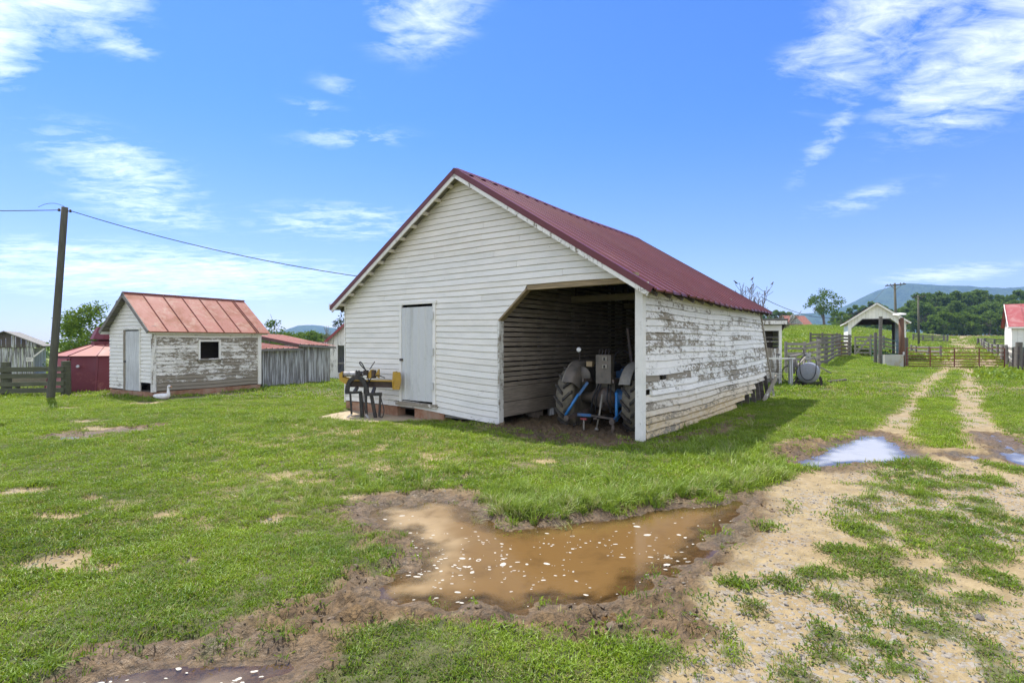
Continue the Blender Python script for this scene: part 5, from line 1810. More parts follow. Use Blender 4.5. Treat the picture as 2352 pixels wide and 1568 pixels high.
# a pale feed bunk seen through that fence
fb = empty('feed_bunk', (W(95, 890, 18.0).x, 18.0, -0.02), R(4), 'low pale feed bunk behind the mossy plank fence', 'trough')
MB().prism([(-0.25, 0.30), (0.25, 0.30), (0.36, 0.52), (0.32, 0.52), (0.21, 0.34), (-0.21, 0.34), (-0.32, 0.52), (-0.36, 0.52)], -1.2, 1.2, 'x').build('trough', M['concrete'], fb)
for x in (-0.95, 0.95):
    for y in (-0.25, 0.25):
        MB().box(x - 0.05, x + 0.05, y - 0.05, y + 0.05, -0.2, 0.31).build('leg', M['grey_wood'], fb)
for o in fb.children:
    pass


# ------------------------------------------------------------------ utility pole and service wires
def wire(label, pts, r=0.008, sag=0.0, m=None):
    a, b = Vector(pts[0]), Vector(pts[1])
    P = []
    for i in range(25):
        t = i / 24
        p = a.lerp(b, t)
        p.z -= sag * 4 * t * (1 - t)
        P.append(p)
    o = MB().tube(P, r, 5).build('wire', m or M['rubber'])
    return tag(o, label, 'wire')


def yard_pole():
    b, t = W(116, 918, 15.1), W(149, 476, 15.1)
    T = empty('utility_pole', (b.x, b.y, 0), 0, 'leaning grey wooden utility pole left of the small white shed', 'utility pole')
    d = t - Vector((b.x, b.y, 0))
    n = 9
    MB().tube([Vector((0, 0, -0.4))] + [d * (i / n) for i in range(n + 1)], [0.098] + [0.096 - 0.016 * i / n for i in range(n + 1)], 14).build('pole', M['pole_wood'], T, True)
    p = d * 0.985
    for s, dz in ((-1, 0.0), (1, -0.03)):
        MB().tube([p + Vector((s * 0.07, 0, dz)), p + Vector((s * 0.17, 0, dz))], 0.014, 6).build('bolt', M['iron'], T)
        MB().lathe([(0.0, -0.04), (0.03, -0.03), (0.034, 0.0), (0.022, 0.02), (0.03, 0.04), (0, 0.05)], 8, 'z', tuple(p + Vector((s * 0.16, 0, dz)))).build('insulator', M['iron'], T)
    MB().box(p.x - 0.10, p.x - 0.07, -0.03, 0.03, p.z - 0.32, p.z - 0.24).build('bracket', M['iron'], T)
    return t


pt_ = yard_pole()
wire('dark service wire from the leaning pole to the barn roof', [pt_ + Vector((0.16, 0, -0.10)), (-2.9, 14.25, 3.22)], 0.011, 0.22)
wire('dark service wire leaving the frame left of the leaning pole', [pt_ + Vector((-0.16, 0, -0.08)), (-33, 16, 6.6)], 0.012, 0.35)
wire('thin loop of wire at the head of the leaning pole', [pt_ + Vector((-0.75, 0, 0.0)), pt_ + Vector((-0.02, 0, 0.02))], 0.006, -0.10)
# small mast on the hidden barn slope that takes the wire
mast = MB().tube([(-2.9, 14.25, 2.85), (-2.9, 14.25, 3.28)], 0.02, 6).build('service_mast', M['iron'])
tag(mast, 'short iron service mast on the far slope of the barn roof', 'mast')
# ------------------------------------------------------------------ tractor in the bay
M['tyre'] = plain('dusty_tractor_tyre', (0.135, 0.118, 0.083), 0.9, 0.4, 5.0, dirt=(0.20, 0.17, 0.112), dirt_amt=0.8)
M['lug'] = plain('worn_black_tread', (0.036, 0.033, 0.028), 0.9, 0.4, 9.0, dirt=(0.13, 0.11, 0.08), dirt_amt=0.6)
M['tyre_dark'] = plain('black_tyre_wall', (0.03, 0.028, 0.026), 0.85, 0.3, 6.0)
M['tractor_grey'] = plain('grey_tractor_paint', (0.125, 0.112, 0.088), 0.6, 0.35, 5.0, dirt=(0.16, 0.125, 0.09), dirt_amt=0.7)
M['tractor_blue'] = plain('blue_tractor_paint', (0.025, 0.14, 0.33), 0.5, 0.3, 6.0, dirt=(0.13, 0.11, 0.09), dirt_amt=0.55)
M['link_blue'] = plain('bright_blue_lift_arm', (0.015, 0.20, 0.50), 0.4, 0.25, 6.0, dirt=(0.10, 0.10, 0.10), dirt_amt=0.4)
M['grease'] = plain('greasy_iron', (0.10, 0.085, 0.07), 0.6, 0.4, 8.0, 0.3, dirt=(0.17, 0.10, 0.06), dirt_amt=0.5)
M['lamp_glass'] = plain('white_work_lamp', (0.80, 0.79, 0.74), 0.3, 0.05)
M['fender_pale'] = plain('pale_worn_fender', (0.27, 0.25, 0.20), 0.6, 0.3, 4.0, dirt=(0.20, 0.17, 0.12), dirt_amt=0.6)


def tractor():
    c = BL + BU * 6.54 + BV * 1.12
    zg = gz(c.x, c.y)
    T = empty('tractor', (c.x, c.y, zg), math.atan2(BU.y, BU.x) + R(3), 'old grey and blue tractor seen from behind inside the barn bay', 'tractor')
    # local x = right, y = forward
    RR, WD = 0.64, 0.34

    def wheel(x, y, r, w, lugs, name):
        prof = [(r * 0.56, -w * 0.36), (r * 0.80, -w * 0.50), (r * 0.93, -w * 0.47), (r * 0.955, -w * 0.25), (r * 0.96, 0), (r * 0.955, w * 0.25), (r * 0.93, w * 0.47), (r * 0.80, w * 0.50), (r * 0.56, w * 0.36)]
        wh = empty(name, (x, y, r - 0.015))
        wh.parent = T
        MB().lathe(prof, 36, 'x').build('tyre', M['tyre'], wh, True)
        if lugs:
            n = 17
            for k in range(n):
                for s in (-1, 1):
                    t0 = 2 * math.pi * (k + (0.5 if s > 0 else 0)) / n
                    mb = MB()
                    pts = []
                    for i in range(4):
                        f = i / 3
                        xx = s * w * (0.02 + 0.50 * f)
                        t = t0 - 0.26 * f
                        rr = r * (0.955 - 0.10 * max(0, f - 0.62))
                        pts.append((xx, t, rr))
                    v = []
                    for xx, t, rr in pts:
                        for dt, dr in ((-0.052, -0.02), (0.052, -0.02), (0.038, 0.052), (-0.038, 0.052)):
                            v.append((xx, (rr + dr) * math.cos(t + dt), (rr + dr) * math.sin(t + dt)))
                    b = []
                    for i in range(3):
                        for q in range(4):
                            b.append((i * 4 + q, i * 4 + (q + 1) % 4, (i + 1) * 4 + (q + 1) % 4, (i + 1) * 4 + q))
                    b += [(3, 2, 1, 0), (12, 13, 14, 15)]
                    mb.add(v, b)
                    mb.build('tread_lug', M['lug'], wh)
        MB().lathe([(0.05, -w * 0.20), (r * 0.30, -w * 0.15), (r * 0.36, w * 0.1), (r * 0.56, w * 0.20), (r * 0.60, w * 0.33), (r * 0.56, w * 0.30), (r * 0.50, -w * 0.30), (r * 0.59, -w * 0.34), (r * 0.6, -w * 0.3)], 28, 'x').build('rim', M['fender_pale'], wh, True)
        return wh
    wheel(-0.66, 0, RR, WD, True, 'rear_wheel')
    wheel(0.66, 0, RR, WD, True, 'rear_wheel')
    wheel(-0.55, 1.95, 0.36, 0.17, False, 'front_wheel')
    wheel(0.55, 1.95, 0.36, 0.17, False, 'front_wheel')
    # axle, housing, engine
    MB().lathe([(0.11, -0.60), (0.10, -0.34), (0.17, -0.26), (0.20, -0.18)], 14, 'x', (0, 0, RR)).build('axle_housing', M['tractor_grey'], T, True)
    MB().lathe([(0.20, 0.18), (0.17, 0.26), (0.155, 0.30), (0.15, 0.48), (0.11, 0.5), (0.11, 0.6)], 14, 'x', (0, 0, RR)).build('axle_housing', M['tractor_blue'], T, True)
    MB().lathe([(0.10, -0.26), (0.21, -0.22), (0.245, 0.0), (0.22, 0.5), (0.16, 1.1)], 14, 'y', (0, 0, RR + 0.0)).build('gearbox', M['grease'], T, True)
    MB().box(-0.19, 0.19, -0.16, 0.45, RR + 0.13, RR + 0.36).build('lift_cover', M['tractor_grey'], T)
    MB().box(-0.20, 0.20, 1.0, 2.05, 0.45, 0.85).build('engine', M['grease'], T)
    MB().box(-0.24, 0.24, 0.95, 2.15, 0.86, 1.18).build('bonnet', M['tractor_blue'], T)
    MB().tube([(-0.55, 1.95, 0.36), (0.55, 1.95, 0.36)], 0.05, 8).build('front_axle', M['grease'], T)
    # fenders: shells over the inner side of each wheel
    for s in (-1, 1):
        rows = []
        for x in (0.66, 0.50, 0.45, 0.42):
            r_ = []
            for k in range(13):
                t = R(28 + 10.5 * k)
                rr = RR + 0.085 + (0.0 if x > 0.47 else -0.02 if x > 0.43 else -0.30)
                r_.append((s * x, -rr * math.cos(t), RR + rr * math.sin(t) - 0.02))
            rows.append(r_)
        MB().sheet(rows).build('fender', M['tractor_grey'] if s < 0 else M['fender_pale'], T, True)
        MB().tube([(s * 0.66, r_[1], r_[2]) for r_ in rows[0]], 0.012, 6).build('fender_bead', M['fender_pale'], T)
    MB().lathe([(0.0, -0.03), (0.17, -0.02), (0.185, 0.0), (0.16, 0.02), (0, 0.05)], 18, 'y', (-0.43, -0.26, RR + 0.42)).build('fender_bulge', M['tractor_grey'], T, True)
    # lamp on the left fender
    lp = MB().lathe([(0.0, 0.0), (0.055, 0.0), (0.06, 0.015), (0.05, 0.06), (0.02, 0.09), (0, 0.09)], 16, 'y', (-0.52, -0.22, RR + 0.92)).build('work_lamp', M['iron'], T, True)
    MB().lathe([(0.0, -0.012), (0.035, -0.008), (0.052, 0.002)], 16, 'y', (-0.52, -0.222, RR + 0.92)).build('lens', M['lamp_glass'], lp, True)
    MB().tube([(-0.52, -0.17, RR + 0.70), (-0.515, -0.18, RR + 0.87)], 0.012, 6).build('lamp_bracket', M['iron'], lp)
    # seat and cushion
    MB().prism([(-0.30, RR + 0.52), (0.05, RR + 0.50), (0.10, RR + 0.58), (0.05, RR + 0.64), (-0.26, RR + 0.66)], 0.05, 0.45).build('seat', M['tyre_dark'], T)
    MB().box(-0.36, -0.24, -0.22, -0.12, RR + 0.60, RR + 0.70).build('wood_block', M['pale_wood'], T)
    # tall grey hydraulic tank with two sockets
    tk = MB().box(-0.10, 0.20, -0.36, -0.22, RR + 0.30, RR + 0.83).build('rear_plate', M['tractor_grey'], T)
    for z in (0.72, 0.58):
        MB().box(0.03, 0.13, -0.375, -0.361, RR + z, RR + z + 0.075).build('socket', M['fender_pale'], tk)
        MB().box(0.06, 0.09, -0.381, -0.376, RR + z + 0.01, RR + z + 0.06).build('socket_hole', M['black'], tk)
    for x in (-0.06, 0.0, 0.06, 0.13):
        MB().tube([(x, -0.3, RR + 0.83), (x + 0.01, -0.27, RR + 0.93)], 0.012, 6).build('lever', M['iron'], T)
    # lift arms, rods, lower links, top link
    MB().beam((-0.26, -0.20, RR + 0.34), (-0.30, -0.50, RR + 0.36), 0.04, 0.06).build('lift_arm', M['grease'], T)
    MB().beam((0.26, -0.20, RR + 0.34), (0.30, -0.50, RR + 0.36), 0.04, 0.06).build('lift_arm', M['grease'], T)
    MB().beam((-0.22, -0.46, RR + 0.32), (-0.36, -0.56, RR + 0.08), 0.035, 0.045).build('lift_rod', M['tractor_blue'], T)
    MB().tube([(-0.36, -0.56, RR + 0.10), (-0.58, -0.66, 0.34)], [0.026, 0.030], 8).build('lift_rod', M['link_blue'], T, True)
    MB().tube([(0.36, -0.48, RR + 0.16), (0.40, -0.58, 0.30)], 0.028, 8).build('lift_rod', M['link_blue'], T, True)
    for s in (-1, 1):
        MB().beam((s * 0.30, 0.0, 0.42), (s * 0.44, -0.82, 0.33), 0.035, 0.075).build('lower_link', M['grease'] if s < 0 else M['tractor_blue'], T)
        MB().tube([(s * 0.44, -0.84, 0.33), (s * 0.44, -0.90, 0.33)], 0.05, 8).build('link_eye', M['grease'], T)
    MB().beam((-0.40, -0.55, 0.36), (-0.12, -0.52, 0.36), 0.04, 0.05).build('stabiliser', M['tractor_blue'], T)
    MB().beam((-0.12, -0.52, 0.36), (0.38, -0.55, 0.33), 0.04, 0.035).build('stabiliser', M['grease'], T)
    MB().tube([(0.04, -0.38, RR + 0.10), (0.02, -0.46, 0.40), (-0.02, -0.50, 0.12)], [0.022, 0.018, 0.016], 8).build('top_link', M['fender_pale'], T, True)
    MB().lathe([(0, -0.04), (0.035, -0.02), (0.035, 0.02), (0, 0.04)], 8, 'y', (-0.02, -0.50, 0.11)).build('link_ball', M['fender_pale'], T)
    MB().beam((0.0, 0.2, 0.33), (0.0, -0.62, 0.32), 0.07, 0.03).build('drawbar', M['grease'], T)
    MB().tube([(-0.22, -0.62, 0.10), (-0.22, -0.62, 0.30)], 0.018, 7).build('hitch_pin', M['fender_pale'], T)
    red = plain('red_clevis', (0.30, 0.05, 0.05), 0.5, 0.2)
    MB().beam((-0.28, -0.62, 0.30), (-0.16, -0.62, 0.30), 0.05, 0.03).build('clevis', red, T)
    MB().tube([(0.0, -0.20, RR - 0.10), (0.0, -0.36, RR - 0.10)], 0.045, 10).build('power_takeoff', M['grease'], T)
    for x, w in ((-0.16, 0.03), (-0.09, 0.025), (0.12, 0.03), (0.19, 0.022)):
        MB().tube([(x * 0.7, -0.2, RR + 0.28), (x, -0.36, RR + 0.02), (x * 1.5, -0.30, 0.40)], w * 0.5, 6).build('hydraulic_hose', M['rubber'], T)
    MB().tube([(0.44, -0.84, 0.33), (0.45, -0.86, 0.20), (0.44, -0.86, 0.14)], [0.02, 0.03, 0.018], 7).build('check_chain', M['grease'], T)
    # wheel and upright exhaust beyond
    MB().tube([(0.18 * math.cos(a_), 0.72, RR + 0.72 + 0.18 * math.sin(a_)) for a_ in np.linspace(0, 2 * math.pi, 25)], 0.014, 6, False).build('steering_wheel', M['tyre_dark'], T)
    MB().tube([(0.47, 0.02, RR + 0.55), (0.36, 0.06, RR + 1.32)], [0.035, 0.03], 8).build('exhaust_stack', M['iron'], T)
    return T


tractor()
# ------------------------------------------------------------------ right side: small shed, tank, corral, gates
def back_shed():
    rnd = random.Random(52)
    c = W(1795, 886, 20.3)
    T = empty('shed', (c.x, c.y, gz(c.x, c.y)), R(-4), 'narrow weathered white shed with dark window behind the barn', 'shed')
    # local x to the left is negative; front at y = 0
    wl = 1.75
    x = -wl
    while x < -0.02:
        w = rnd.uniform(0.10, 0.16)
        w = min(w, -x)
        MB().box(x, x + w - 0.01, -0.02, 0, 0.48, 1.36 + rnd.uniform(-0.02, 0.02)).build('wall_plank', M['white_vert'], T, color=(0.62 + rnd.uniform(-.15, .15), 0, 0.4))
        x += w
    MB().box(-wl, 0.0, -0.025, 0.0, 0.22, 0.46).build('base_board', M['white'], T, color=(0.55, 0.1, 0.4))
    MB().box(-wl, 0.0, -0.02, 0.0, -0.02, 0.20).build('base_board', M['grey_wood'], T)
    MB().box(-0.10, 0.0, -0.03, 0.06, 0.0, 2.18).build('corner_post', M['white_trim'], T, color=(0.35, 0, 0.3))
    MB().box(-wl, -wl + 0.1, -0.03, 0.06, 0.0, 2.18).build('corner_post', M['white_trim'], T, color=(0.35, 0, 0.3))
    MB().box(-wl, 0.0, -0.028, 0.0, 2.02, 2.24).build('head_board', M['white'], T, color=(0.3, 0, 0.3))
    MB().box(-wl + 0.1, -0.1, -0.015, 0.01, 1.60, 1.625).build('window_bar', M['white'], T, color=(0.6, 0, 0.4))
    MB().box(-wl + 0.1, -0.1, 0.0, 0.02, 1.76, 1.78).build('window_bar', M['grey_wood'], T)
    MB().box(-wl, -0.02, 0.75, 0.8, 0.0, 2.2).build('inner_wall', M['dark_wood'], T)
    MB().box(-wl, -0.02, 0.05, 0.7, 2.1, 2.13).build('inner_ceiling', M['dark_wood'], T)
    z = 0.1
    while z < 2.15:
        MB().box(-0.02, 0.0 + 0.005, 0.06, 1.5, z, z + 0.125).build('side_board', M['grey_wood'], T)
        z += 0.135
    MB().box(-wl - 0.2, 0.10, -0.25, -0.22, 2.26, 2.40).build('fascia', M['white_trim'], T, color=(0.45, 0, 0.5))
    MB().hexa([(-wl - 0.2, -0.26, 2.41), (0.14, -0.26, 2.43), (0.34, 1.7, 1.72), (-wl - 0.2, 1.7, 2.1), (-wl - 0.2, -0.26, 2.45), (0.14, -0.26, 2.47), (0.34, 1.7, 1.76), (-wl - 0.2, 1.7, 2.14)]).build('roof', M['grey_wood'], T)
    MB().beam((0.13, -0.2, 2.36), (0.36, 1.5, 1.72), 0.03, 0.11).build('rake_board', M['grey_wood'], T)
    # latch
    MB().box(-0.2, -0.06, -0.04, -0.024, 1.10, 1.14).build('latch', M['iron'], T)
    # rail and wire-mesh panel in front
    P = empty('pen_gate', (c.x, c.y - 0.55, gz(c.x, c.y - .55)), R(-4), 'white-railed wire mesh pen gate in front of the narrow shed', 'gate')
    MB().box(-1.4, 0.22, -0.02, 0.02, 0.98, 1.03).build('top_rail', M['white_trim'], P, color=(0.2, 0, 0.2))
    MB().box(0.0, 0.12, -0.06, 0.06, -0.3, 1.0).build('post', M['grey_vert'], P)
    mb = MB()
    for i in range(12):
        mb.tube([(-1.3 + i * 0.1, 0, 0.2), (-1.3 + i * 0.1, 0, 0.98)], 0.004, 4)
    for i in range(9):
        mb.tube([(-1.35, 0, 0.2 + i * 0.1), (0.0, 0, 0.2 + i * 0.1)], 0.004, 4)
    mb.build('mesh', M['iron'], P)


back_shed()


def fuel_tank():
    m = plain('grey_tank_paint', (0.27, 0.29, 0.31), 0.5, 0.18, 3.0, dirt=(0.22, 0.16, 0.12), dirt_amt=0.45)
    c = W(1856, 886, 19.4)
    T = empty('fuel_tank', (c.x, c.y, gz(c.x, c.y)), R(-31), 'round grey fuel tank with looped black hose on the grass behind the barn', 'fuel tank')
    z0 = 0.46
    MB().lathe([(0.0, -0.06), (0.2, -0.05), (0.32, -0.02), (0.36, 0.02), (0.365, 0.04), (0.36, 0.06), (0.36, 1.25), (0.32, 1.30), (0.0, 1.36)], 32, 'y', (0, 0, z0)).build('tank', m, T, True)
    MB().tube([(0, 0.18, z0 + 0.39), (0, 0.18, z0 + 0.52)], 0.04, 8).build('filler', M['chrome'], T)
    MB().box(-0.09, 0.09, 0.1, 0.28, z0 + 0.50, z0 + 0.72).build('pump', M['chrome'], T)
    MB().tube([(0.0, 0.18, z0 + 0.72), (0.03, 0.1, z0 + 0.80), (0.16, 0.08, z0 + 0.76)], 0.012, 6).build('pump_handle', M['iron'], T)
    pts = []
    for k in range(25):
        t = k / 24
        a = math.pi * (1.5 + 2.0 * t)
        pts.append((-0.245 * math.cos(math.pi * t) + 0.03 * (t - 0.5), -0.14 + 0.02 * math.sin(t * 9), z0 + 0.42 - 0.66 * math.sin(math.pi * t) ** 0.55))
    pts = [(-0.05, 0.12, z0 + 0.68), (-0.17, -0.02, z0 + 0.60)] + pts + [(0.18, 0.0, z0 + 0.62), (0.08, 0.12, z0 + 0.64)]
    MB().tube(pts, 0.017, 8).build('hose', M['rubber'], T, True)
    for y in (0.2, 1.05):
        for s in (-1, 1):
            MB().beam((s * 0.36, y, z0 - 0.16), (s * 0.46, y, -0.05), 0.06, 0.06, (0, 1, 0)).build('leg', M['iron'], T)
        MB().beam((-0.44, y, 0.06), (0.44, y, 0.06), 0.05, 0.07).build('cradle', M['iron'], T)
    return c


tc = fuel_tank()


# old wooden implement frame leaning beside the tank
def old_frame():
    c = W(1818, 884, 20.6)
    T = empty('implement_frame', (c.x, c.y, gz(c.x, c.y)), R(8), 'old bare timber implement frame leaning between fuel tank and plank fence', 'implement')
    for p, q, w in (((-0.05, 0, 0.95), (0.62, -0.3, 0.02), 0.085), ((0.30, 0.2, 1.05), (0.42, 0.1, 0.0), 0.07), ((0.28, 0.2, 1.0), (0.24, 0.2, 0.35), 0.07),
                    ((0.30, 0.15, 0.62), (1.05, 0.5, 1.05), 0.07), ((0.45, 0.1, 0.35), (1.0, 0.6, 0.95), 0.06), ((0.85, 0.5, 1.35), (1.0, 0.5, 0.9), 0.06), ((1.0, 0.5, 1.1), (1.10, 0.2, 0.5), 0.055),
                    ((0.9, 0.4, 0.92), (1.75, 0.1, 0.36), 0.06), ((0.1, 0.3, 1.0), (1.0, 0.8, 1.08), 0.09)):
        MB().beam(p, q, w, w * 0.7).build('timber', M['fence_pale'], T)
    t = MB().tube([(1.35, -0.2, 0.04), (2.35, 0.05, 0.10)], [0.06, 0.05], 7).build('drawbar', M['dark_wood'], T)
    MB().tube([(0.15 + 0.31 * math.cos(a_), 0.35, 0.34 + 0.31 * math.sin(a_)) for a_ in np.linspace(0, 2 * math.pi, 25)], 0.02, 6, False).build('iron_wheel', M['iron'], T)


old_frame()

plank_fence('grey plank fence between the narrow shed and the fuel tank', [fx(1806, 26), fx(1846, 26.4), fx(1880, 27)], [0.42, 0.72, 1.02, 1.28, 1.50], 0.13, 0.03, 0.15, 1.62, M['fence_pale'], name='plank_fence')
plank_fence('dark corral fence running back towards the open white shed', [fx(1880, 31.5), fx(1897, 33), fx(1912, 37), fx(1928, 40), fx(1951, 42)], [0.22, 0.48, 0.76, 1.04, 1.32, 1.56], 0.15, 0.035, 0.2, 1.72, M['fence'], name='plank_fence')
plank_fence('far corral fence behind the fuel tank', [fx(1862, 48), fx(1890, 48), fx(1922, 48), fx(1946, 47.5)], [0.35, 0.75, 1.1, 1.42], 0.15, 0.035, 0.18, 1.6, M['fence'], name='plank_fence')


def pipe_gate(label, A, B, h, bars, uprights, m, r=0.024, z0=0.12, name='pipe_gate', heights=None):
    ga, gb_ = gz(*A), gz(*B)
    d = Vector((B[0] - A[0], B[1] - A[1], gb_ - ga))
    L = math.hypot(d.x, d.y)
    T = empty(name, (A[0], A[1], ga), math.atan2(d.y, d.x), label, 'gate')
    sl = d.z / L
    heights = heights or [z0 + (h - z0) * i / (bars - 1) for i in range(bars)]
    for z in heights:
        MB().tube([(0, 0, z), (L * 0.5, 0, z + sl * L * 0.5 - 0.01), (L, 0, z + sl * L)], r, 8).build('bar', m, T, True)
    for i in range(uprights):
        x = L * i / (uprights - 1)
        MB().box(x - 0.03, x + 0.03, -r - 0.012, -r + 0.004, heights[0] + sl * x, heights[-1] + sl * x + 0.02).build('upright', m, T)
    return T


M['gate_rust'] = rusty('rusty_red_pipe', (0.13, 0.035, 0.025), (0.20, 0.075, 0.035), 0.5, 0.6, 3.0)
M['gate_green'] = rusty('green_pipe', (0.03, 0.13, 0.085), (0.10, 0.13, 0.09), 0.3, 0.5, 3.0)
pipe_gate('long rusty red pipe gate across the farm lane', (24.45, 33.2), (29.05, 31.6), 1.22, 7, 5, M['gate_rust'], 0.026, heights=[0.10, 0.24, 0.38, 0.54, 0.72, 0.94, 1.20])
pipe_gate('short green pipe gate left of the water trough', fx(2003, 36.5), fx(2018, 33.8), 1.45, 6, 3, M['gate_green'], 0.022)
pipe_gate('dark green pipe panel behind the water trough', fx(2021, 34.6), fx(2067, 34.6), 1.55, 6, 2, M['gate_green'], 0.022)
pipe_gate('rusty corral gate left of the open white shed', fx(1918, 38.5), fx(1946, 40.5), 1.15, 5, 3, M['gate_rust'], 0.022)


def stock_gate(label, A, B, h, m):
    ga, gb_ = gz(*A), gz(*B)
    L = math.hypot(B[0] - A[0], B[1] - A[1])
    T = empty('board_gate', (A[0], A[1], ga), math.atan2(B[1] - A[1], B[0] - A[0]), label, 'gate')
    for i in range(5):
        z = 0.18 + (h - 0.3) * i / 4
        MB().box(0, L, -0.02, 0.012, z, z + 0.13).build('board', m, T)
    MB().box(0, 0.13, -0.05, -0.021, 0.1, h).build('upright', m, T)
    MB().box(L - 0.13, L, -0.05, -0.021, 0.1, h).build('upright', m, T)
    MB().beam((0.10, -0.066, 0.16), (L - 0.1, -0.066, h - 0.08), 0.028, 0.13).build('brace', m, T)


stock_gate('grey board gate with diagonal brace in the open white shed', fx(1962, 43.6), fx(2001, 43.2), 1.55, M['fence_pale'])

# big posts, trough and lamp at the gate
c = fx(2071, 33)
bp = empty('gate_post', (*c, gz(*c)), 0, 'thick brown wooden gate post beside the water trough', 'post')
MB().tube([(0, 0, -0.3), (0.01, 0, 1.5), (-0.03, 0, 3.05)], [0.17, 0.15, 0.135], 14).build('post', M['brown_post'], bp, True)
MB().box(-0.05, 0.05, -0.20, -0.15, 0.75, 0.95).build('outlet_box', M['chrome'], bp)
lm = empty('yard_lamp', (c[0] - 0.16, c[1] - 0.02, gz(*c) + 2.98), R(10), 'flat white yard lamp on top of the brown gate post', 'lamp')
MB().tube([(0, 0, 0), (0, -0.02, 0.22)], 0.05, 8).build('stem', M['white_trim'], lm, color=(0, 0, 0))
MB().hexa([(-0.30, -0.25, 0.20), (0.24, -0.25, 0.24), (0.30, 0.25, 0.30), (-0.24, 0.25, 0.26), (-0.26, -0.22, 0.28), (0.28, -0.22, 0.33), (0.32, 0.22, 0.38), (-0.2, 0.22, 0.34)]).build('head', M['white_trim'], lm, color=(0, 0, 0))
c2 = fx(2021, 33)
gp = MB().tube([(0, 0, -0.3), (0.05, 0, 2.95)], [0.105, 0.095], 8).build('gate_post', M['fence'])
gp.location = (*c2, gz(*c2))
tag(gp, 'tall thin grey post at the left end of the water trough', 'post')
c3 = fx(2011, 34.5)
gp = MB().tube([(0, 0, -0.3), (0.0, 0, 1.95)], [0.11, 0.10], 8).build('gate_post', M['fence'])
gp.location = (*c3, gz(*c3))
tag(gp, 'shorter dark post behind the tall thin post by the green gate', 'post')
c4 = fx(2081, 34)
gp = MB().tube([(0, 0, -0.3), (0.0, 0, 1.85)], [0.13, 0.12], 8).build('gate_post', M['fence'])
gp.location = (*c4, gz(*c4))
tag(gp, 'short dark post where the long rusty gate is hung', 'post')
trm = rusty('stained_trough_concrete', (0.42, 0.41, 0.36), (0.34, 0.25, 0.06), 0.32, 0.8, 2.2, (1, 1, 0.5))
c5 = fx(2046, 32.9)
tr = empty('water_trough', (*c5, gz(*c5)), R(-3), 'concrete water trough with ochre stain between the two gate posts', 'trough')
MB().prism([(-0.55, -0.1), (0.55, -0.1), (0.55, 0.68), (0.47, 0.68), (0.47, 0.3), (-0.47, 0.3), (-0.47, 0.68), (-0.55, 0.68)], -0.32, 0.38).build('basin', trm, tr)
MB().box(-0.47, 0.47, -0.32, -0.24, 0.28, 0.68).build('basin_front', trm, tr)
MB().box(-0.47, 0.47, 0.30, 0.38, 0.28, 0.68).build('basin_back', trm, tr)
MB().box(-0.47, 0.47, -0.24, 0.30, 0.55, 0.56).build('water', M['water'], tr)


# drive-through shed
def pavilion():
    C = W(1948, 820, 45)
    g = gz(C.x, C.y)
    wid = 3.95
    T = gable_shed('open_shed', 'open white drive-through shed with red roof beyond the corral', (C.x, C.y, g - 0.05), R(-29), wid, 6.2, 2.80, 4.22, M['white_vert'], M['roof_far'], 0.30,
                   opening=(0.22, wid - 0.22, 0, 2.95, 0.78), plank=0.24, front_color=(0.12, 0, 0.1))
    T['category'] = 'shed'
    # rear frame
    for x in (0.05, wid - 0.25):
        MB().box(x, x + 0.2, 6.0, 6.2, -0.3, 2.8).build('rear_post', M['dark_wood'], T)
    MB().box(0.2, wid - 0.2, 6.0, 6.15, 2.6, 2.85).build('rear_beam', M['dark_wood'], T)
    MB().prism([(0.1, 2.8), (wid - 0.1, 2.8), (wid / 2, 4.15)], 6.05, 6.1).build('rear_gable', M['dark_wood'], T)
    MB().box(0.03, 0.06, 0.1, 6.0, -0.3, 2.8).build('inner_lining', M['dark_wood'], T)
    MB().beam((0.06, 1.2, 1.2), (0.06, 2.4, 2.4), 0.1, 0.1).build('brace', M['fence_pale'], T)
    MB().beam((0.24, -0.03, 2.17), (1.0, -0.03, 2.93), 0.05, 0.05).build('opening_trim', M['grey_wood'], T)
    MB().beam((1.0, -0.03, 2.94), (wid - 1.0, -0.03, 2.94), 0.05, 0.06).build('opening_trim', M['grey_wood'], T)
    return T


pavilion()
# corral rails behind the open shed
plank_fence('high grey corral fence seen through the open white shed', [fx(2000, 52), fx(2030, 52), fx(2052, 51.5), fx(2080, 51)], [0.4, 0.8, 1.2, 1.55], 0.16, 0.035, 0.2, 1.75, M['fence_pale'])
plank_fence('sloping plank fence right of the open white shed', [fx(2092, 58), fx(2104, 57), fx(2133, 53), fx(2160, 50)], [0.3, 0.65, 1.0], 0.15, 0.04, 0.18, 1.15, M['fence_pale'])
plank_fence('ragged fence on the crest left of the far track', [fx(2098, 100), fx(2120, 103), fx(2142, 106), fx(2168, 110), fx(2176, 112)], [0.5, 0.95, 1.3], 0.2, 0.05, 0.3, 1.5, M['fence'])
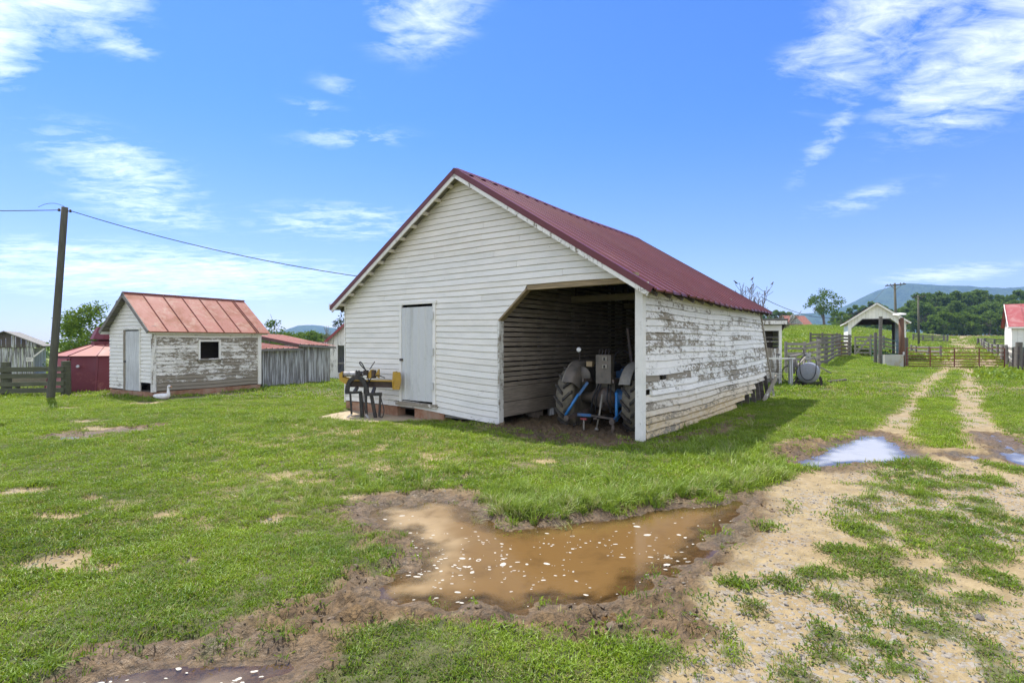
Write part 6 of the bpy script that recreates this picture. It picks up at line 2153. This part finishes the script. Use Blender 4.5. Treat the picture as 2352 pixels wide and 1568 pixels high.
# right-hand lane fence from the gate into the distance
plank_fence('weathered rail fence along the right side of the lane', [(28.75, 30.6), (32.4, 35), (37.5, 41), (44.4, 49), (52.0, 58), (61.4, 69), (71.4, 81), (80.7, 92), (87.2, 100)], [0.38, 0.78, 1.15], 0.17, 0.06, 0.2, 1.35, M['fence_pale'], tilt=0.06)
plank_fence('dark paddock fence in front of the right-hand wood', [fx(2246, 99), fx(2262, 96), fx(2284, 94), (86.8, 92), (93, 91), (100, 90), (110, 88)], [0.4, 0.85, 1.25], 0.2, 0.06, 0.3, 1.4, M['fence'])
c6 = (28.75, 30.4)
gp = MB().tube([(0, 0, -0.3), (0.04, 0, 1.55)], [0.17, 0.16], 10).build('gate_post', M['fence'])
gp.location = (*c6, gz(*c6))
tag(gp, 'stout dark post at the latch end of the long rusty gate', 'post')
for i, (px, d, h, ln) in enumerate(((2326, 29.4, 1.25, 0.02), (2338, 27.4, 1.3, 0.05), (2347, 27.0, 1.5, 0.16), (2357, 24.5, 1.0, 0.05))):
    x, y = fx(px, d)
    o = MB().beam((0, 0, -0.2), (ln, 0, h), 0.05, 0.05, (0, 1, 0)).build('steel_post', M['iron'])
    o.location = (x, y, gz(x, y))
    tag(o, ['thin dark steel post just right of the stout gate post', 'dark steel fence post in the verge weeds, second from the gate', 'tilted dark steel fence post near the right edge', 'short dark steel post nearest the viewer at the right edge'][i], 'post')
gm_ = plain('dark_green_barrel', (0.04, 0.085, 0.06), 0.5, 0.2)
x, y = fx(2339, 31.5)
br = MB().lathe([(0.0, 0.35), (0.27, 0.35), (0.29, 0.4), (0.27, 0.65), (0.29, 0.7), (0.27, 0.95), (0.29, 1.2), (0.26, 1.25), (0.0, 1.24)], 16).build('barrel', gm_, None, True)
br.location = (x, y, gz(x, y))
tag(br, 'dark green barrel beside the latch post at the right edge', 'barrel')
MBb = MB().box(-0.3, 0.3, -0.3, 0.3, -0.1, 0.35).build('barrel_stand', M['fence'])
MBb.location = (x, y, gz(x, y))
tag(MBb, 'low dark timber stand under the green barrel', 'stand')

# white building with red roof at the right edge
C = W(2325, 830, 40)
rb = empty('barn', (C.x, C.y, gz(C.x, C.y)), R(-38), 'white barn with bright red roof cut by the right edge', 'barn')
x = 0.0
rnd = random.Random(9)
while x < 6.0:
    MB().box(x, x + 0.292, -0.02 - (0.01 if int(x / 0.3) % 2 else 0), 0, -0.3, 2.85).build('wall_panel', M['white_vert'], rb, color=(0.05, 0, rnd.random() * 0.3))
    x += 0.3
MB().box(-0.02, 0.0, 0.0, 5.0, -0.3, 2.8).build('end_wall', M['white_vert'], rb, color=(0.3, 0, 0.3))
MB().prism([(0.0, 2.8), (5.0, 2.8), (2.5, 4.5)], -0.02, 0.0, 'x').build('end_gable', M['grey_vert'], rb)
for s in (0, 1):
    for i in range(7):
        xa, xb = -0.25 + i * 0.93, -0.25 + (i + 1) * 0.93 - 0.01
        y0, y1 = (-0.3, 2.5) if s == 0 else (5.3, 2.5)
        MB().sheet([[(xa, y0, 2.72), (xa + 0.03, y0, 2.76), (xa + 0.06, y0, 2.72), (xb, y0, 2.72)], [(xa, y1, 4.55), (xa + 0.03, y1, 4.59), (xa + 0.06, y1, 4.55), (xb, y1, 4.55)]]).build('roof_sheet', M['roof_far'], rb)
MB().beam((-0.25, -0.28, 2.66), (6.2, -0.28, 2.66), 0.03, 0.12).build('eave_board', M['white_trim'], rb, color=(0.2, 0, 0.2))
MB().beam((-0.26, -0.28, 2.66), (-0.26, 2.5, 4.50), 0.03, 0.14).build('rake_board', M['white_trim'], rb, color=(0.2, 0, 0.2))

# far red barn on the crest
C = W(1815, 751, 165)
fb2 = empty('barn', (C.x, C.y, gz(C.x, C.y) - 0.5), R(18), 'far red-roofed barn on the crest beside the lone tree', 'barn')
MB().prism([(0, 0), (5.2, 0), (5.2, 1.6), (1.0, 4.6), (0, 3.4)][::1], 0, 0.2, 'y').build('end_wall', M['grey_vert'], fb2)
MB().box(0, 8.6, 0.2, 6, -1, 1.5).build('wall', M['dark_wood'], fb2)
MB().sheet([[(-0.3, -0.3, 1.3), (8.8, -0.3, 1.3)], [(-0.3, 3.0, 4.3), (8.8, 3.0, 4.3)], [(-0.3, 6.3, 1.3), (8.8, 6.3, 1.3)]]).build('roof', M['roof_rust'], fb2)
MB().add([(-0.1, -0.1, 0), (-0.1, 6, 0), (-0.1, 3.0, 4.2)], [(0, 2, 1)]).build('gable', M['grey_vert'], fb2)


def tee_pole(label, px, py_top, d, arm, lean):
    t = W(px, py_top, d)
    g = gz(t.x, t.y)
    T = empty('utility_pole', (t.x, t.y, g), 0, label, 'utility pole', 'crossarm poles behind the open shed')
    h = t.z - g
    MB().tube([(lean, 0, -0.5), (0, 0, h)], [0.16, 0.11], 10).build('pole', M['pole_wood'], T, True)
    MB().beam((-arm / 2, -0.14, h - 0.34), (arm / 2, -0.14, h - 0.12), 0.11, 0.13).build('crossarm', M['pole_wood'], T)
    for s in (-1, 1):
        MB().beam((s * arm * 0.28, -0.16, h - 0.25), (0.0, -0.16, h - 0.8), 0.03, 0.04).build('brace', M['pole_wood'], T)
    for f in (-0.42, -0.25, 0.25, 0.42):
        z = h - 0.23 + 0.22 * f
        MB().lathe([(0.0, 0.04), (0.035, 0.06), (0.045, 0.12), (0.03, 0.2), (0, 0.21)], 8, 'z', (arm * f, -0.14, z)).build('insulator', M['iron'], T)
    return t


p1 = tee_pole('nearer crossarm utility pole behind the open white shed', 2055, 650, 62, 2.3, 0.25)
p2 = tee_pole('farther crossarm utility pole in front of the wood', 2109, 678, 78, 1.9, 0.1)
wire('thin overhead wire from the barn rear to the crossarm pole', [p1 + Vector((-0.9, -0.1, -0.15)), (13.5, 29.0, 4.05)], 0.016, 2.3)
# ------------------------------------------------------------------ trees, birds, hills
M['bark'] = wood('grey_brown_bark', (0.15, 0.125, 0.10), vertical=True)
M['bark_pale'] = wood('bleached_dead_wood', (0.27, 0.23, 0.20), vertical=True)


def crown_mat(name, lo, hi, trans=0.28, patch=0.6):
    m, t, out = new_mat(name)
    o = coords(t)
    oi = t.n('ShaderNodeObjectInfo')
    at = t.n('ShaderNodeAttribute', attribute_name='tone').outputs['Fac']
    n = t.noise(o, patch, 3, 0.6)
    k = t.m('ADD', t.m('MULTIPLY', at, 0.6), t.m('MULTIPLY', t.ramp(n, 0.3, 0.7), 0.4))
    col = t.mix(k, lo, hi)
    col = t.mix(t.m('MULTIPLY', oi.outputs['Random'], 0.45), col, tuple(0.5 * (a + b) * c for a, b, c in zip(lo, hi, (0.75, 0.85, 1.1))))
    d = t.n('ShaderNodeBsdfDiffuse', {'Color': col})
    tr = t.n('ShaderNodeBsdfTranslucent', {'Color': t.mix(0.3, col, (0.25, 0.35, 0.03))})
    a = t.n('ShaderNodeMixShader', {0: trans, 1: d.outputs[0], 2: tr.outputs[0]})
    t.t.links.new(a.outputs[0], out.inputs[0])
    return m


M['leaf'] = crown_mat('oak_foliage', (0.050, 0.102, 0.020), (0.150, 0.212, 0.042))
M['leaf_light'] = crown_mat('light_foliage', (0.066, 0.130, 0.020), (0.180, 0.255, 0.040), 0.38)
M['leaf_cedar'] = crown_mat('cedar_foliage', (0.028, 0.055, 0.025), (0.085, 0.10, 0.045), 0.1)
M['leaf_far'] = crown_mat('far_wood_foliage', (0.062, 0.120, 0.026), (0.175, 0.245, 0.050), 0.34, 0.35)


def crown(name, rnd, blobs, per, leaf, m, parent, flat=0.6):
    """leaf-sized faces thrown through overlapping clumps; tone varies from clump to clump"""
    rg = np.random.default_rng(rnd.randrange(1 << 30))
    V, F, Tn = [], [], []
    tot = 0
    for (cx, cy, cz, r, rz) in blobs:
        n = int(per * r * r)
        # points mostly near the skin of the clump, thinner inside
        u = rg.normal(size=(n, 3))
        u /= np.linalg.norm(u, axis=1)[:, None] + 1e-9
        rad = (rg.random(n) ** 0.45)[:, None]
        p = u * rad * np.array([r, r, rz]) + np.array([cx, cy, cz]) + rg.normal(0, 0.06 * r, (n, 3))
        # each leaf spray: one bent quad
        a = rg.normal(size=(n, 3))
        a[:, 2] *= flat
        a /= np.linalg.norm(a, axis=1)[:, None] + 1e-9
        b = np.cross(a, rg.normal(size=(n, 3)))
        b /= np.linalg.norm(b, axis=1)[:, None] + 1e-9
        s = leaf * rg.uniform(0.6, 1.4, n)[:, None]
        q = np.stack([p - a * s, p + b * s * 0.55, p + a * s, p - b * s * 0.55], 1)
        V.append(q.reshape(-1, 3))
        i = np.arange(n)[:, None] * 4 + tot
        F.append(i + np.arange(4))
        tot += 4 * n
        Tn.append(np.clip(np.repeat(rg.uniform(0.1, 0.9) + rg.normal(0, 0.18, n), 4), 0, 1))
    V, F, Tn = np.concatenate(V), np.concatenate(F), np.concatenate(Tn)
    me = bpy.data.meshes.new(name)
    me.vertices.add(len(V))
    me.vertices.foreach_set('co', V.ravel())
    me.loops.add(F.size)
    me.loops.foreach_set('vertex_index', F.ravel())
    me.polygons.add(len(F))
    me.polygons.foreach_set('loop_start', np.arange(0, F.size, 4))
    me.polygons.foreach_set('loop_total', np.full(len(F), 4))
    me.update(calc_edges=True)
    at = me.attributes.new('tone', 'FLOAT', 'POINT')
    at.data.foreach_set('value', Tn)
    me.materials.append(m)
    return link(bpy.data.objects.new(name, me), parent)


def limbs(mb, rnd, p, d, length, r, depth, tips, spread=0.6, up=0.15, kids=(2, 3), seg=4, wob=0.16, rmin=0.0):
    pts, rr = [Vector(p)], [r]
    dd = Vector(d).normalized()
    for i in range(seg):
        dd = (dd + Vector((rnd.gauss(0, wob), rnd.gauss(0, wob), rnd.gauss(0, wob) + up * 0.25))).normalized()
        pts.append(pts[-1] + dd * length / seg)
        rr.append(max(rmin, r * (1 - 0.42 * (i + 1) / seg)))
    mb.tube(pts, rr, 7 if r > 0.05 else 4, cap=False)
    tips.append((pts[-1], depth))
    if depth <= 0:
        return
    for _ in range(rnd.randint(*kids)):
        k = rnd.choice(range(2, seg + 1))
        nd = (dd + Vector((rnd.gauss(0, spread), rnd.gauss(0, spread), rnd.gauss(0.05, spread * 0.6)))).normalized()
        limbs(mb, rnd, pts[k], nd, length * rnd.uniform(0.55, 0.8), rr[k] * 0.72, depth - 1, tips, spread, up, kids, max(3, seg - 1), wob, rmin)


def tree(label, x, y, h, wid, m, seed, name='tree', per=26, leaf=0.30, base=0.30, group=None, trunk_r=None, lop=0.0, density=1.0, z=None, nb=26):
    rnd = random.Random(seed)
    g = gz(x, y) if z is None else z
    T = empty(name, (x, y, g), rnd.uniform(0, 6.28) if lop == 0 else 0, label, 'tree', group)
    mb, tips = MB(), []
    tr = trunk_r or h * 0.024
    limbs(mb, rnd, (0, 0, -0.4), (0, 0, 1), h * 0.36, tr, 3, tips, 0.55, 0.3, (3, 4), 5, 0.07)
    mb.build('trunk', M['bark'], T, True)
    blobs = []
    for i in range(nb):
        t = rnd.random() ** 0.8
        zc = h * (base + (0.93 - base) * t)
        env = wid / 2 * math.sin(math.pi * min(0.97, 0.18 + 0.80 * t)) ** 0.7
        a, rr = rnd.uniform(0, 6.283), env * math.sqrt(rnd.random()) * 0.92
        r = wid * rnd.uniform(0.10, 0.19)
        blobs.append((rr * math.cos(a) + lop * t, rr * math.sin(a), zc, r, r * rnd.uniform(0.6, 0.85)))
    crown('crown', rnd, blobs, per * density, leaf, m, T)
    return T


# wood on the right: four kinds, many trees
kinds = []
for i, (h, w, m_, sd_) in enumerate(((17, 10.5, 'leaf_far', 3), (19.5, 9.5, 'leaf', 5), (15, 11, 'leaf_far', 8), (11, 9, 'leaf_light', 12), (17, 8.5, 'leaf', 15))):
    kinds.append((tree('x', 0, 400, h, w, M[m_], sd_, per=42, leaf=0.42, base=0.12, group='trees of the wood beyond the lane', z=0, nb=34), h))
spots = []
rnd = random.Random(61)
for px in range(2106, 2400, 13):
    spots.append((px + rnd.uniform(-5, 5), 232 + rnd.uniform(-12, 12), rnd.choice((0, 1, 1, 4)), 742 - (px - 2106) * 0.0 , 672 - 0.02 * (px - 2106) + rnd.uniform(-9, 9)))
for px in range(2110, 2400, 17):
    spots.append((px + rnd.uniform(-6, 6), 205 + rnd.uniform(-8, 8), rnd.choice((0, 2, 2, 3)), 0, 697 + rnd.uniform(-10, 10)))
for px in range(2150, 2390, 21):
    spots.append((px + rnd.uniform(-7, 7), 188 + rnd.uniform(-6, 6), rnd.choice((3, 3, 2)), 0, 722 + rnd.uniform(-8, 6)))
for px, top in ((1918, 716), (1934, 712), (1950, 706), (1966, 700), (1982, 697), (1998, 692), (2014, 693), (2030, 698), (2046, 708), (2062, 712), (2078, 704), (2092, 690)):
    spots.append((px, 225 + rnd.uniform(-10, 10), rnd.choice((0, 2, 4)), 0, top + rnd.uniform(-3, 3)))
for px, top in ((1925, 728), (1945, 726), (1975, 724), (2010, 722), (2040, 728), (2100, 716)):
    spots.append((px, 200, rnd.choice((2, 3)), 0, top))
for px, top in ((1752, 722), (1768, 714), (1783, 710), (1798, 713), (1813, 716), (1828, 723)):
    spots.append((px, 255, rnd.choice((0, 2)), 0, top))
order = sorted(range(len(spots)), key=lambda i: spots[i][0])
used = set()
_u = 'zeroth first second third fourth fifth sixth seventh eighth ninth tenth eleventh twelfth thirteenth fourteenth fifteenth sixteenth seventeenth eighteenth nineteenth'.split()
_t = ['', '', 'twenty', 'thirty', 'forty', 'fifty', 'sixty', 'seventy', 'eighty', 'ninety']


def nth(i):
    i += 1
    if i < 20:
        return _u[i]
    t, u = divmod(i, 10)
    return _t[t] + '-' + _u[u] if u else _t[t][:-1] + 'ieth'


words_ = {0: 'round-headed dark tree', 1: 'tall dark tree', 2: 'broad green tree', 3: 'low light green tree', 4: 'slim tall dark tree'}
for rank, i in enumerate(order):
    px, d, k, _, top = spots[i]
    src, h = kinds[k]
    t = src if k not in used else copy_tree(src)
    used.add(k)
    x = (px - CX) / FOC * d
    g = gz(x, d) - 0.3
    zt = EYE - (top - CY) / FOC * d
    s = max(0.35, (zt - g) / h)
    t.location = (x, d, g)
    t.rotation_euler = (0, 0, rnd.uniform(0, 6.28))
    t.scale = (min(s * rnd.uniform(0.9, 1.1), 1.25), min(s, 1.25), s)
    row = 'front row' if d < 196 else 'middle row' if d < 215 else 'back row'
    where = ' behind open shed' if 1900 < px < 2108 else '' if px >= 2108 else ' over narrow shed'
    t['label'] = f'{words_[k]}, {row} of wood{where}, {nth(rank)} from the left'
    t['category'] = 'tree'
    t['group'] = 'trees of the wood beyond the lane'

tree('lone spreading oak on the crest beside the far red barn', *fx(1893, 150), 10.6, 9.6, M['leaf'], 91, 'oak_tree', per=52, leaf=0.24, base=0.30, trunk_r=0.42, nb=30, density=0.8)
tree('low light bush right of the lone oak on the crest', *fx(1928, 152), 4.6, 5.5, M['leaf_light'], 92, 'bush', per=30, leaf=0.24, base=0.05, nb=14)

# left side
tree('leafy light green tree behind the red grain bin', *fx(212, 31), 4.3, 3.9, M['leaf_light'], 21, per=420, leaf=0.075, base=0.10, nb=46)
tree('smaller light green tree left of the leafy tree, over the bin', *fx(168, 33), 3.4, 2.7, M['leaf_light'], 22, per=420, leaf=0.075, base=0.1, nb=34)
tree('pale low bush at the field edge left of the pole', *fx(104, 40), 2.2, 2.2, M['leaf_light'], 23, 'bush', per=300, leaf=0.075, base=0.05, nb=16)
tree('dark half-dead tree with a bare crooked limb behind the shed roof', *fx(624, 48), 4.6, 3.2, M['leaf'], 24, per=190, leaf=0.10, base=0.20, nb=22)
tree('rounded dark green tree right of the half-dead tree', *fx(672, 50), 3.4, 3.6, M['leaf'], 25, per=190, leaf=0.10, base=0.05, nb=22)
tree('low dark tree over the lean-to roof', *fx(700, 55), 2.9, 3.6, M['leaf'], 26, per=180, leaf=0.10, base=0.05, nb=18)
# cedar against the barn corner
T = tree('tall ragged cedar tree beside the barn left eave', *fx(790, 44), 4.9, 2.9, M['leaf_cedar'], 27, 'cedar_tree', per=260, leaf=0.075, base=0.05, nb=34)
# bare limbs
def snag(label, x, y, h, seed, lean=(0, 0), depth=4, r=0.14, m='bark_pale', z=None, spread=0.42, name='dead_tree', kids=(3, 5)):
    rnd = random.Random(seed)
    T = empty(name, (x, y, gz(x, y) if z is None else z), 0, label, 'tree')
    mb, tips = MB(), []
    limbs(mb, rnd, (0, 0, -0.3), (lean[0], lean[1], 1), h * 0.45, r, depth, tips, spread, 0.5, kids, 5, 0.10, 0.016)
    mb.build('trunk', M[m], T, True)
    return T, tips


dt, dtips = snag('bare dead tree with perched birds behind the barn ridge', *fx(1737, 40), 6.0, 404, (0.05, 0), 4, 0.17, 'bark', spread=0.55)
snag('crooked bare limb tree standing among the dark trees left of the barn', *fx(617, 48), 6.0, 405, (-0.15, 0), 2, 0.10, 'bark', spread=0.6)
snag('thin bare brown tree left of the cedar', *fx(757, 46), 4.2, 406, (0.1, 0), 3, 0.05, spread=0.5)
# band of trees closing the valley on the left
rnd = random.Random(63)
lk = [tree('x', 0, 400, 9, 8, M['leaf_far'], 71, per=30, leaf=0.36, base=0.05, z=0, nb=26), tree('x', 0, 400, 8, 9, M['leaf'], 72, per=30, leaf=0.36, base=0.05, z=0, nb=26)]
first = [True, True]
n = 0
for px in list(range(-10, 260, 24)) + list(range(610, 800, 15)):
    for rep in range(2 if px < 300 else 1):
        d = (150 if px < 300 else 92) + rnd.uniform(-14, 14) + rep * 25
        k = rnd.randrange(2)
        t = lk[k] if first[k] else copy_tree(lk[k])
        first[k] = False
        x = (px + rnd.uniform(-6, 6) - CX) / FOC * d
        g = gz(x, d) - 0.2
        top = (814 if px < 300 else 764) + rnd.uniform(-9, 7)
        s = max(0.25, (EYE - (top - CY) / FOC * d - g) / 8.5)
        t.location = (x, d, g)
        t.scale = (s, s, s)
        t.rotation_euler = (0, 0, rnd.uniform(0, 6.28))
        n += 1
        side = 'left edge' if px < 300 else 'gap between shed and barn'
        t['label'] = f'distant valley hedge tree at the {side}, {nth(n - 1)} from the left'
        t['category'] = 'tree'
        t['group'] = 'distant hedge trees across the valley'

# ------------------------------------------------------------------ birds
bm_ = plain('black_bird_plumage', (0.015, 0.015, 0.018), 0.6, 0.2)


def bird(label, p, rz, s=1.0):
    T = empty('bird', p, rz, label, 'bird', 'dark birds perched on trees and roof')
    T.scale = (s, s, s)
    prof = [(-0.20, 0.02, 0.006, 0.004), (-0.12, 0.045, 0.02, 0.012), (-0.06, 0.075, 0.045, 0.045), (0.0, 0.11, 0.055, 0.06), (0.045, 0.155, 0.045, 0.05), (0.065, 0.19, 0.033, 0.034), (0.085, 0.205, 0.028, 0.026), (0.11, 0.20, 0.010, 0.010)]
    rows = []
    for i, (x, z, a, b) in enumerate(prof):
        rows.append([(x, a * math.cos(t), z + b * math.sin(t)) for t in [2 * math.pi * k / 8 for k in range(8)]])
    mb = MB().sheet(rows, closed=True)
    mb.f += [tuple(range(8)), tuple(range(56, 64))[::-1]]
    mb.build('body', bm_, T, True)
    MB().tube([(0.105, 0, 0.20), (0.14, 0, 0.195)], [0.010, 0.002], 6).build('beak', M['iron'], T)
    for y in (-0.015, 0.015):
        MB().tube([(0.0, y, 0.06), (0.0, y, -0.01)], 0.004, 4).build('leg', M['iron'], T)


zs = sorted([(t_[0].z, t_[0]) for t_ in dtips if t_[1] <= 1], key=lambda q: -q[0])
bx = sorted(zs[:14], key=lambda q: q[1].x)
dl = Vector(dt.location)
bird('dark bird on the leftmost top twig of the dead tree', dl + bx[0][1], 2.6, 1.3)
bird('dark bird on a middle top twig of the dead tree', dl + bx[6][1], 0.4, 1.2)
bird('dark bird on the rightmost top twig of the dead tree', dl + bx[-1][1], 0.5, 1.2)
bird('dark bird on top of the leafy tree behind the grain bin', W(224, 716, 31), 2.9, 1.3)
sp_ = Vector((-10.41, 15.5, 0)) + Vector((-0.874, 0.486, 0)) * 1.72 + Vector((-0.486, -0.874, 0)) * 0.12
bird('small dark bird on the left rake of the small white shed', (sp_.x, sp_.y, 2.72), 2.2, 0.8)


# ------------------------------------------------------------------ mountains
def ridge(name, line, d, depth, m, cell=26):
    """wooded mountain: skyline given as (picture x, picture y) at distance d"""
    xs = np.array([(p[0] - CX) / FOC * d for p in line])
    zs_ = np.array([EYE - (p[1] - CY) / FOC * d for p in line])
    nx = int((xs[-1] - xs[0]) / cell)
    ny = 40
    X = np.linspace(xs[0], xs[-1], nx)
    top = np.interp(X, xs, zs_)
    rows = []
    V = np.zeros((ny, nx, 3))
    for j in range(ny):
        t = j / (ny - 1)
        yy = d - depth + 2 * depth * t
        prof = math.sin(math.pi * (0.5 if t > 0.5 else t)) ** 1.2 if t <= 0.5 else math.cos(math.pi * (t - 0.5)) ** 0.8
        z = -20 + (top + 20) * prof
        spur = (fbm(X, np.full(nx, yy), 0.0028, 4, 3) - 0.5) * 110 * math.sin(math.pi * t) * (0.0 if t > 0.49 else 1.0) * (1 - prof) ** 0.5
        fine_ = (fbm(X, np.full(nx, yy), 0.045, 3, 5) - 0.5) * 13
        V[j, :, 0], V[j, :, 1], V[j, :, 2] = X, yy, z + spur * 0.5 + fine_
    i = np.arange(nx * ny).reshape(ny, nx)
    F = np.stack([i[:-1, :-1], i[:-1, 1:], i[1:, 1:], i[1:, :-1]], -1).reshape(-1, 4)
    o = mesh_obj(name, V.reshape(-1, 3), [tuple(map(int, f)) for f in F], m, smooth=True)
    return tag(o, kind='structure')


def hill_mat():
    m, t, out = new_mat('wooded_mountain')
    g = t.n('ShaderNodeNewGeometry').outputs['Position']
    n = t.noise(g, 0.022, 5, 0.65)
    n2 = t.noise(g, 0.10, 4, 0.6)
    col = t.mix(t.ramp(t.m('ADD', t.m('MULTIPLY', n, 0.5), t.m('MULTIPLY', n2, 0.5)), 0.35, 0.65), (0.022, 0.045, 0.016), (0.085, 0.125, 0.04))
    finish(t, out, col, 1.0, n2, 1.0, 14.0, spec=0.1)
    return m


M['hill'] = hill_mat()
ridge('mountain', [(1600, 762), (1760, 745), (1830, 722), (1900, 716), (1962, 701), (2000, 684), (2036, 664), (2062, 655), (2085, 652), (2130, 655), (2180, 657), (2230, 660), (2290, 663), (2345, 659), (2420, 652), (2520, 668), (2700, 720), (2900, 770)], 2600, 560, M['hill'])
ridge('mountain', [(-300, 815), (-60, 800), (60, 803), (150, 808), (260, 800), (420, 795), (600, 772), (670, 758), (700, 748), (722, 746), (750, 752), (800, 757), (900, 770), (1100, 776), (1400, 778), (1700, 776)], 3000, 560, M['hill'], 40)


# ------------------------------------------------------------------ air
def haze():
    m, t, out = new_mat('summer_haze')
    v = t.n('ShaderNodeVolumePrincipled', {'Color': (0.36, 0.60, 1.0, 1), 'Density': 0.00018, 'Anisotropy': 0.25})
    t.t.links.new(v.outputs[0], out.inputs['Volume'])
    o = MB().box(-4300, 4300, -120, 4400, -60, 420).build('haze', m)
    tag(o, 'thin blue summer haze over the valley', kind='stuff')


haze()
